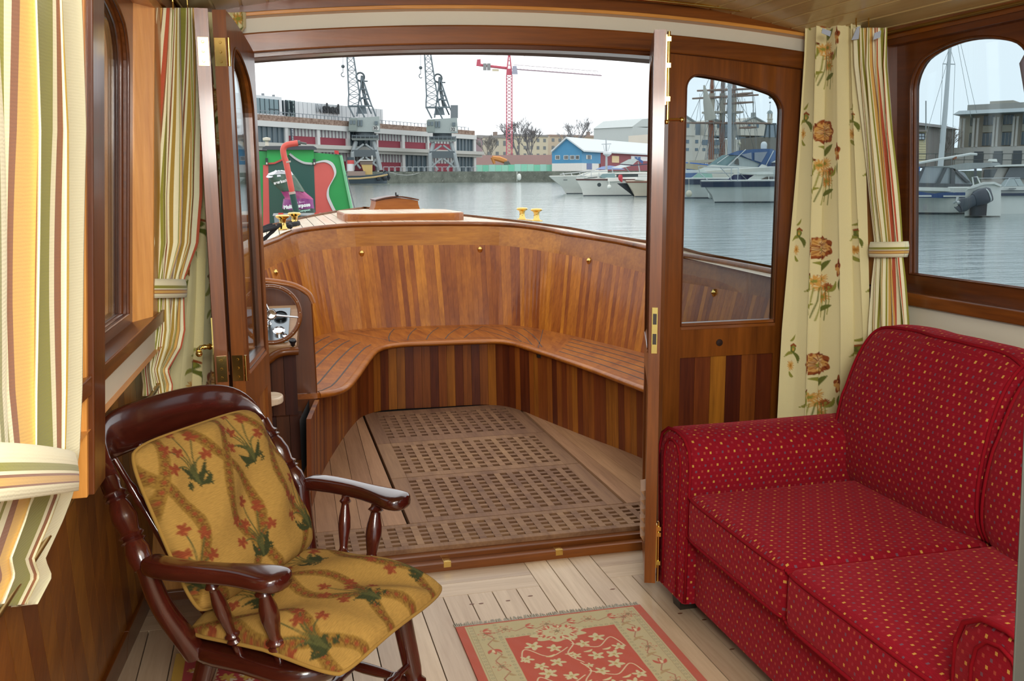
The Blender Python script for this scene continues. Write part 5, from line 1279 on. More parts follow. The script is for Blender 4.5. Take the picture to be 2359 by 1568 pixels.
for k in range(9): F.bx(mb, 669.2, 671.5, lerp(zst, zfb, .05+k*.1), lerp(zst, zfb, .10+k*.1), .66, -.6)
part(mb, 'banner_marks', P_('banner_pale', '#c9cdd2', .7), shd).parent = o
# ---- quay cranes
def crane(ox, oy, Y, num, lab):
    A = lambda px, py, dy=0.0: at(px+ox, py+oy, Y+dy)
    root = thing('dockside_crane', lab, 'crane', tuple(A(838, 392)), 'preserved dockside cranes')
    steel = P_('crane_steel', '#66737a', .6); pale = P_('crane_pale', '#9aa5a4', .7); lt = P_('crane_light', '#8d979a', .6); dk = P_('crane_dark', '#525d62', .6)
    def tb(nm, segs, r, m):
        mb = MB()
        for a, b in segs: mb.tube([a, b], r, 6)
        return part(mb, nm, m, root)
    mb = MB()
    L4 = [(812, 362, -2.4), (812, 362, 2.4), (868, 362, -2.4), (868, 362, 2.4)]
    for (px, py, d), (qx, qy) in zip(L4, ((812, 392), (818, 392), (877, 392), (870, 392))):
        m2 = MB(); m2.tube([A(lerp(px, 840, .28), 326, d*.7), A(px, py-8, d), A(qx, qy, d*1.15)], [.32, .36, .34], 6); part(m2, 'portal_leg', lt, root)
    tb('portal_bracing', [(A(814, 350, d), A(838, 332, d)) for d in (-2.3, 2.3)]+[(A(866, 350, d), A(842, 332, d)) for d in (-2.3, 2.3)]+[(A(812, 365, -2.4), A(830, 388, -2.4)), (A(868, 365, -2.4), A(850, 388, -2.4)), (A(812, 384, -2.6), A(838, 362, -2.5)), (A(870, 384, -2.6), A(842, 362, -2.5)), (A(812, 364, -2.4), A(812, 364, 2.4)), (A(868, 364, -2.4), A(868, 364, 2.4))], .17, lt)
    mb = MB(); a, b = A(808, 358, -2.7), A(872, 345, 2.7); mb.hexa([A(809, 361, -2.6), A(871, 361, -2.6), A(871, 361, 2.6), A(809, 361, 2.6)], [A(811, 345, -2.6), A(868, 345, -2.6), A(868, 345, 2.6), A(811, 345, 2.6)]); part(mb, 'portal_beam', dk, root)
    mb = MB(); mb.hexa([A(811, 323, -2.3), A(870, 323, -2.3), A(870, 323, 2.3), A(811, 323, 2.3)], [A(809, 318, -2.6), A(873, 318, -2.6), A(873, 318, 2.6), A(809, 318, 2.6)]); part(mb, 'walkway', pale, root)
    mb = MB(); c = A(840, 318); h = A(840, 303).z-c.z; mb.lathe([(2.1, 0), (2.1, h*.35), (1.5, h*.4), (1.5, h)], c, (0, 0, 1), 20); part(mb, 'turntable', dk, root)
    tb('walkway_rail', [(A(811, 312, d), A(871, 312, d)) for d in (-2.5, 2.5)]+[(A(px, 318, -2.5), A(px, 310, -2.5)) for px in range(811, 874, 10)], .05, steel)
    mb = MB(); mb.hexa([A(806, 303, -1.9), A(876, 304, -1.9), A(876, 304, 1.9), A(806, 303, 1.9)], [A(806, 272, -1.9), A(874, 268, -1.9), A(874, 268, 1.9), A(806, 272, 1.9)]); mh = part(mb, 'machinery_house', pale, root)
    mb = MB(); mb.hexa([A(803, 301, -2.1), A(822, 301, -2.1), A(822, 301, -.4), A(803, 301, -.4)], [A(804, 274, -2.1), A(822, 272, -2.1), A(822, 272, -.4), A(804, 274, -.4)]); cb = part(mb, 'driver_cab', P_('cab_grey', '#7f8b87', .6), root)
    for a_, b_, t0, t1 in ((824, 828, 276, 290), (830, 835, 276, 290), (863, 870, 279, 287), (806, 811, 277, 286), (813, 819, 277, 286)):
        mb = MB(); mb.hexa([A(a_, t1, -2.2), A(b_, t1, -2.2), A(b_, t1, -1.8), A(a_, t1, -1.8)], [A(a_, t0, -2.2), A(b_, t0, -2.2), A(b_, t0, -1.8), A(a_, t0, -1.8)]); part(mb, 'window', P_('crane_glass', '#5d6c73', .3), root).parent = cb if a_ < 815 else mh
    mb = MB(); mb.hexa([A(859, 300, -2.05), A(873, 300, -2.05), A(873, 300, -1.8), A(859, 300, -1.8)], [A(859, 290, -2.05), A(873, 290, -2.05), A(873, 290, -1.8), A(859, 290, -1.8)]); part(mb, 'number_board', P_('number_white', '#c5c9c6', .7), root)
    p = A(864.5, 295, -2.1); s = (A(864, 290).z-A(864, 300).z)*1.0
    o = text('number', num, Matrix(((1, 0, 0, p.x), (0, 0, -1, p.y), (0, 1, 0, p.z), (0, 0, 0, 1))), s, bk_, None, .02, .01); keepw(o, root)
    # A-frame and luffing gear
    tb('a_frame', [(A(822, 268, d), A(834, 178, d*.5)) for d in (-1.4, 1.4)]+[(A(857, 246, d), A(836, 182, d*.5)) for d in (-1.2, 1.2)]+[(A(858, 246, d), A(866, 268, d)) for d in (-1.3, 1.3)]+[(A(804, 246, d), A(816, 270, d)) for d in (-1.3, 1.3)]+[(A(826, 242, d), A(852, 294, d)) for d in (-1.5,)]+[(A(846, 240, 0), A(856, 262, 0)), (A(804, 244, -1.3), A(858, 244, -1.3)), (A(804, 244, 1.3), A(858, 244, 1.3)), (A(826, 225, -1), A(850, 228, -1)), (A(830, 205, -.8), A(844, 206, -.8)), (A(842, 205, -.8), A(853, 235, -1)), (A(836, 215, -.8), A(850, 243, -1)), (A(828, 232, -1), A(846, 215, -1))], .12, steel)
    tb('luffing_screw', [(A(834, 185, .3), A(845, 242, .3)), (A(831, 185, -.3), A(842, 242, -.3))], .17, dk)
    mb = MB(); mb.tube([A(830, 177)+Vector((.62*cos(2*pi*k/16), 0, .62*sin(2*pi*k/16))) for k in range(16)], .14, 6, closed=True); mb.hexa([A(830, 187, -.7), A(840, 187, -.7), A(840, 187, .7), A(830, 187, .7)], [A(831, 174, -.7), A(839, 174, -.7), A(839, 174, .7), A(831, 174, .7)]); mb.tube([A(838, 187), A(847, 187)], .1, 4); part(mb, 'head_sheave', dk, root)
    mb = MB(); mb.hexa([A(820, 262, -1), A(846, 262, -1), A(846, 262, 1), A(820, 262, 1)], [A(826, 244, -.7), A(842, 244, -.7), A(842, 244, .7), A(826, 244, .7)]); part(mb, 'winch_gear', steel, root)
    # jib
    bl, br, tl, tr = (802.5, 246), (838, 246), (795.5, 34), (801, 34); N = 15; seg = []; brc = []
    for d in (-1, 1):
        pl = [A(lerp(lerp(802.5, 802.5, k/N) if k < 2 else lerp(803.5, 795, (k-2)/(N-2)), 0, 0), lerp(246, 34, k/N), d*lerp(1.3, .3, k/N)) for k in range(N+1)]
        pr = [A(lerp(834, 800, (k/N)**.92), lerp(246, 34, k/N), d*lerp(1.3, .3, k/N)) for k in range(N+1)]
        for k in range(N):
            seg += [(pl[k], pl[k+1]), (pr[k], pr[k+1])]; brc += [(pl[k], pr[k+1]), (pr[k], pl[k+1])]
            if k % 2 == 0: brc.append((pl[k], pr[k]))
        if d == -1: fl_, fr_ = pl, pr
        else:
            for k in range(0, N): brc += [(fl_[k], pl[k+1]), (fr_[k], pr[k+1])]
    tb('jib_chords', seg, .115, steel); tb('jib_lacing', brc, .05, steel)
    tb('hoist_rope', [(A(790, 34), A(790, 158))], .035, dk)
    mb = MB(); mb.ball(A(790, 153), .28, 5); mb.tube([A(790, 156), A(790, 168)], .05, 5); hk = A(790.3, 172); mb.tube([hk+Vector((.26*cos(a), 0, .30*sin(a))) for a in np.linspace(1.6, 5.6, 9)], .07, 5); part(mb, 'crane_hook', dk, root)
    return root
crane(0, 0, 150, '30', 'dockside crane on the left, in front of the long shed, numbered 30')
c32 = crane(179, 3, 152, '32', 'dockside crane on the right at the end of the long shed, numbered 32')
mb = MB(); A = lambda px, py, dy: at(px, py, 152+dy); mb.hexa([A(1038, 272, -1.6), A(1055, 272, -1.6), A(1055, 272, 1.6), A(1038, 272, 1.6)], [A(1038, 242, -1.6), A(1055, 242, -1.6), A(1055, 242, 1.6), A(1038, 242, 1.6)]); part(mb, 'counterweight', P_('weight_grey', '#6f777c', .7), c32)
# ---- tower crane
tw = thing('tower_crane', 'red lattice tower crane with long pale jib', 'crane', tuple(at(1173, 385, 250)))
Tt = lambda px, py, d=0.0: at(px, py, 250+d)
rd = P_('crane_red', '#bd5668', .6); wh = P_('jib_pale', '#c4b9bd', .6)  # red shifted towards pink, with the haze put into the paint colour
mb = MB(); mb2 = MB()
for d in (-.8, .8):
    for px in (1166.5, 1179.5): mb.tube([Tt(px, 392, d), Tt(px, 173, d)], .13, 5)
    for k in range(28): y0 = 390-k*7.7; mb2.tube([Tt(1166.5, y0, d), Tt(1179.5, y0-7.7, d)], .085, 4); mb2.tube([Tt(1179.5, y0, d), Tt(1166.5, y0-7.7, d)], .085, 4)
part(mb, 'mast_legs', rd, tw); part(mb2, 'mast_lacing', P_('mast_pink', '#c2808c', .6), tw)
mb = MB(); 
for px in (1168, 1178):
    for d in (-.7, .7): mb.tube([Tt(px, 160, d), Tt(1173, 115, 0)], .18, 5)
for y in (150, 140, 130): mb.tube([Tt(1168+(160-y)*.08, y), Tt(1178-(160-y)*.08, y)], .1, 4)
part(mb, 'tower_head', rd, tw)
mb = MB(); mb.tube([Tt(1168, 157), Tt(1099, 149)], .35, 6); part(mb, 'counter_jib', rd, tw)
mb = MB(); mb.hexa([Tt(1097, 152, -.6), Tt(1108, 152, -.6), Tt(1108, 152, .6), Tt(1097, 152, .6)], [Tt(1099, 137, -.6), Tt(1107, 136, -.6), Tt(1107, 136, .6), Tt(1099, 137, .6)]); part(mb, 'winch_box', rd, tw)
for px in (1117, 1126): 
    mb = MB(); mb.hexa([Tt(px-4, 162, -.5), Tt(px+4, 162, -.5), Tt(px+4, 162, .5), Tt(px-4, 162, .5)], [Tt(px-4, 146, -.5), Tt(px+4, 146, -.5), Tt(px+4, 146, .5), Tt(px-4, 146, .5)]); part(mb, 'counterweight', P_('weight_pale', '#8b8c8c', .8), tw)
mb = MB(); mb.hexa([Tt(1134, 164, -.05), Tt(1149, 164.5, -.05), Tt(1149, 164.5, .05), Tt(1134, 164, .05)], [Tt(1134, 158.5, -.05), Tt(1149, 159, -.05), Tt(1149, 159, .05), Tt(1134, 158.5, .05)]); part(mb, 'sign_board', P_('sign_cream', '#cfc8ae', .7), tw)
mb = MB(); mb.hexa([Tt(1179, 171, -1.5), Tt(1193, 171, -1.5), Tt(1193, 171, .5), Tt(1179, 171, .5)], [Tt(1181, 152, -1.5), Tt(1190, 152, -1.5), Tt(1190, 152, .5), Tt(1181, 152, .5)]); part(mb, 'operator_cab', P_('cab_pale', '#9fa3b4', .5), tw)
mb = MB(); mb.hexa([Tt(1166, 173, -1), Tt(1180, 173, -1), Tt(1180, 173, 1), Tt(1166, 173, 1)], [Tt(1167, 158, -1), Tt(1179, 158, -1), Tt(1179, 158, 1), Tt(1167, 158, 1)]); part(mb, 'slewing_ring', rd, tw)
mb = MB(); mb.tube([Tt(1180, 159), Tt(1386, 174)], .17, 5); o = part(mb, 'jib_chord', P_('jib_mauve', '#a3909a', .6), tw)
mb = MB(); mb.tube([Tt(1183, 149), Tt(1378, 164)], .07, 4)
for k in range(24):
    a = k/24; b = (k+.5)/24; c = (k+1)/24; mb.tube([Tt(lerp(1182, 1384, a), lerp(159, 174, a)), Tt(lerp(1182, 1380, b), lerp(149, 165, b)), Tt(lerp(1182, 1384, c), lerp(159, 174, c))], .055, 4)
part(mb, 'jib_lacing', wh, tw)
mb = MB(); mb.tube([Tt(1173, 116), Tt(1100, 146)], .03, 4); mb.tube([Tt(1173, 116), Tt(1300, 163)], .03, 4); part(mb, 'tie_rope', wh, tw)
# ---- trees
def bare_tree(lab, px, py, h_px, w_px, Y, seed, col='#78787a', depth=6, spread=.55):
    R1 = random.Random(seed); b = at(px, py, Y); H = at(px, py-h_px, Y).z-b.z; b.z = ZW(Y)+1.9; H = at(px, py-h_px, Y).z-b.z; root = thing('bare_tree', lab, 'tree', tuple(b), 'bare winter trees beyond the quay')
    k = (w_px/h_px); mt = MB(); mb = MB()
    def grow(p, d, L, r, lev, m):
        q = p+d*L; m.tube([p, p.lerp(q, .5)+Vector((R1.uniform(-1, 1), R1.uniform(-1, 1), 0))*L*.04, q], [r, r*.85, r*.7], 5 if lev < 2 else 3)
        if lev >= depth: return
        for i in range(3 if lev < 3 else 2+(R1.random() < .6)):
            a = R1.uniform(0, 2*pi); s = R1.uniform(.35, 1)*spread*k*1.35
            nd = (d+Vector((cos(a)*s, sin(a)*s, R1.uniform(-.05, .25)))).normalized(); grow(p.lerp(q, R1.uniform(.6, 1.0)), nd, L*R1.uniform(.62, .85), max(r*.62, .00017*Y), lev+1, mb)
    b = Vector((b.x, b.y, b.z-.5)); grow(b, Vector((0, 0, 1)), H*.36, H*.03, 0, mt)
    part(mt, 'trunk', P_('bark_'+col[1:], col, .9), root); part(mb, 'branches', P_('bark_'+col[1:], col, .9), root); return root
bare_tree('large bare tree just right of the red tower crane mast', 1193, 362, 92, 66, 270, 1)
bare_tree('bushy bare tree between the tower crane and the blue shed', 1222, 362, 72, 54, 280, 2)
bare_tree('round bare tree rising above the roof of the blue shed', 1317, 330, 56, 46, 300, 3, '#8a8b8e')
bare_tree('small bare tree far behind the right end of the blue shed roof', 1402, 330, 30, 28, 300, 4, '#9a9ca0')
bare_tree('low bare tree at the far end of the terrace, left of the tower crane', 1128, 364, 48, 42, 290, 5, '#84837f')
bare_tree('small bare tree above the roof railing between the two dockside cranes', 917, 292, 26, 18, 230, 6, '#9a9ca0', 4)
# ---- terraces, site wall, hoarding, digger
def terrace(lab, px0, px1, py0, py1, Y, col, nw, rows, wcol='#6b7274', roof='#8b8a88'):
    f = Fac(px0, Y, px1, Y+6); r = thing('terrace_house', lab, 'building', tuple(f.A)); z0, z1 = f.z(px0, py1), f.z(px0, py0)
    mb = MB(); f.bx(mb, px0, px1, ZW(Y)+1.85, z1, 0, 9); part(mb, 'wall', P_('terrace_'+col[1:], col, .85, scale=.3), r)
    mb = MB(); f.bx(mb, px0, px1, z1, z1+.7, .3, 9); part(mb, 'roof', P_('roof_'+roof[1:], roof, .8), r)
    for i in range(nw):
        for j in range(rows):
            c = lerp(px0, px1, (i+.5)/nw); w = (px1-px0)/nw*.2; za = lerp(z0, z1, (j+.3)/rows); mb = MB(); f.bx(mb, c-w, c+w, za, za+(z1-z0)/rows*.45, .06, 0); part(mb, 'window', P_('terrace_glass', wcol, .3), r)
    mb = MB(); c = lerp(px0, px1, .8); f.bx(mb, c-2, c+2, z1, z1+2.2, -3, 4.5); part(mb, 'chimney', P_('chimney_brown', '#8d7f76', .9), r); return r
terrace('pale terrace left of the tower crane, with few windows', 1102, 1172, 316, 368, 310, '#bdb8a6', 4, 2)
terrace('yellowish stone terrace right of the tower crane, behind the trees', 1172, 1262, 313, 366, 318, '#c3bda6', 6, 3)
terrace('long buff terrace behind the roof of the blue shed', 1266, 1392, 314, 366, 338, '#b8ac98', 8, 3, roof='#9a877c')
terrace('brown brick building beside the end of the long shed', 1099, 1112, 317, 366, 296, '#97848a', 1, 2)
f = Fac(1098, 200, 1275, 196); mb = MB(); f.bx(mb, 1098, 1275, f.z(1180, 398), f.z(1180, 357), 0, .4)
sw_ = struct('site_wall', 'pinkish brick wall behind the building site'); part(mb, 'wall', P_('site_wall', '#a58a86', .9, scale=.3), sw_)
f = Fac(1097, 157, 1274, 155); hd = thing('site_hoarding', 'turquoise hoarding along the quay edge', 'hoarding', tuple(f.A)); z0, z1 = f.z(1180, 398), f.z(1180, 378.5)
R1 = random.Random(4)
for k in range(12):
    a, b = lerp(1097, 1274, k/12), lerp(1097, 1274, (k+1)/12)-.5; mb = MB(); f.bx(mb, a, b, z0, z1+R1.uniform(-.1, .05), 0, .1); part(mb, 'panel', P_('hoarding_%d' % (k % 4), ['#94d0ba', '#77c7aa', '#9ad0c2', '#88cdb5'][k % 4], .7), hd)
E_ = lambda px, py, d=0.0: at(px, py, 165+d)
ex = thing('excavator', 'orange excavator arm showing above the turquoise hoarding', 'excavator', tuple(E_(1165, 380)))
org = P_('digger_orange', '#c98a4a', .6)
mb = MB(); mb.tube([E_(1166, 372), E_(1150, 366), E_(1134, 363)], [.45, .5, .35], 6); part(mb, 'boom', org, ex)
mb = MB(); mb.tube([E_(1134, 362), E_(1139, 377)], [.35, .25], 6); part(mb, 'dipper', org, ex)
mb = MB(); mb.hexa([E_(1160, 381, -1), E_(1178, 381, -1), E_(1178, 381, 1), E_(1160, 381, 1)], [E_(1162, 372, -1), E_(1172, 371, -1), E_(1172, 371, 1), E_(1162, 372, 1)]); part(mb, 'cab', P_('digger_dark', '#5d665f', .6), ex)
# ---- blue and maroon shed
f1 = Fac(1271.5, 154, 1340.5, 151); f2 = Fac(1340.5, 151, 1483, 170); bs = thing('boat_shed', 'blue and maroon shed with pale pitched roof on the quay', 'building', tuple(f1.B))
zb, zw, ze = f1.z(1340, 396), f1.z(1340, 375.5), f1.z(1340, 347.5); zr = f1.z(1306, 319)
blue = P_('shed_blue', '#4b8fb8', .6, scale=.4, var=.12); a, b = f1.hit(1271.5, 400), f1.hit(1340.5, 400); e = f2.hit(1560, 400); m_ = (a+b)/2; away = f2.d*((e-b).length)
v = lambda p, z: Vector((p.x, p.y, z))
mb = MB(); mb.add([v(a, zw), v(b, zw), v(b, ze), v(m_, zr), v(a, ze)], [(0, 1, 2, 3, 4)]); part(mb, 'gable', blue, bs, recalc=False)
mb = MB(); mb.add([v(a, zb), v(b, zb), v(b, zw), v(a, zw)], [(0, 1, 2, 3)]); f2.bx(mb, 1340.5, 1378, zb, zw, .02, .1); part(mb, 'white_base', P_('white_render', '#d8dad6', .7), bs)
mb = MB(); f2.bx(mb, 1340.5, 1383, zw, ze, 0, .2); part(mb, 'blue_side', blue, bs)
mb = MB(); f2.bx(mb, 1383, 1560, zb, ze, 0, .2); part(mb, 'maroon_side', P_('shed_maroon', '#8a4a52', .7, scale=.4), bs)
mb = MB(); o_ = f1.n*.5; mb.hexa([v(b, ze-.15)+f2.n*.5+o_, v(b, ze-.15)+away+f2.n*.5, v(m_, zr)+away, v(m_, zr)+o_], [v(b, ze+.1)+f2.n*.5+o_, v(b, ze+.1)+away+f2.n*.5, v(m_, zr+.25)+away, v(m_, zr+.25)+o_]); mb.hexa([v(a, ze-.15)+o_, v(m_, zr)+o_, v(m_, zr)+away, v(a, ze-.15)+away], [v(a, ze+.1)+o_, v(m_, zr+.25)+o_, v(m_, zr+.25)+away, v(a, ze+.1)+away]); part(mb, 'roof', P_('pale_sheet_roof', '#c7d2d6', .6), bs)
wp = P_('window_pale', '#cfd3d0', .6); wd_ = P_('window_dark', '#4a5054', .3)
for px, w in ((1284.5, 5.5), (1304, 5.5), (1318, 5.5), (1330, 4.5)):
    mb = MB(); f1.bx(mb, px-w, px+w, f1.z(px, 367.5), f1.z(px, 357.5), .05, 0); o = part(mb, 'window', wp, bs); mb = MB()
    for k in (-.45, .1, .6): f1.bx(mb, px+w*k-1.1, px+w*k+.8, f1.z(px, 366), f1.z(px, 358.5), .1, 0)
    part(mb, 'pane', wd_, bs).parent = o
mb = MB(); f2.bx(mb, 1350, 1362, f2.z(1356, 366.5), f2.z(1356, 357), .06, 0); o = part(mb, 'window', wp, bs); mb = MB(); f2.bx(mb, 1352.5, 1359.5, f2.z(1356, 366), f2.z(1356, 357.5), .1, 0); part(mb, 'pane', wd_, bs).parent = o
mb = MB(); f2.bx(mb, 1351, 1363, f2.z(1356, 390), f2.z(1356, 376), .06, 0); part(mb, 'door', P_('door_blue', '#6878a0', .6), bs)
mb = MB(); f2.bx(mb, 1409, 1425, f2.z(1416, 374.5), f2.z(1416, 359), .06, 0); part(mb, 'notice_board', P_('board_cream', '#d8c49a', .7), bs)
mb = MB(); f2.bx(mb, 1453, 1500, f2.z(1465, 370), f2.z(1465, 359.5), .06, 0); part(mb, 'sign_board', P_('sign_white', '#dfe3e6', .6), bs)
o = text('sign_lettering', 'THE ARE', f2.M(1468, 364.6, .12), (f2.z(1465, 360)-f2.z(1465, 369))*1.0, P_('sign_blue', '#3e74b4', .6), None, .01, .02, 1.0, 1.05); keepw(o, bs)
mb = MB(); g2 = Fac(1452, 230, 1500, 236); g2.bx(mb, 1456, 1530, g2.z(1465, 345), g2.z(1465, 292), 0, 12); p = g2.hit(1456, 292); q = g2.hit(1530, 292); mb.hexa([p+Vector((0, 0, 0)), q, q-g2.n*12, p-g2.n*12], [p.lerp(q, .3)+Vector((0, 0, 1.9)), q+Vector((0, 0, 2.5)), q+Vector((0, 0, 2.5))-g2.n*12, p.lerp(q, .3)+Vector((0, 0, 1.9))-g2.n*12])
ssh = thing('tall_shed', 'tall pale grey shed partly hidden by the folded right door', 'building', tuple(g2.A)); part(mb, 'shed_body', P_('tall_shed_grey', '#b3bdbd', .7), ssh)
# fender hanging on the quay, quay railings
mb = MB(); mb.ball(at(1196, 407.5, 147), .42, 8, sc=(.8, .8, 1.35)); mb.tube([at(1191, 395, 147.3), at(1191, 418, 147.3)], .05, 4); tag(mb.build('fender', P_('fender_white', '#d5dbd5', .5), smooth=60), 'white oval fender against the quay wall below the hoarding', 'fender')
rl = thing('quay_railing', 'pale metal railings along the quay below the long shed', 'railing', tuple(at(885, 393, 141)))
mb = MB(); 
for k in range(16):
    px = 884+k*13.6; Yq = float(np.interp(px, [q_[0] for q_ in qp], [q_[1] for q_ in qp]))+.8
    a_ = at(px, 394.5, Yq); b_ = at(px+11, 394.5, Yq); zt = at(px, 384.5, Yq).z; mb.tube([a_, Vector((a_.x, a_.y, zt)), Vector((b_.x, b_.y, zt)), b_], .06, 4)
part(mb, 'rails', P_('railing_pale', '#a3aeb2', .5), rl)
# ---- steam tug
Tg = lambda px, py, d=0.0: at(px, py, 130+d)
tg = thing('tug_boat', 'dark tug with yellow wheelhouse and red and white funnel', 'boat', tuple(Tg(840, 420)))
mb = MB(); st_ = []
for px, yt, hw in ((770, 406, 1.5), (796, 405.5, 2.2), (830, 404.5, 2.3), (860, 402.5, 2.2), (878, 399, 1.7), (888, 396, .9), (893.5, 394, .1)):
    st_.append([Tg(px, 423, -hw*.8), Tg(px, yt, -hw), Tg(px, yt, hw), Tg(px, 423, hw*.8)] if hw > .5 else [Tg(px-2, 423, -.05), Tg(px, yt, -.12), Tg(px, yt, .12), Tg(px-2, 423, .05)])
mb.loft(st_); part(mb, 'hull', P_('tug_grey', '#48565f', .6), tg, smooth=40)
mb = MB(); mb.tube([Tg(794, 412, -2.5), Tg(830, 411, -2.5), Tg(862, 408, -2.35), Tg(880, 405, -1.8), Tg(892, 402, -.3)], .12, 5); part(mb, 'rubbing_band', P_('band_yellow', '#b09a6a', .7), tg)
mb = MB(); mb.hexa([Tg(800, 404.5, -1.4), Tg(842, 404.5, -1.4), Tg(842, 404.5, 1.4), Tg(800, 404.5, 1.4)], [Tg(801, 394, -1.2), Tg(841, 394, -1.2), Tg(841, 394, 1.2), Tg(801, 394, 1.2)]); part(mb, 'deckhouse', P_('tug_brown', '#84756c', .8), tg)
for z0, z1, c, nm in ((394, 377.5, '#d5d8da', 'funnel_white'), (377.5, 369, '#c8514e', 'funnel_red'), (369, 362, '#3a4950', 'funnel_top')):
    mb = MB(); p0, p1 = Tg(808, z0), Tg(808, z1); mb.lathe([(.46, 0), (.46, p1.z-p0.z)], p0, (0, 0, 1), 14); part(mb, nm, P_(nm, c, .6), tg, smooth=40)
mb = MB(); mb.hexa([Tg(840, 402, -1), Tg(858, 402, -1), Tg(858, 402, 1), Tg(840, 402, 1)], [Tg(832, 379, -1), Tg(858, 379, -1), Tg(858, 379, 1), Tg(832, 379, 1)]); part(mb, 'wheelhouse', P_('tug_yellow', '#bfa467', .7), tg)
mb = MB(); mb.hexa([Tg(830, 379, -1.05), Tg(858.5, 379, -1.05), Tg(858.5, 379, 1.05), Tg(830, 379, 1.05)], [Tg(829, 370, -1.05), Tg(858.5, 370, -1.05), Tg(858.5, 370, 1.05), Tg(829, 370, 1.05)]); part(mb, 'wheelhouse_windows', P_('tug_window', '#6e5f54', .5), tg)
mb = MB(); mb.hexa([Tg(827, 370, -1.2), Tg(860, 370, -1.2), Tg(860, 370, 1.2), Tg(827, 370, 1.2)], [Tg(828, 368, -1.1), Tg(859, 368, -1.1), Tg(859, 368, 1.1), Tg(828, 368, 1.1)]); mb.tube([Tg(857, 369), Tg(857, 358)], .1, 5); part(mb, 'wheelhouse_roof', P_('tug_roof', '#b9bdb8', .6), tg)
mb = MB(); mb.tube([Tg(885, 394), Tg(892, 400), Tg(896, 409), Tg(893, 414)], .22, 6); mb.ball(Tg(887, 411, -1.6), .35, 5); mb.ball(Tg(872, 412, -2.1), .3, 5); part(mb, 'tyre_fender', P_('rubber_black', '#2c3236', .9), tg)
mb = MB(); mb.tube(catmull([at(895, 396, 131), at(920, 402, 136), at(945, 403, 140), at(970, 397, 144)], 5), .06, 4); part(mb, 'mooring_line', P_('line_pale', '#8f9490', .8), tg)
# ---- narrowboat stern close by on the left
NBY = 12.4; N_ = lambda px, py, d=0.0: at(px, py, NBY+d)
nb = thing('narrowboat', 'green and red painted narrowboat stern moored beyond the left bow', 'boat', tuple(N_(690, 525)))
grn, grd, rdp, wht = P_('narrowboat_green', '#1f9a4a', .4), P_('narrowboat_dark_green', '#0f4f45', .4), P_('narrowboat_red', '#cf5f56', .5), P_('stripe_white', '#ccd2d0', .5)
mb = MB(); poly = [N_(570, 545), N_(826, 545), N_(786, 357), N_(700, 349), N_(592, 348)]; mb.prism(poly, (-.1, 8, .05)); part(mb, 'cabin', grn, nb)
def pan(nm, pts, m, d, th=.012):
    mb = MB(); mb.prism([N_(x, y, -d) for x, y in pts], (0, th, 0)); return part(mb, nm, m, nb)
pan('red_panel', [(606, 380), (619, 380), (622, 540), (606, 540)], rdp, .015)
wv = catmull([(719, 378, 0), (735, 373, 0), (752, 371, 0), (766, 378, 0), (773, 392, 0), (773, 404, 0), (766, 418, 0), (758, 434, 0), (757, 452, 0), (764, 470, 0), (772, 486, 0), (785, 510, 0), (792, 530, 0)], 5)
wl_ = [tuple(p)[:2] for p in wv]
pan('red_scroll', [(719, 380)]+[(x-4, y+3) for x, y in wl_[3:]]+[(728, 540)], rdp, .015)
mb = MB()
for (xa, ya), (xb, yb) in zip(wl_[:-1], wl_[1:]): mb.hexa([N_(xa-4, ya+2.5, -.03), N_(xb-4, yb+2.5, -.03), N_(xb-4, yb+2.5, -.01), N_(xa-4, ya+2.5, -.01)], [N_(xa+1, ya-2.5, -.03), N_(xb+1, yb-2.5, -.03), N_(xb+1, yb-2.5, -.01), N_(xa+1, ya-2.5, -.01)])
part(mb, 'white_scroll_line', wht, nb)
pan('left_door', [(618, 372), (665, 362), (665, 545), (622, 545)], P_('door_grey_green', '#31594c', .5), .02); pan('right_door', [(667, 356), (723, 374), (729, 545), (668, 545)], grd, .02)
pan('hatch_front', [(615, 345), (723, 345), (723, 374), (700, 374), (680, 366), (667, 355), (652, 366), (632, 375), (615, 376)], P_('hatch_green', '#1fae4f', .4), .03)
for pts in ([(615, 377), (632, 376), (652, 367), (656, 365)],): 
    mb = MB(); mb.tube([N_(x, y, -.035) for x, y in pts], .012, 5); part(mb, 'red_scroll_line', rdp, nb)
mb = MB(); mb.tube([N_(x, y, -.035) for x, y in [tuple(p)[:2] for p in catmull([(667, 354, 0), (682, 366, 0), (700, 375, 0), (719, 377, 0)], 5)]], .015, 5); part(mb, 'white_scroll_line', wht, nb)
mb = MB(); mb.loft([[N_(604, 345, d), N_(605, 339, d), N_(612, 336, d), N_(722, 336, d), N_(729, 340, d), N_(730, 345, d)] for d in (-.12, 1.2)]); part(mb, 'slide_hatch', P_('slide_grey', '#3c4348', .4), nb)
mb = MB(); mb.hexa([N_(771, 354, -.05), N_(781, 355, -.05), N_(781, 355, .2), N_(771, 354, .2)], [N_(770, 346, -.05), N_(780, 347, -.05), N_(780, 347, .2), N_(770, 346, .2)]); part(mb, 'red_block', P_('block_red', '#c23a3a', .5), nb)
mb = MB(); mb.tube([N_(785, 358, -.02), N_(816, 512, -.02)], .02, 5); part(mb, 'edge_trim', P_('trim_pale_green', '#7cc795', .5), nb)
mb = MB(); mb.lathe([(.025, 0), (.02, .05), (.05, .07), (.05, .10), (.0, .11)], N_(615, 336, .3), (0, 0, 1), 12); part(mb, 'mushroom_vent', P_('vent_cream', '#d8d2c0', .5), nb, smooth=40)
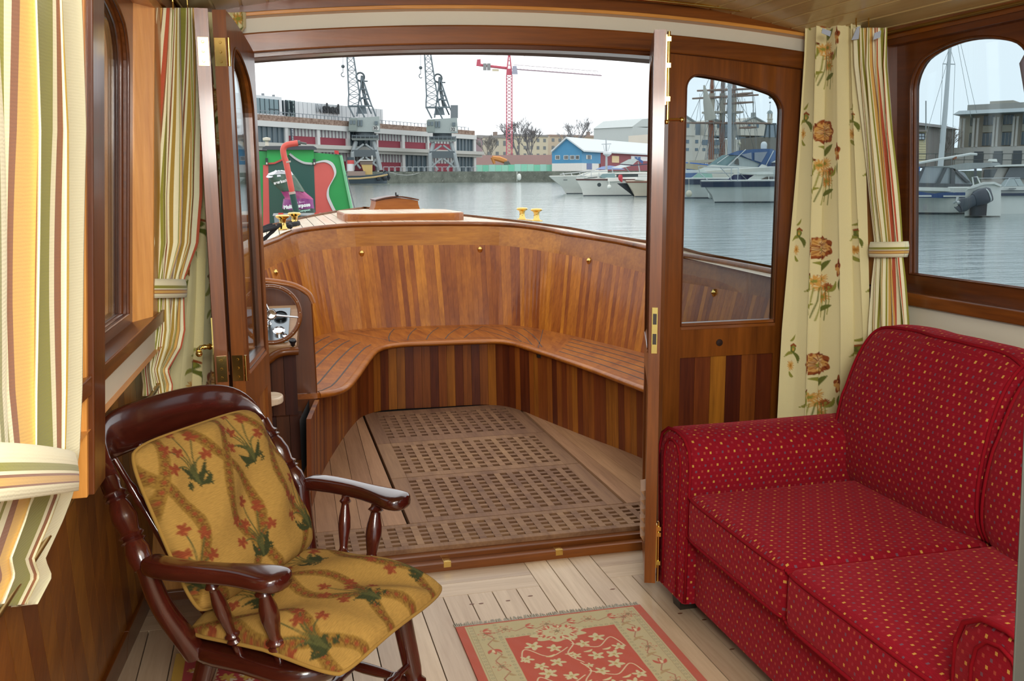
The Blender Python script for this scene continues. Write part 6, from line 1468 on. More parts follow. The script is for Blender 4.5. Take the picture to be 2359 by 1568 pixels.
for px, y0, y1 in ((614.5, 364, 380), (724, 366, 380)):
    mb = MB(); mb.box(*(N_(px-2.5, y1, -.06)), *(N_(px+2.5, y0, -.03))); o = part(mb, 'padlock', P_('padlock_dark', '#23302e', .4, ), nb); mb = MB(); mb.box(*(N_(px-1.4, y1-1.5, -.07)), *(N_(px+1.4, y1-6, -.05))); part(mb, 'padlock_body', P_('padlock_steel', '#b8b6ac', .3, metal=.6), nb).parent = o
mb = MB(); mb.hexa([(-1.4, 11.0, ZW(12)-.3), (1.15, 11.0, ZW(12)-.3), (1.15, 21, ZW(20)-.3), (-1.4, 21, ZW(20)-.3)], [(-1.5, 10.9, .62), (1.25, 10.9, .62), (1.25, 21, .75), (-1.5, 21, .75)]); part(mb, 'hull', P_('narrowboat_black', '#22252a', .5), nb)
mb = MB(); mb.hexa([(-1.3, 10.8, .62), (1.0, 10.8, .62), (1.0, 12.4, .62), (-1.3, 12.4, .62)], [(-1.3, 10.8, .66), (1.0, 10.8, .66), (1.0, 12.4, .66), (-1.3, 12.4, .66)]); part(mb, 'stern_deck', P_('stern_red', '#8a3b34', .6), nb)
mb = MB(); k_ = 11.3; K = lambda px, py: at(px, py, k_); mb.tube(catmull([K(686, 329.5), K(668, 332), K(657, 336), K(652.5, 345), K(655, 362), K(660, 378), K(673, 443)], 6), [.034]*36+[.028], 12); til = part(mb, 'tiller', P_('tiller_red', '#d4584a', .35), nb, smooth=60)
mb = MB(); mb.tube([K(673, 443), K(689, 520), at(689, 540, 11.3)], .036, 12); part(mb, 'tiller_shaft', P_('tiller_green', '#0f4238', .35), nb, smooth=60)
mb = MB(); mb.tube([K(684, 329.7), K(692, 328.5)], .028, 10); mb.tube([K(692, 328.5), K(706, 331)], .012, 8); part(mb, 'tiller_pin', P_('tiller_grey', '#565d58', .4), nb).parent = til
mb = MB(); mb.tube([K(661.5, 371), K(662.5, 375)], .038, 12); mb.tube([K(672.6, 441.5), K(673.8, 447)], .038, 12); part(mb, 'tiller_collar', P_('collar_pale', '#b8a69a', .4), nb).parent = til
mb = MB(); mb.tube([N_(798, 400, .0), at(822, 500, 11.5)], .006, 4); part(mb, 'stay_wire', P_('wire_grey', '#4c5458', .5), nb)
# compost bag and storage box on its stern deck
B_ = lambda px, py, d=0.0: at(px, py, 11.75+d)
cbg = thing('compost_bag', 'half-open plastic compost bag with purple band leaning on the narrowboat doors', 'bag', tuple(B_(690, 489)))
def bagpart(nm, rows, mat, bul=.10):
    mb = MB(); rg = []
    for y, xl, xr in rows:
        ring = []
        for k in range(20):
            a = 2*pi*k/20; t = .5-.5*cos(a); xx = lerp(xl, xr, t); ring.append(B_(xx, y+1.5*sin(3*a+y), 0)+Vector((0, -bul*sin(a)*(1+.25*sin(5*t*3+y*.2)), 0)))
        rg.append(ring)
    mb.loft(rg); return part(mb, nm, mat, cbg, smooth=70)
bagpart('bag_upper', [(402, 616, 678), (412, 618, 685), (424, 629, 692), (434, 641, 698), (440, 648, 702)], P_('bag_dark_green', '#4f6b5b', .3), .09)
bagpart('bag_fold', [(438, 645, 700), (446, 650, 708), (454, 656, 716), (460, 653, 722)], P_('bag_pink', '#a8487c', .3), .07)
bagpart('bag_band', [(458, 653, 722), (470, 651, 723), (482, 650, 725)], P_('bag_purple', '#8a3d7e', .3), .10)
bagpart('bag_base', [(481, 650, 725), (489, 652, 727), (494, 655, 727)], P_('bag_green_base', '#2e4438', .3), .10)
bagpart('bag_lining', [(393, 634, 650), (396, 628, 672), (401, 618, 676), (408, 613, 676)], P_('bag_white_lining', '#dfe4e8', .5), .085)
def btext(s, px, py, hp, m, rot=0, bold=.004):
    p = B_(px, py, -.135); sz = hp/2175*11.75*1.35; o = text('bag_lettering', s, Matrix.Translation(p) @ Matrix.Rotation(rot, 4, 'Y') @ Matrix.Rotation(pi/2, 4, 'X'), sz, m, None, .001, bold); keepw(o, cbg)
bw = P_('bag_lettering_white', '#e3e8e4', .5)
btext('new horizon', 651, 417.5, 5.5, bw, -.22); btext('Peat Free', 688, 466.5, 5, P_('bag_lettering_mauve', '#d3b2cf', .5), -.08, .001); btext('Multi-Purpose', 684, 474.5, 7.5, bw, -.10); btext('Compost', 701, 484.5, 5, P_('bag_lettering_aqua', '#a5cfc0', .5), -.12, .001)
bx_ = thing('storage_box', 'translucent plastic storage box with red clips in front of the compost bag', 'box', tuple(at(688, 530, 11.55)))
X_ = lambda px, py, d=0.0: at(px, py, 11.4+d)
mb = MB(); mb.hexa([X_(634, 530), X_(741, 530), X_(741, 530, .3), X_(634, 530, .3)], [X_(631, 497), X_(745, 497), X_(745, 497, .32), X_(631, 497, .32)]); part(mb, 'tub', P_('tub_grey', '#87979b', .35), bx_)
mb = MB(); mb.hexa([X_(628, 497, -.02), X_(748, 496, -.02), X_(748, 496, .34), X_(628, 497, .34)], [X_(630, 491, -.02), X_(746, 490, -.02), X_(746, 490, .34), X_(630, 491, .34)]); part(mb, 'lid', P_('lid_pale', '#b9c3c4', .35), bx_)
for px in (647, 730):
    mb = MB(); mb.hexa([X_(px-5.5, 498, -.04), X_(px+5.5, 498, -.04), X_(px+5.5, 498, 0), X_(px-5.5, 498, 0)], [X_(px-5.5, 490, -.04), X_(px+5.5, 490, -.04), X_(px+5.5, 490, 0), X_(px-5.5, 490, 0)]); part(mb, 'clip', P_('clip_red', '#d8463a', .4), bx_)
# ---- moored boats to the right
gel = P_('boat_white', '#d9dcd6', .3, var=.04); gelb = P_('boat_cream', '#c9c2b0', .35, var=.04); navy = P_('boat_navy', '#26344a', .35); canv = P_('canvas_blue', '#4a6690', .8); navc = P_('canvas_navy', '#34395a', .8)
tint = P_('tinted_screen', '#7f9a9c', .15); clearp = P_('clear_screen', '#a9b4b4', .2); dkw = P_('boat_dark_window', '#3c4548', .2); stl = P_('boat_steel', '#b5bbbd', .3, metal=.7); grn_w = P_('antifoul_dark', '#39434a', .6)
class Boat:
    def __init__(s, lab, bow, wl, Y, L, beam, hd=(1, .12), nm='motor_boat', fs=.9, hull=None, group='motor boats moored across the water', bandm=None, band=.16, boot=True):
        s.B = at(bow[0], bow[1], Y); s.W = at(wl[0], wl[1], Y); s.h = Vector((hd[0], hd[1], 0)).normalized(); s.n = Vector((-s.h.y, s.h.x, 0)); s.Y = Y
        zw = ZW(Y)-.02; s.zw = zw; s.fb = s.B.z-zw; s.L = L; s.b = beam; rk = (s.W-s.B).dot(s.h); s.rk = rk; s.fs = s.fb*fs
        s.r = thing(nm, lab, 'boat', (s.B.x, s.B.y, zw), group)
        N = 22; rg = []; bd = []; bt = []
        for i in range(N+1):
            u = i/N; w = beam/2*min(1, (u*2.3+.004))**.6; ww = w*.82*min(1, max(0, u*2.4))**.5; z1 = zw+lerp(s.fb, s.fs, min(1, u*1.6)); x = L*u; xr = x+rk*max(0, 1-u*1.25)
            p = lambda xx, yy, zz: Vector((s.B.x+s.h.x*xx+s.n.x*yy, s.B.y+s.h.y*xx+s.n.y*yy, zz))
            zc = zw+.22*s.fb+ .5*s.fb*max(0, .3-u)
            rg.append([p(xr, -ww*.9, zw-.3), p(lerp(xr, x, .15), -ww*1.05, zw+.08), p(lerp(xr, x, .3), -lerp(ww, w, .25)*1.02, zc), p(x, -w, z1), p(x+.02, -w*.97, z1+.04), p(x+.02, w*.97, z1+.04), p(x, w, z1), p(lerp(xr, x, .3), lerp(ww, w, .25), zc), p(xr, ww*.9, zw-.3)])
            zb = z1-.05; bd.append([p(lerp(x, xr, .08), -w-.012, zb-s.fb*band), p(x, -w-.03, zb), p(x, w+.03, zb), p(lerp(x, xr, .08), w+.012, zb-s.fb*band)])
            bt.append([p(xr-.02, -ww*.93-.03, zw-.2), p(lerp(xr, x, .1)-.02, -ww*1.04-.03, zw+.07), p(lerp(xr, x, .1)-.02, ww*1.04, zw+.07), p(xr-.02, ww*.93, zw-.2)])
        mb = MB(); mb.loft(rg); part(mb, 'hull', hull or gel, s.r, smooth=40)
        if bandm: mb = MB(); mb.loft(bd); part(mb, 'gunwale_band', bandm, s.r, smooth=40)
        if boot: mb = MB(); mb.loft(bt); part(mb, 'waterline_band', grn_w, s.r, smooth=40)
    def q(s, px, py, d=0.0): return at(px, py, s.Y+d)
    def slab(s, nm, poly, m, d0, d1, taper=0.0, **k):
        mb = MB(); a = [s.q(x, y, d0) for x, y in poly]; c = Vector((sum(p.x for p in a)/len(a), 0, sum(p.z for p in a)/len(a)))
        e = Vector((a[0].x, a[0].y, 0)).normalized()*(d1-d0); b = [p+e for p in a]; n = len(a)
        mb.add(a+b, [tuple(range(n)), tuple(range(2*n-1, n-1, -1))]+[(i, n+i, n+(i+1) % n, (i+1) % n) for i in range(n)]); return part(mb, nm, m, s.r, **k)
    def tubes(s, nm, segs, r, m=None):
        mb = MB()
        for sg in segs: mb.tube([s.q(*p) for p in sg], r, 5)
        return part(mb, nm, m or stl, s.r)
b = Boat('white motor boat with a long pointed bow, farthest left of the moored boats', (1265, 406), (1318, 447.5), 66, 11, 3.4, (1, .30), fs=1.05)
b.slab('cabin_top', [(1330, 403), (1345, 398), (1368, 393), (1400, 390.5), (1400, 404)], gel, .4, 2.4)
b.slab('canopy', [(1372, 390), (1385, 384), (1405, 381), (1420, 383), (1440, 390)], P_('canvas_pale_blue', '#8d9fc8', .8), 1.2, 3.0)
b.tubes('bow_rail', [((1290, 401.5, .2), (1330, 397, .4), (1370, 392, .4))]+[((x, 404, .3), (x-3, 398, .3)) for x in (1300, 1318, 1338)], .03)
b.slab('name_plate', [(1298, 413.5), (1307, 413.5), (1307, 415), (1298, 415)], dkw, -.45, -.3)
b = Boat('white motor boat with dark red stripe and white ball fender, second from the left', (1327, 410.5), (1347, 450), 60, 9.5, 3.0, (1, .10), fs=.95, bandm=P_('stripe_maroon', '#5e3a38', .5), band=.07)
b.slab('coach_roof', [(1345, 410), (1355, 404.5), (1376, 401), (1398, 398.5), (1398, 411)], gel, -.5, 1.4)
b.slab('cabin_window', [(1354, 408.5), (1376, 407), (1376, 408.6), (1354, 409)], dkw, -.56, -.4)
b.slab('windscreen', [(1381, 407), (1388, 400.5), (1416, 399), (1418, 412), (1398, 412)], tint, -.7, 1.5)
b.slab('hardtop', [(1400, 397.5), (1476, 396), (1500, 396), (1500, 400), (1400, 400.5)], gel, -.6, 1.4)
b.slab('cockpit_side', [(1400, 410), (1480, 408), (1480, 416), (1400, 418)], gel, -.9, 1.6)
b.slab('side_window', [(1420, 401.5), (1470, 400.5), (1470, 407), (1420, 408)], dkw, -.5, 1.2)
mb = MB(); mb.lathe([(.13, 0), (.13, .05)], b.q(1380, 425.5, -1.28), (0, -1, 0), 12); part(mb, 'porthole', dkw, b.r)
b.tubes('rails', [((1330, 408, -.2), (1360, 396, -.9), (1400, 394, -1))]+[((x, 408, -.7), (x, 397.5, -.7)) for x in (1345, 1362, 1380)], .025)
mb = MB(); mb.ball(b.q(1403.5, 430.5, -1.62), .145*1.0*1.0, 8, sc=(.95, .95, 1.1)); mb.tube([b.q(1403.5, 425, -1.6), b.q(1403, 412, -1.5)], .02, 4); f_ = mb.build('fender', P_('fender_white', '#d5dbd5', .5), smooth=60); tag(f_, 'white ball fender hanging on the side of the boat with the dark red stripe', 'fender')
mb = MB(); mb.loft([[b.q(lerp(1429, 1430, t)-3.4*w+3, 402+t*18, -1.5-.12*cos(a))+Vector((.16*w*math.cos(a), .0, 0)) for a in np.linspace(0, 2*pi, 10)[:-1]] for t, w in ((0, .6), (.1, .9), (.4, 1), (.7, .85), (.9, .4), (1, .1))]); f_ = mb.build('fender', P_('fender_red', '#b63a44', .4), smooth=60); tag(f_, 'red fender between the two boats left of the folded right door', 'fender')
s_ = thing('sprayhood', 'white and blue folded sprayhood above the boats left of the door', 'sprayhood', tuple(at(1440, 398, 62.5)))
Sq = lambda px, py, d: at(px, py, 62.5+d)
for nm, pl, m in (('white_panel', [(1408, 386), (1432, 378.5), (1456, 381), (1430, 387.5)], P_('hood_white', '#cfd8dc', .6)), ('clear_panel', [(1428, 377), (1448, 367), (1462, 365), (1470, 368), (1458, 379)], clearp), ('blue_edge', [(1462, 364.5), (1474, 366), (1482, 371), (1480, 378), (1470, 369)], P_('hood_blue', '#3a5588', .7)), ('dark_band', [(1427, 377.5), (1458, 379.5), (1500, 376), (1500, 378), (1458, 382), (1427, 379)], navy)):
    mb = MB(); mb.add([Sq(x, y, -.6) for x, y in pl]+[Sq(x, y, 1.2) for x, y in pl], [tuple(range(len(pl))), tuple(range(2*len(pl)-1, len(pl)-1, -1))]+[(i, len(pl)+i, len(pl)+(i+1) % len(pl), (i+1) % len(pl)) for i in range(len(pl))]); part(mb, nm, m, s_)
mb = MB()
for a, c in (((1410, 388), (1412, 400)), ((1470, 372), (1474, 398)), ((1440, 384), (1452, 398))): mb.tube([Sq(*a, -.4), Sq(*c, -.4)], .04, 5)
part(mb, 'frame', stl, s_)
mb = MB(); mm = lambda px, py: at(px, py, 63); mb.tube([mm(1397, 391), mm(1397, 352), mm(1396, 318)], [.09, .07, .03], 6); mb.tube([mm(1386, 332), mm(1408, 331)], .025, 4); mb.tube([mm(1390, 334), mm(1393, 350)], .015, 4); mb.tube([mm(1405, 334), mm(1400, 350)], .015, 4)
rm = thing('radar_mast', 'short white mast with radar scanner in front of the maroon shed', 'mast', tuple(mm(1397, 391))); part(mb, 'pole', P_('mast_grey', '#a4abaf', .5), rm)
mb = MB(); mb.lathe([(.0, -.28), (.12, -.26), (.30, -.12), (.30, 0), (.24, .06), (0, .08)], mm(1399, 351), (0, 0, 1), 14); part(mb, 'radar_scanner', P_('radar_white', '#c9d0d2', .4), rm, smooth=40)
b = Boat('cream boat with dark flared bow, half hidden by the folded right door', (1441, 416.5), (1466, 455), 56.5, 9, 3.0, (1, .05), fs=1.0, hull=gelb, bandm=P_('band_brick', '#8a4a3c', .5), band=.06)
b.slab('cabin', [(1462, 414), (1470, 408), (1500, 406), (1500, 416)], gel, -.6, 1.2); b.slab('bow_flare', [(1421, 422), (1446, 421.5), (1466, 455), (1461, 453)], P_('bow_black', '#22292f', .4), .25, .5)
# boats through the glazed door
b = Boat('white boat with navy band and round fender, left in the glazed door', (1500, 411), (1530, 451), 53, 9.2, 3.0, (1, -.16), fs=.98, bandm=navy, band=.26)
b.slab('canvas_cover', [(1552, 409), (1572, 398.5), (1608, 398), (1590, 411)], canv, -.8, 1.0); b.slab('windscreen', [(1593, 410), (1609, 398), (1640, 400), (1642, 410)], P_('screen_green', '#8fb5a6', .2), -.8, 1.0)
b.slab('cabin_top', [(1548, 396), (1570, 391), (1620, 391), (1632, 397), (1560, 399)], gel, .2, 1.6)
mb = MB(); fq = b.q(1587, 446, -2.45); mb.ball(fq, .36*.5, 9, sc=(1, 1, 1.12)); mb.tube([fq+Vector((0, 0, .19)), b.q(1587, 412, -2.2)], .012, 4); f_ = mb.build('fender', P_('fender_cream', '#cfc6ae', .5), smooth=60); tag(f_, 'round off-white fender hanging from the boat with the navy band', 'fender')
mb = MB(); mb.lathe([(.05, 0), (.1, .06), (.1, .3), (.05, .38), (0, .40)], at(1636, 457, 45.2), (0, 0, 1), 12); f_ = mb.build('fender', P_('fender_white', '#d5dbd5', .5), smooth=60); tag(f_, 'small white fender beside the stem of the front white cruiser', 'fender')
b = Boat('front white cruiser with deep navy band seen through the glazed door', (1613.5, 416.5), (1650, 465.5), 44.5, 10, 3.2, (1, -.02), fs=1.02, bandm=navy, band=.24)
b.slab('canvas_cover', [(1676, 414), (1690, 402.5), (1706, 401.5), (1737, 403), (1717, 416)], navc, -.6, 1.0); b.slab('cabin_side', [(1717, 416), (1745, 401), (1800, 399), (1860, 399), (1860, 420)], gel, -.75, 1.3)
b.slab('side_window', [(1747, 416), (1765, 407), (1800, 406.5), (1860, 406), (1860, 417)], P_('cabin_window_brown', '#5f5a54', .3), -.8, -.6); b.slab('window_post', [(1770, 406.5), (1772, 406.5), (1772, 417), (1770, 417)], gel, -.84, -.6); b.slab('cabin_roof', [(1700, 399), (1750, 395.5), (1860, 395), (1860, 400), (1745, 402)], gel, -.9, 1.5)
b.tubes('rails', [((1608, 385, -.2), (1611, 383.5, -.2), (1655, 385, -.6), (1700, 386, -.9)), ((1609, 385, -.2), (1612, 398, -.2), (1630, 415, -.4)), ((1612, 398, -.2), (1690, 399, -.9)), ((1685, 386, -.9), (1684, 418, -.9)), ((1701, 386, -.9), (1699, 420, -.9)), ((1660, 386, -.6), (1686, 414, -.6)), ((1700, 395, -.6), (1727, 420, -.6)), ((1783, 391, -1), (1783, 420, -1)), ((1783, 392, -1), (1850, 391, -1))], .022)
b = Boat('large white cruiser with blue canopy and slanted windscreen behind the front cruiser', (1575, 396), (1600, 440), 58, 12, 3.6, (1, .12), fs=1.25)
b.slab('fore_deck', [(1590, 398), (1625, 384), (1640, 379), (1680, 382), (1770, 386), (1770, 398)], gel, -.4, 2.6)
b.slab('windscreen', [(1629, 381.5), (1664, 357), (1700, 358), (1672, 384)], tint, -.1, 2.2); b.slab('side_screen', [(1675, 383), (1702, 358.5), (1755, 378), (1746, 387)], clearp, -.2, 2.2)
b.slab('canopy', [(1676, 356), (1700, 347), (1735, 343.5), (1778, 342.5), (1797, 352), (1800, 395), (1757, 394), (1746, 384), (1752, 377), (1701, 357.5)], canv, -.3, 2.4)
b.slab('canopy_window', [(1707, 356), (1731, 351), (1732, 367), (1722, 364)], P_('canopy_clear', '#8c95a2', .3), -.4, -.2); b.slab('canopy_window', [(1738, 351), (1768, 349.5), (1754, 374), (1738, 369)], P_('canopy_clear', '#8c95a2', .3), -.4, -.2)
b.slab('seat_back', [(1692, 377), (1697, 363), (1702, 367), (1703, 380)], P_('seat_dark', '#4a4640', .7), -.3, 1.5)
b.slab('coaming', [(1668, 384), (1745, 386.5), (1750, 394), (1668, 394)], P_('boat_grey_white', '#c4c7c0', .4), -.5, 2.4); b.slab('white_panel', [(1746, 386), (1755, 378), (1768, 381.5), (1757, 394)], gel, -.55, -.3)
b.tubes('frame', [((1678, 382, -.3), (1718, 344, -.3)), ((1652, 376, -.2), (1679, 357, -.2)), ((1782, 347, -.35), (1765, 380, -.35))], .03, P_('frame_white', '#cfd3d2', .4))
b.slab('stern_awning', [(1777, 374), (1798, 363), (1830, 360), (1830, 374)], gel, -1.2, 1.5); b.slab('stern_canvas', [(1770, 394), (1782, 376), (1840, 374), (1840, 394)], navc, -1.0, 1.5)
mb = MB(); mb.lathe([(.2, 0), (.21, .25), (.19, .36), (.12, .45), (0, .48)], b.q(1759.5, 342.5, .8), (0, 0, 1), 16); part(mb, 'radar_dome', P_('dome_white', '#d5dcdd', .4), b.r, smooth=50)
b = Boat('small bright blue boat with cream gunwale behind the rails of the front cruiser', (1580, 374.5), (1590, 392), 67, 4.6, 1.7, (1, .1), fs=.85, hull=P_('hull_bright_blue', '#2c68b8', .4), bandm=P_('gunwale_cream', '#c2b494', .6), band=.18, boot=False)
b.slab('cabin', [(1584, 376), (1590, 369.5), (1650, 367), (1652, 372), (1600, 377)], P_('cream_cabin', '#c2b79c', .6), -.2, 1.0); b.slab('canvas_cover', [(1553, 372), (1560, 369), (1578, 369), (1575, 378), (1563, 385), (1552, 380)], P_('cover_slate', '#4f5a70', .8), .5, 1.6)
# ---- tall ship
sh_ = thing('tall_ship', 'three-masted sailing ship with bare yards, seen through the glazed door', 'ship', tuple(at(1660, 392, 108)))
V_ = lambda px, py, d=0.0: at(px, py, 108+d)
msm, mst = P_('mast_brown', '#9a6650', .7), P_('mast_pale', '#bdb4a4', .7)
for px, top, m in ((1641, 160, 0), (1666, 165, 1), (1691.5, 170, 2)):
    mb = MB(); mb.tube([V_(px-3, 395, m), V_(px-2.5, 276, m)], .34, 8); part(mb, 'lower_mast', msm if px < 1690 else mst, sh_, smooth=60)
    mb = MB(); mb.tube([V_(px-2.5, 278, m), V_(px-1, 215, m)], .38, 8); part(mb, 'mast_doubling', mst, sh_, smooth=60)
    mb = MB(); mb.tube([V_(px-1, 220, m), V_(px+.5, 110, m)], .22, 8); part(mb, 'top_mast', msm, sh_, smooth=60)
    mb = MB(); c = V_(px-2, 259, m); mb.box(c.x-.9, c.y-.8, c.z-.1, c.x+.9, c.y+.8, c.z+.12); part(mb, 'mast_top', mst, sh_)
for a, c, r in (((1606, 209), (1735, 204.5)), ((1595, 227), (1747, 218.5)), ((1668, 239), (1736, 235)), ((1582, 283), (1775, 284)), ((1703, 294.5), (1743, 293)), ((1690, 218), (1734, 214)),) and [(*x, .15) for x in (((1606, 209), (1735, 204.5)), ((1595, 227), (1747, 218.5)), ((1668, 239), (1736, 235)), ((1582, 283), (1775, 284)), ((1703, 294.5), (1743, 293)), ((1690, 218), (1734, 214)))]:
    mb = MB(); mb.tube([V_(*a, -.5), V_((a[0]+c[0])/2, (a[1]+c[1])/2, -.5), V_(*c, -.5)], [.1, r, .1], 6); part(mb, 'yard', P_('yard_brown', '#8a7468', .7), sh_)
mb = MB(); mb.tube([V_(1622, 196, -2), V_(1629, 235, -2), V_(1637, 275, -2)], [.1, .5, .75], 8); part(mb, 'furled_sail', P_('sail_grey', '#b3b0a4', .8), sh_, smooth=60)
mb = MB(); R1 = random.Random(9)
for px in (1641, 1666, 1691):
    for k in range(7):
        s = (k-3)*4.2; mb.tube([V_(px, 262, R1.uniform(-1.5, 1.5)), V_(px+s*1.7, 392, R1.uniform(-2, 2))], .035, 3); mb.tube([V_(px, 150, 0), V_(px+s*1.0, 262, R1.uniform(-1.5, 1.5))], .03, 3)
    mb.tube([V_(px, 165, 0), V_(px-55, 285, 0)], .03, 3); mb.tube([V_(px, 215, 0), V_(px+52, 300, 0)], .03, 3); mb.tube([V_(px, 260, 0), V_(px-40, 370, 0)], .03, 3)
for k in range(26): x = R1.uniform(1600, 1740); mb.tube([V_(x, R1.uniform(205, 235), R1.uniform(-1, 1)), V_(x+R1.uniform(-12, 12), R1.uniform(280, 390), R1.uniform(-1, 1))], .026, 3)
for k in range(10): y = 268+k*12; mb.tube([V_(1638-k*1.2, y), V_(1660+k*1.0, y)], .022, 3)
part(mb, 'rigging', P_('rigging_grey', '#8c9292', .8), sh_)
mb = MB(); mb.loft([[V_(px, 402, -hw), V_(px, 384, -hw*1.1), V_(px, 384, hw*1.1), V_(px, 402, hw)] for px, hw in ((1585, .2), (1600, 2), (1640, 3), (1720, 3), (1760, 2.4))]); part(mb, 'hull', P_('ship_dark', '#4a4844', .6), sh_)
ym = thing('yacht_mast', 'tall pale aluminium mast in front of the sailing ship', 'mast', tuple(at(1680, 392, 74))); mb = MB(); mb.tube([at(1680.5, 392, 74), at(1681, 150, 74)], .17, 10); part(mb, 'pole', P_('alloy_mast', '#b1b9be', .4), ym, smooth=60)
mb = MB()
for dx in (-62, 70, -14): mb.tube([at(1681, 150, 74), at(1681+dx, 392, 74)], .015, 4)
part(mb, 'stay', P_('wire_grey', '#4c5458', .5), ym)
# ---- pale gabled apartments, clock turret
fa = Fac(1540, 206, 1830, 216); ap = thing('apartment_block', 'pale rendered apartment block with twin gables and blue balconies', 'building', tuple(fa.A)); rend = P_('pale_render', '#cfcbbf', .8, scale=.2); slate = P_('slate_blue', '#7f8c96', .7)
zb, zt = fa.z(1640, 396), fa.z(1600, 297)
mb = MB(); fa.bx(mb, 1500, 1640, zb, fa.z(1640, 312), 0, 9); fa.bx(mb, 1640, 1850, zb, fa.z(1740, 322), -.5, 9); part(mb, 'wall', rend, ap)
mb = MB(); fa.bx(mb, 1597, 1712, fa.z(1640, 314), fa.z(1640, 284), -1.2, 9); fa.bx(mb, 1752, 1850, fa.z(1780, 325), fa.z(1780, 286), -1.2, 9); part(mb, 'slate_mansard', slate, ap)
for c, hw, pk, ev in ((1570.5, 27, 266, 282), (1729.5, 29, 270, 284), (1640, 22, 275, 284)):
    a, b_, t_ = fa.hit(c-hw, 400), fa.hit(c+hw, 400), fa.hit(c, 400); z0, z1, z2 = fa.z(c, 312), fa.z(c, ev), fa.z(c, pk)
    mb = MB(); mb.prism([v(a, z0)+fa.n*.3, v(b_, z0)+fa.n*.3, v(b_, z1)+fa.n*.3, v(t_, z2)+fa.n*.3, v(a, z1)+fa.n*.3], -fa.n*6); part(mb, 'gable', rend, ap)
    mb = MB(); mb.tube([v(a, z1)+fa.n*.5, v(t_, z2+.1)+fa.n*.5, v(b_, z1)+fa.n*.5], .28, 4); fa.bx(mb, c-2, c+2, z2, z2+1.1, .6, .4); part(mb, 'gable_coping', P_('coping_grey', '#9aa09e', .7), ap)
    mb = MB(); fa.bx(mb, c-12, c-7, fa.z(c, 294), fa.z(c, 283), .42, 0); fa.bx(mb, c+7, c+12, fa.z(c, 294), fa.z(c, 283), .42, 0); part(mb, 'gable_window', P_('apartment_glass', '#5f7482', .25), ap)
gl2 = P_('apartment_glass', '#5f7482', .25); blu = P_('balcony_blue', '#7c98bf', .4)
for py0, py1, xs in ((303.5, 309.5, (1567, 1582.5, 1649, 1728, 1743)), (322, 330, (1582, 1603, 1628)), (341, 347.5, (1582, 1603, 1620))):
    for x in xs:
        mb = MB(); fa.bx(mb, x-3.3, x+3.3, fa.z(x, py1), fa.z(x, py0), .08, 0); part(mb, 'window', gl2, ap)
for x, py0, py1 in ((1563, 321, 334), (1563, 340, 353), (1622, 322, 334), (1651, 322, 334), (1651, 342, 354), (1735, 323, 337), (1735, 341, 354), (1650, 303, 314)):
    mb = MB(); fa.bx(mb, x-6.5, x+6.5, fa.z(x, py1), fa.z(x, py0), .1, 0); w_ = part(mb, 'balcony_door', gl2, ap)
    if x in (1563,): mb = MB(); fa.bx(mb, x-8, x+8, fa.z(x, py1), fa.z(x, py1-5), .9, 0); part(mb, 'balcony', blu, ap).parent = w_
tu = thing('turret', 'small domed clock turret on a dark stand above a grey block', 'turret', tuple(at(1775, 345, 150))); U_ = lambda px, py: at(px, py, 150); sc = 150/2175.
mb = MB(); mb.lathe([(6.2*sc, 0), (6.2*sc, 10*sc), (7.5*sc, 10.5*sc), (7.5*sc, 12*sc)], U_(1773.5, 285), (0, 0, 1), 14)
for k in range(6): a = pi/3*k+.3; c = U_(1773.5, 274); mb.tube([c+Vector((5.3*sc*cos(a), 5.3*sc*sin(a), 0)), c+Vector((5.3*sc*cos(a), 5.3*sc*sin(a), 13*sc))], 1.1*sc, 6)
part(mb, 'lantern', P_('turret_stone', '#c5bfae', .7), tu, smooth=40)
mb = MB(); mb.lathe([(8*sc, 0), (7*sc, 1.2*sc), (6*sc, 4*sc), (3.6*sc, 6.4*sc), (.6*sc, 8*sc), (.5*sc, 22*sc), (0, 22*sc)], U_(1773.5, 261), (0, 0, 1), 16); mb.ball(U_(1774, 236), .17, 5); mb.ball(U_(1774.5, 224), .28, 5); part(mb, 'dome', P_('lead_grey', '#8b9898', .5), tu, smooth=60)
mb = MB()
for a, c in (((1766, 286), (1761, 317)), ((1784, 286), (1787, 317)), ((1773, 286), (1773, 317)), ((1762, 285.5), (1788, 285.5))): mb.tube([U_(*a), U_(*c)], .16, 6)
part(mb, 'stand', P_('stand_dark', '#3f4d52', .6), tu)
mb = MB(); p = U_(1742, 372); q = U_(1830, 316); mb.box(p.x, p.y, ZW(150)+1.6, q.x, p.y+6, q.z); part(mb, 'grey_block', P_('block_grey', '#76736a', .8), tu)
for px, py in ((1692, 323), (1703, 330)):
    lp = thing('globe_lamp', 'cream globe lamp on a post '+('left, higher of the two' if px == 1692 else 'right, lower of the two')+' before the apartments', 'lamp', tuple(at(px, 395, 118)), 'globe lamps on the quay'); mb = MB(); mb.tube([at(px, 395, 118), at(px, py+3, 118)], .06, 6); part(mb, 'post', P_('stand_dark', '#3f4d52', .6), lp); mb = MB(); mb.ball(at(px, py, 118), .24, 7); part(mb, 'globe', P_('globe_cream', '#d3ceb2', .4), lp, smooth=60)
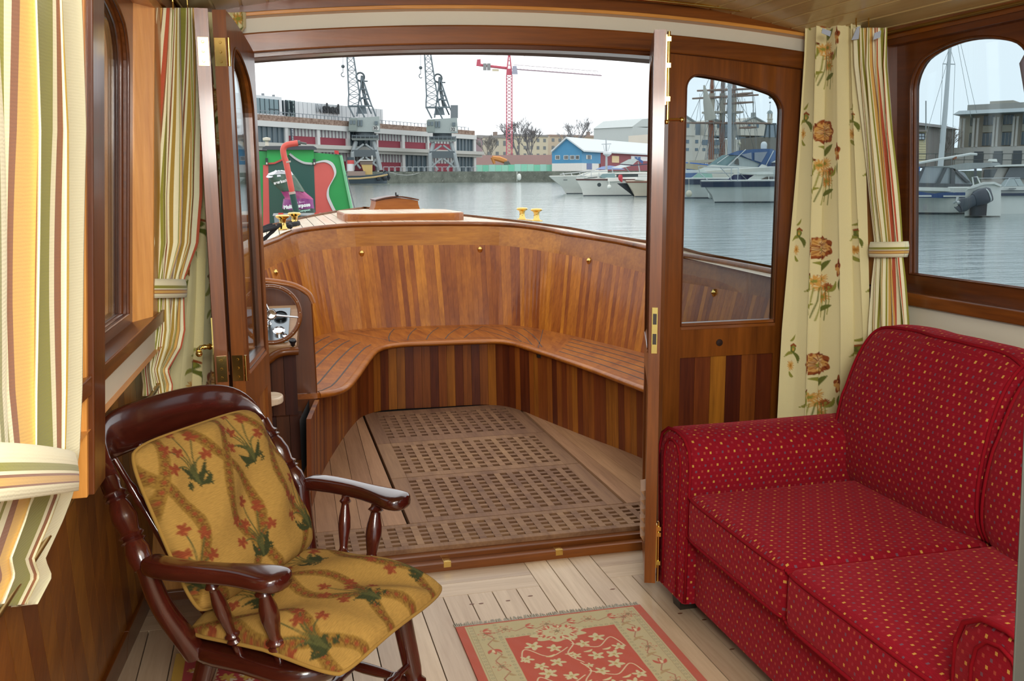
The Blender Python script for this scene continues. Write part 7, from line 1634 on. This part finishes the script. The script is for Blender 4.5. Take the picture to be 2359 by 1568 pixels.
# ---- through the right window
fs_ = Fac(2195, 66, 2400, 61); so_ = thing('stone_building', 'large stone office building with paired columns behind the right window', 'building', tuple(fs_.A)); ston = P_('bath_stone', '#a9a293', .85, scale=.5); stp = P_('pale_stone', '#bdbbb4', .8); gls = P_('office_glass', '#566a74', .2)
z = lambda y, x=2300: fs_.z(x, y)
mb = MB(); fs_.bx(mb, 2196, 2480, z(385), z(262), -.8, 12); part(mb, 'back_wall', ston, so_)
mb = MB(); fs_.bx(mb, 2195, 2480, z(385), z(338), .3, 1); part(mb, 'lower_storey', stp, so_)
mb = MB(); a, b_ = fs_.hit(2195, 400), fs_.hit(2480, 400); lo, hi = z(262), z(250); mb.hexa([v(a, lo)+fs_.n*1.4, v(b_, lo)+fs_.n*1.4, v(b_, lo)-fs_.n*9, v(a, lo)-fs_.n*9], [v(a, hi)-fs_.n*.5, v(b_, hi)-fs_.n*.5, v(b_, hi)-fs_.n*9, v(a, hi)-fs_.n*9]); part(mb, 'sloping_roof', P_('lead_roof', '#9aa5a8', .6), so_)
mb = MB(); fs_.bx(mb, 2204, 2480, z(251), z(234), -2, 10); part(mb, 'attic', P_('attic_stone', '#9c9b95', .8), so_)
mb = MB(); fs_.bx(mb, 2252, 2306, z(236), z(227), -2.5, 8); part(mb, 'roof_drum', P_('drum_stone', '#a8a59a', .8), so_)
for x in (2206.5, 2214.5, 2237, 2246, 2283, 2291, 2327.5, 2335.5, 2374, 2382):
    mb = MB(); p = fs_.hit(x, 400)+fs_.n*.25; w_ = (fs_.hit(x+2.9, 400)-fs_.hit(x-2.9, 400)).length/2; mb.lathe([(w_*1.15, 0), (w_*1.15, .15), (w_, .2), (w_*.95, z(270)-z(338)-.2), (w_*1.25, z(270)-z(338))], Vector((p.x, p.y, z(338))), (0, 0, 1), 12); part(mb, 'column', stp, so_, smooth=40)
for x0, x1 in ((2222, 2231), (2252, 2278), (2297, 2322), (2342, 2368)):
    for y0, y1 in ((334, 305), (286, 264)):
        mb = MB(); fs_.bx(mb, x0, x1, z(y0), z(y1), -.7, .9); w_ = part(mb, 'window', gls, so_); mb = MB()
        for k in (0, .33, .66, 1): fs_.bx(mb, lerp(x0, x1, k)-.4, lerp(x0, x1, k)+.4, z(y0), z(y1), -.62, .8)
        part(mb, 'mullion', stp, so_).parent = w_
    mb = MB(); fs_.bx(mb, x0, x1, z(303), z(288), -.6, .9); part(mb, 'spandrel', P_('spandrel_stone', '#b0aea0', .8), so_)
for x0, x1 in ((2243, 2264), (2288, 2308), (2332, 2352)):
    mb = MB(); fs_.bx(mb, x0, x1, z(384), z(348), .36, 0); part(mb, 'doorway', P_('doorway_dark', '#4f565a', .3), so_)
hu = thing('clapboard_hut', 'small cream clapboard hut with one window at the left of the right window', 'hut', tuple(at(2120, 372, 48))); H_ = lambda px, py, d=0.0: at(px, py, 48+d)
mb = MB(); 
for k in range(12): y0, y1 = lerp(372, 303, k/12), lerp(372, 303, (k+1)/12)+.3; mb.hexa([H_(2100, y0, -.03), H_(2133, y0, -.03), H_(2133, y0, 3), H_(2100, y0, 3)], [H_(2100, y1), H_(2133, y1), H_(2133, y1, 3), H_(2100, y1, 3)])
part(mb, 'boarding', P_('hut_cream', '#cbc09a', .8), hu)
mb = MB(); mb.hexa([H_(2096, 303, -.3), H_(2138, 303, -.3), H_(2138, 303, 3.2), H_(2096, 303, 3.2)], [H_(2098, 299, -.1), H_(2136, 299, -.1), H_(2136, 299, 3), H_(2098, 299, 3)]); part(mb, 'roof', P_('hut_roof', '#6d665e', .8), hu)
mb = MB(); mb.hexa([H_(2115.5, 322, -.12), H_(2131.5, 322, -.12), H_(2131.5, 322, .0), H_(2115.5, 322, 0)], [H_(2115.5, 306.5, -.12), H_(2131.5, 306.5, -.12), H_(2131.5, 306.5, 0), H_(2115.5, 306.5, 0)]); fr_ = part(mb, 'window_frame', P_('hut_dark', '#46464e', .6), hu)
for x, y in ((2120, 311), (2126.5, 311), (2120, 318), (2126.5, 318)):
    mb = MB(); mb.hexa([H_(x-2.6, y+2.7, -.16), H_(x+2.6, y+2.7, -.16), H_(x+2.6, y+2.7, -.1), H_(x-2.6, y+2.7, -.1)], [H_(x-2.6, y-2.7, -.16), H_(x+2.6, y-2.7, -.16), H_(x+2.6, y-2.7, -.1), H_(x-2.6, y-2.7, -.1)]); part(mb, 'pane', P_('hut_pane', '#b3bcc4', .3), hu).parent = fr_
gw = Fac(2128, 62, 2200, 66); gb = thing('brick_warehouse', 'grey brown warehouse between the hut and the stone building', 'building', tuple(gw.A)); mb = MB(); gw.bx(mb, 2100, 2194, gw.z(2160, 385), gw.z(2160, 295), 0, 8); part(mb, 'wall', P_('warehouse_grey', '#8b8580', .85), gb)
mb = MB(); a, b_ = gw.hit(2100, 400), gw.hit(2194, 400); z0, z1 = gw.z(2160, 295), gw.z(2160, 287); mb.hexa([v(a, z0)+gw.n*.4, v(b_, z0)+gw.n*.4, v(b_, z0)-gw.n*8, v(a, z0)-gw.n*8], [v(a.lerp(b_, .1), z1), v(a.lerp(b_, .7), z1), v(a.lerp(b_, .7), z1)-gw.n*6, v(a.lerp(b_, .1), z1)-gw.n*6]); part(mb, 'roof', P_('warehouse_roof', '#7a7674', .8), gb)
bare_tree('spreading bare tree in front of the grey brown warehouse', 2176, 368, 92, 80, 55, 7, '#77706c', 5, .6)
qy = struct('quay_wall_right', 'stone quay under the buildings seen through the right window'); mb = MB(); mb.loft([[at(px, 400, Y)*1.0+Vector((0, 0, ZW(Y)-.5-at(px, 400, Y).z)), at(px, 400, Y)+Vector((0, 0, ZW(Y)+1.55-at(px, 400, Y).z)), at(px, 400, Y)*1.0+Vector((14, 30, ZW(Y)+1.55-at(px, 400, Y).z)), at(px, 400, Y)+Vector((14, 30, ZW(Y)-.5-at(px, 400, Y).z))] for px, Y in ((1900, 52), (2100, 45), (2400, 43), (2700, 42))]); part(mb, 'wall', tq.m, qy)
rl = thing('quay_railing', 'dark railings along the quay behind the moored boats in the right window', 'railing', tuple(at(2140, 372, 45.3))); mb = MB()
for k in range(14): a = at(2110+k*22, 384, 45.4); zt = at(2110+k*22, 353, 45.4).z; mb.tube([a, Vector((a.x, a.y, zt))], .022, 4)
for y in (354, 368): mb.tube([at(2105, y, 45.4), at(2400, y, 45.4)], .018, 4)
part(mb, 'rails', P_('railing_dark', '#4f5552', .6), rl)
mb = MB(); mb.tube([at(2165, 400, 36), at(2178, 250, 36), at(2188.5, 108, 36)], [.12, .10, .07], 10); mb.tube([at(2172, 147, 36), at(2200, 148, 36)], .025, 5)
sm = thing('leaning_mast', 'leaning pale yacht mast with cross spreader in the right window', 'mast', tuple(at(2165, 400, 36))); part(mb, 'pole', P_('alloy_pale', '#c3c8ca', .4), sm, smooth=60)
mb = MB()
for pts in ([(2188, 110), (2172, 148), (2165, 330)], [(2189, 110), (2200, 148), (2192, 380)], [(2186, 130), (2128, 330)]): mb.tube([at(x, y, 36) for x, y in pts], .010, 4)
for a, c in (((2206, 100), (2237, 270)), ((2213, 100), (2250, 260)), ((2133, 232), (2133, 300))): mb.tube([at(*a, 36.5), at(*c, 36.5)], .010 if a[0] > 2140 else .03, 4)
part(mb, 'rigging', P_('rigging_grey', '#8c9292', .8), sm)
# canopy boat
b = Boat('white and blue cabin boat with grey canopy at the left of the right window', (2085, 433), (2092, 496), 30.4, 2.7, 2.2, (1, .04), fs=1.0, group=None)
mb = MB(); q = lambda px, py, d=0.0: b.q(px, py, d); zt = lambda y: y
b.slab('blue_band', [(2080, 440), (2110, 440), (2152, 446), (2170, 443), (2238, 443), (2240, 455), (2170, 456), (2080, 454)], P_('boat_blue_band', '#35507f', .5), -1.02, -.85)
b.slab('white_rail', [(2080, 430), (2238, 433), (2238, 442), (2080, 438)], gel, -1.0, .9); b.slab('white_label', [(2084, 449.5), (2146, 449.5), (2146, 453), (2084, 453)], gel, -1.06, -.98); b.slab('white_label', [(2173, 450), (2224, 450), (2224, 453.5), (2173, 453.5)], gel, -1.06, -.98)
b.slab('canopy_skirt', [(2110, 421), (2240, 424), (2240, 435), (2110, 432)], P_('canopy_grey', '#5d6064', .8), -.95, .8)
b.slab('canopy_clear', [(2112, 421), (2130, 384), (2186, 384), (2222, 398), (2240, 424)], P_('canopy_film', '#9aa2a6', .25), -.85, .75)
for pl in ([(2108, 424), (2126, 384), (2132, 384), (2116, 424)], [(2158, 422), (2176, 386), (2183, 386), (2166, 422)], [(2190, 424), (2192, 388), (2201, 390), (2200, 424)], [(2192, 386), (2200, 388), (2236, 420), (2226, 420)], [(2244, 420), (2244, 388), (2250, 388), (2250, 420)]): b.slab('canopy_seam', pl, P_('canopy_grey', '#5d6064', .8), -.93, -.80)
b.slab('canopy_roof', [(2125, 383), (2182, 382), (2225, 375), (2300, 374.5), (2306, 378), (2285, 384), (2235, 390), (2200, 391), (2186, 385)], P_('canopy_light', '#9ba1a0', .7), -.9, .9)
b.slab('vent_grille', [(2126.5, 470), (2136, 470), (2136, 485), (2126.5, 485)], P_('grille_grey', '#9a9c9c', .5), -1.15, -.9)
b.tubes('boom', [((2111, 376.5, -1.3), (2150, 369, -1.3), (2196, 361.5, -1.3), (2236, 354.5, -1.3), (2250, 355.5, -1.3))], .045, P_('spar_white', '#d2d5d2', .5)); b.tubes('boom_lashing', [((2196, 365, -1.3), (2202, 362, -1.3))], .06, P_('lashing_rust', '#8f5a44', .8))
b.slab('blue_cover', [(2098, 384), (2120, 384), (2117, 404), (2100, 410)], P_('cover_blue', '#3f72b8', .7), .3, .6)
# wheelhouse boat behind
b2 = Boat('white wheelhouse boat partly hidden behind the outboard engine', (2238, 428), (2244, 470), 33, 7, 2.4, (1, .05), fs=1.0, group=None)
b2.slab('wheelhouse', [(2260, 425), (2262, 388), (2420, 384), (2420, 425)], P_('wheelhouse_warm_grey', '#a7a29a', .6), -.8, 1.0); b2.slab('roof', [(2290, 380), (2420, 376), (2420, 381), (2292, 384)], gel, -1.1, 1.2); b2.slab('roof_box', [(2275, 371), (2278, 366), (2296, 366), (2298, 372)], gel, -.3, .6)  # warm grey wheelhouse walls under a white roof
b2.slab('side_window', [(2266, 412), (2268, 390), (2298, 389), (2288, 410)], dkw, -.88, -.75); b2.slab('side_window', [(2312, 412), (2326, 386), (2420, 385), (2420, 410)], P_('wheelhouse_glass', '#65696c', .2), -.88, -.75)
# dinghy with outboard
d_ = thing('tender', 'white tender with curved stern carrying a dark outboard engine', 'boat', tuple(at(2265, 495, 27.5))); D_ = lambda px, py, d=0.0: at(px, py, 27.5+d)
def dslab(nm, poly, m, d0, d1, root=d_, Yf=27.5):
    mb = MB(); a = [at(x, y, Yf+d0) for x, y in poly]; n = len(a); e = Vector((a[0].x, a[0].y, 0)).normalized()*(d1-d0); c = [p+e for p in a]
    mb.add(a+c, [tuple(range(n)), tuple(range(2*n-1, n-1, -1))]+[(i, n+i, n+(i+1) % n, (i+1) % n) for i in range(n)]); return part(mb, nm, m, root)
dslab('hull', [(2222, 497), (2224, 440), (2238, 430), (2265, 422), (2290, 421), (2306, 428), (2306, 497)], gel, -.2, 1.4); dslab('gunwale', [(2228, 436), (2240, 428), (2268, 419.5), (2292, 419), (2308, 426), (2306, 430), (2290, 424), (2266, 425), (2240, 434)], gel, -.3, 1.5)
mb = MB(); mb.tube([D_(2243, 428, -.1), D_(2240, 408, -.1), D_(2251, 407, -.1), D_(2260, 427, -.1)], .025, 6); part(mb, 'grab_rail', P_('rail_white', '#dadcd8', .4), d_, smooth=60)
ob = thing('outboard_engine', 'dark grey tilted outboard engine on the stern of the white tender', 'engine', tuple(D_(2265, 470, -.4))); og = P_('outboard_grey', '#3d454e', .35)
O_ = lambda px, py, d=0.0: at(px, py, 27.0+d)
def olof(nm, secs, m):
    mb = MB(); rg = []
    for (xa, ya), (xb, yb), w in secs:
        a, c = O_(xa, ya), O_(xb, yb); mid = (a+c)/2; h = (c-a)/2; rg.append([mid+h*math.copysign(abs(cos(t))**.7, cos(t))+Vector((0, w*math.copysign(abs(sin(t))**.7, sin(t)), 0)) for t in [2*pi*k/14 for k in range(14)]])
    mb.loft(rg); return part(mb, nm, m, ob, smooth=50)
olof('cowl', [((2280, 433), (2286, 458), .05), ((2272, 431), (2283, 463), .17), ((2258, 434), (2268, 471), .21), ((2247, 440), (2254, 474), .20), ((2240, 447), (2246, 476), .12)], og)
olof('leg', [((2240, 448), (2246, 474), .11), ((2228, 455), (2236, 478), .10), ((2214, 456), (2226, 486), .08), ((2206, 464), (2215, 489), .05)], og)
olof('skeg', [((2214, 470), (2222, 488), .03), ((2203, 476), (2210, 489), .02), ((2197, 476), (2201, 480), .015)], og)
olof('cowl_stripe', [((2266, 433), (2278, 464), .213), ((2264, 434), (2275, 466), .215)], P_('stripe_white', '#ccd2d0', .5))
mb = MB(); mb.lathe([(.0, 0), (.05, .02), (.06, .10), (.04, .14)], O_(2204, 463), (1, 0, -.6), 10)
for k in range(3): a = 2*pi*k/3; mb.tube([O_(2204, 463), O_(2204, 463)+Vector((.03*cos(a), .15*sin(a), .13*cos(a)))], [.025, .045], 5)
part(mb, 'propeller', P_('prop_alloy', '#b4b8b8', .3, metal=.7), ob); mb = MB(); mb.box(*O_(2246, 497, 0), *O_(2262, 468, .25)); part(mb, 'bracket', P_('bracket_dark', '#2f3438', .5), ob)
# white transom boat
w_ = thing('speed_boat', 'white speed boat with dark stripe across its stern at the right edge', 'boat', tuple(at(2330, 498, 29.2)))
dslab('transom', [(2282, 499), (2288, 446), (2296, 434), (2310, 430), (2480, 428), (2480, 499)], gel, -.1, 1.6, w_, 29.2); dslab('stripe', [(2287, 445), (2480, 444), (2480, 450.5), (2287, 451)], navy, -.24, -.1, w_, 29.2); dslab('stripe', [(2292, 438.5), (2480, 437), (2480, 438.6), (2292, 440)], P_('thin_stripe', '#4a5258', .5), -.23, -.1, w_, 29.2); dslab('bottom_band', [(2282, 497), (2480, 496), (2480, 501), (2282, 502)], grn_w, -.23, 1.5, w_, 29.2)
dslab('outlet', [(2324, 433.5), (2341, 433), (2341, 435), (2324, 435.5)], P_('outlet_grey', '#7d8283', .5), -.26, -.1, w_, 29.2); dslab('windscreen', [(2300, 430), (2316, 413), (2350, 411), (2360, 428)], clearp, .3, 1.3, w_, 29.2)
mb = MB(); mb.tube([at(2314, 430, 29.1), at(2325, 411, 29.1), at(2336, 410, 29.1), at(2346, 428, 29.1)], .018, 6); mb.tube([at(2255, 410.5, 28.2), at(2350, 409, 28.2)], .010, 4); part(mb, 'rail', stl, w_)
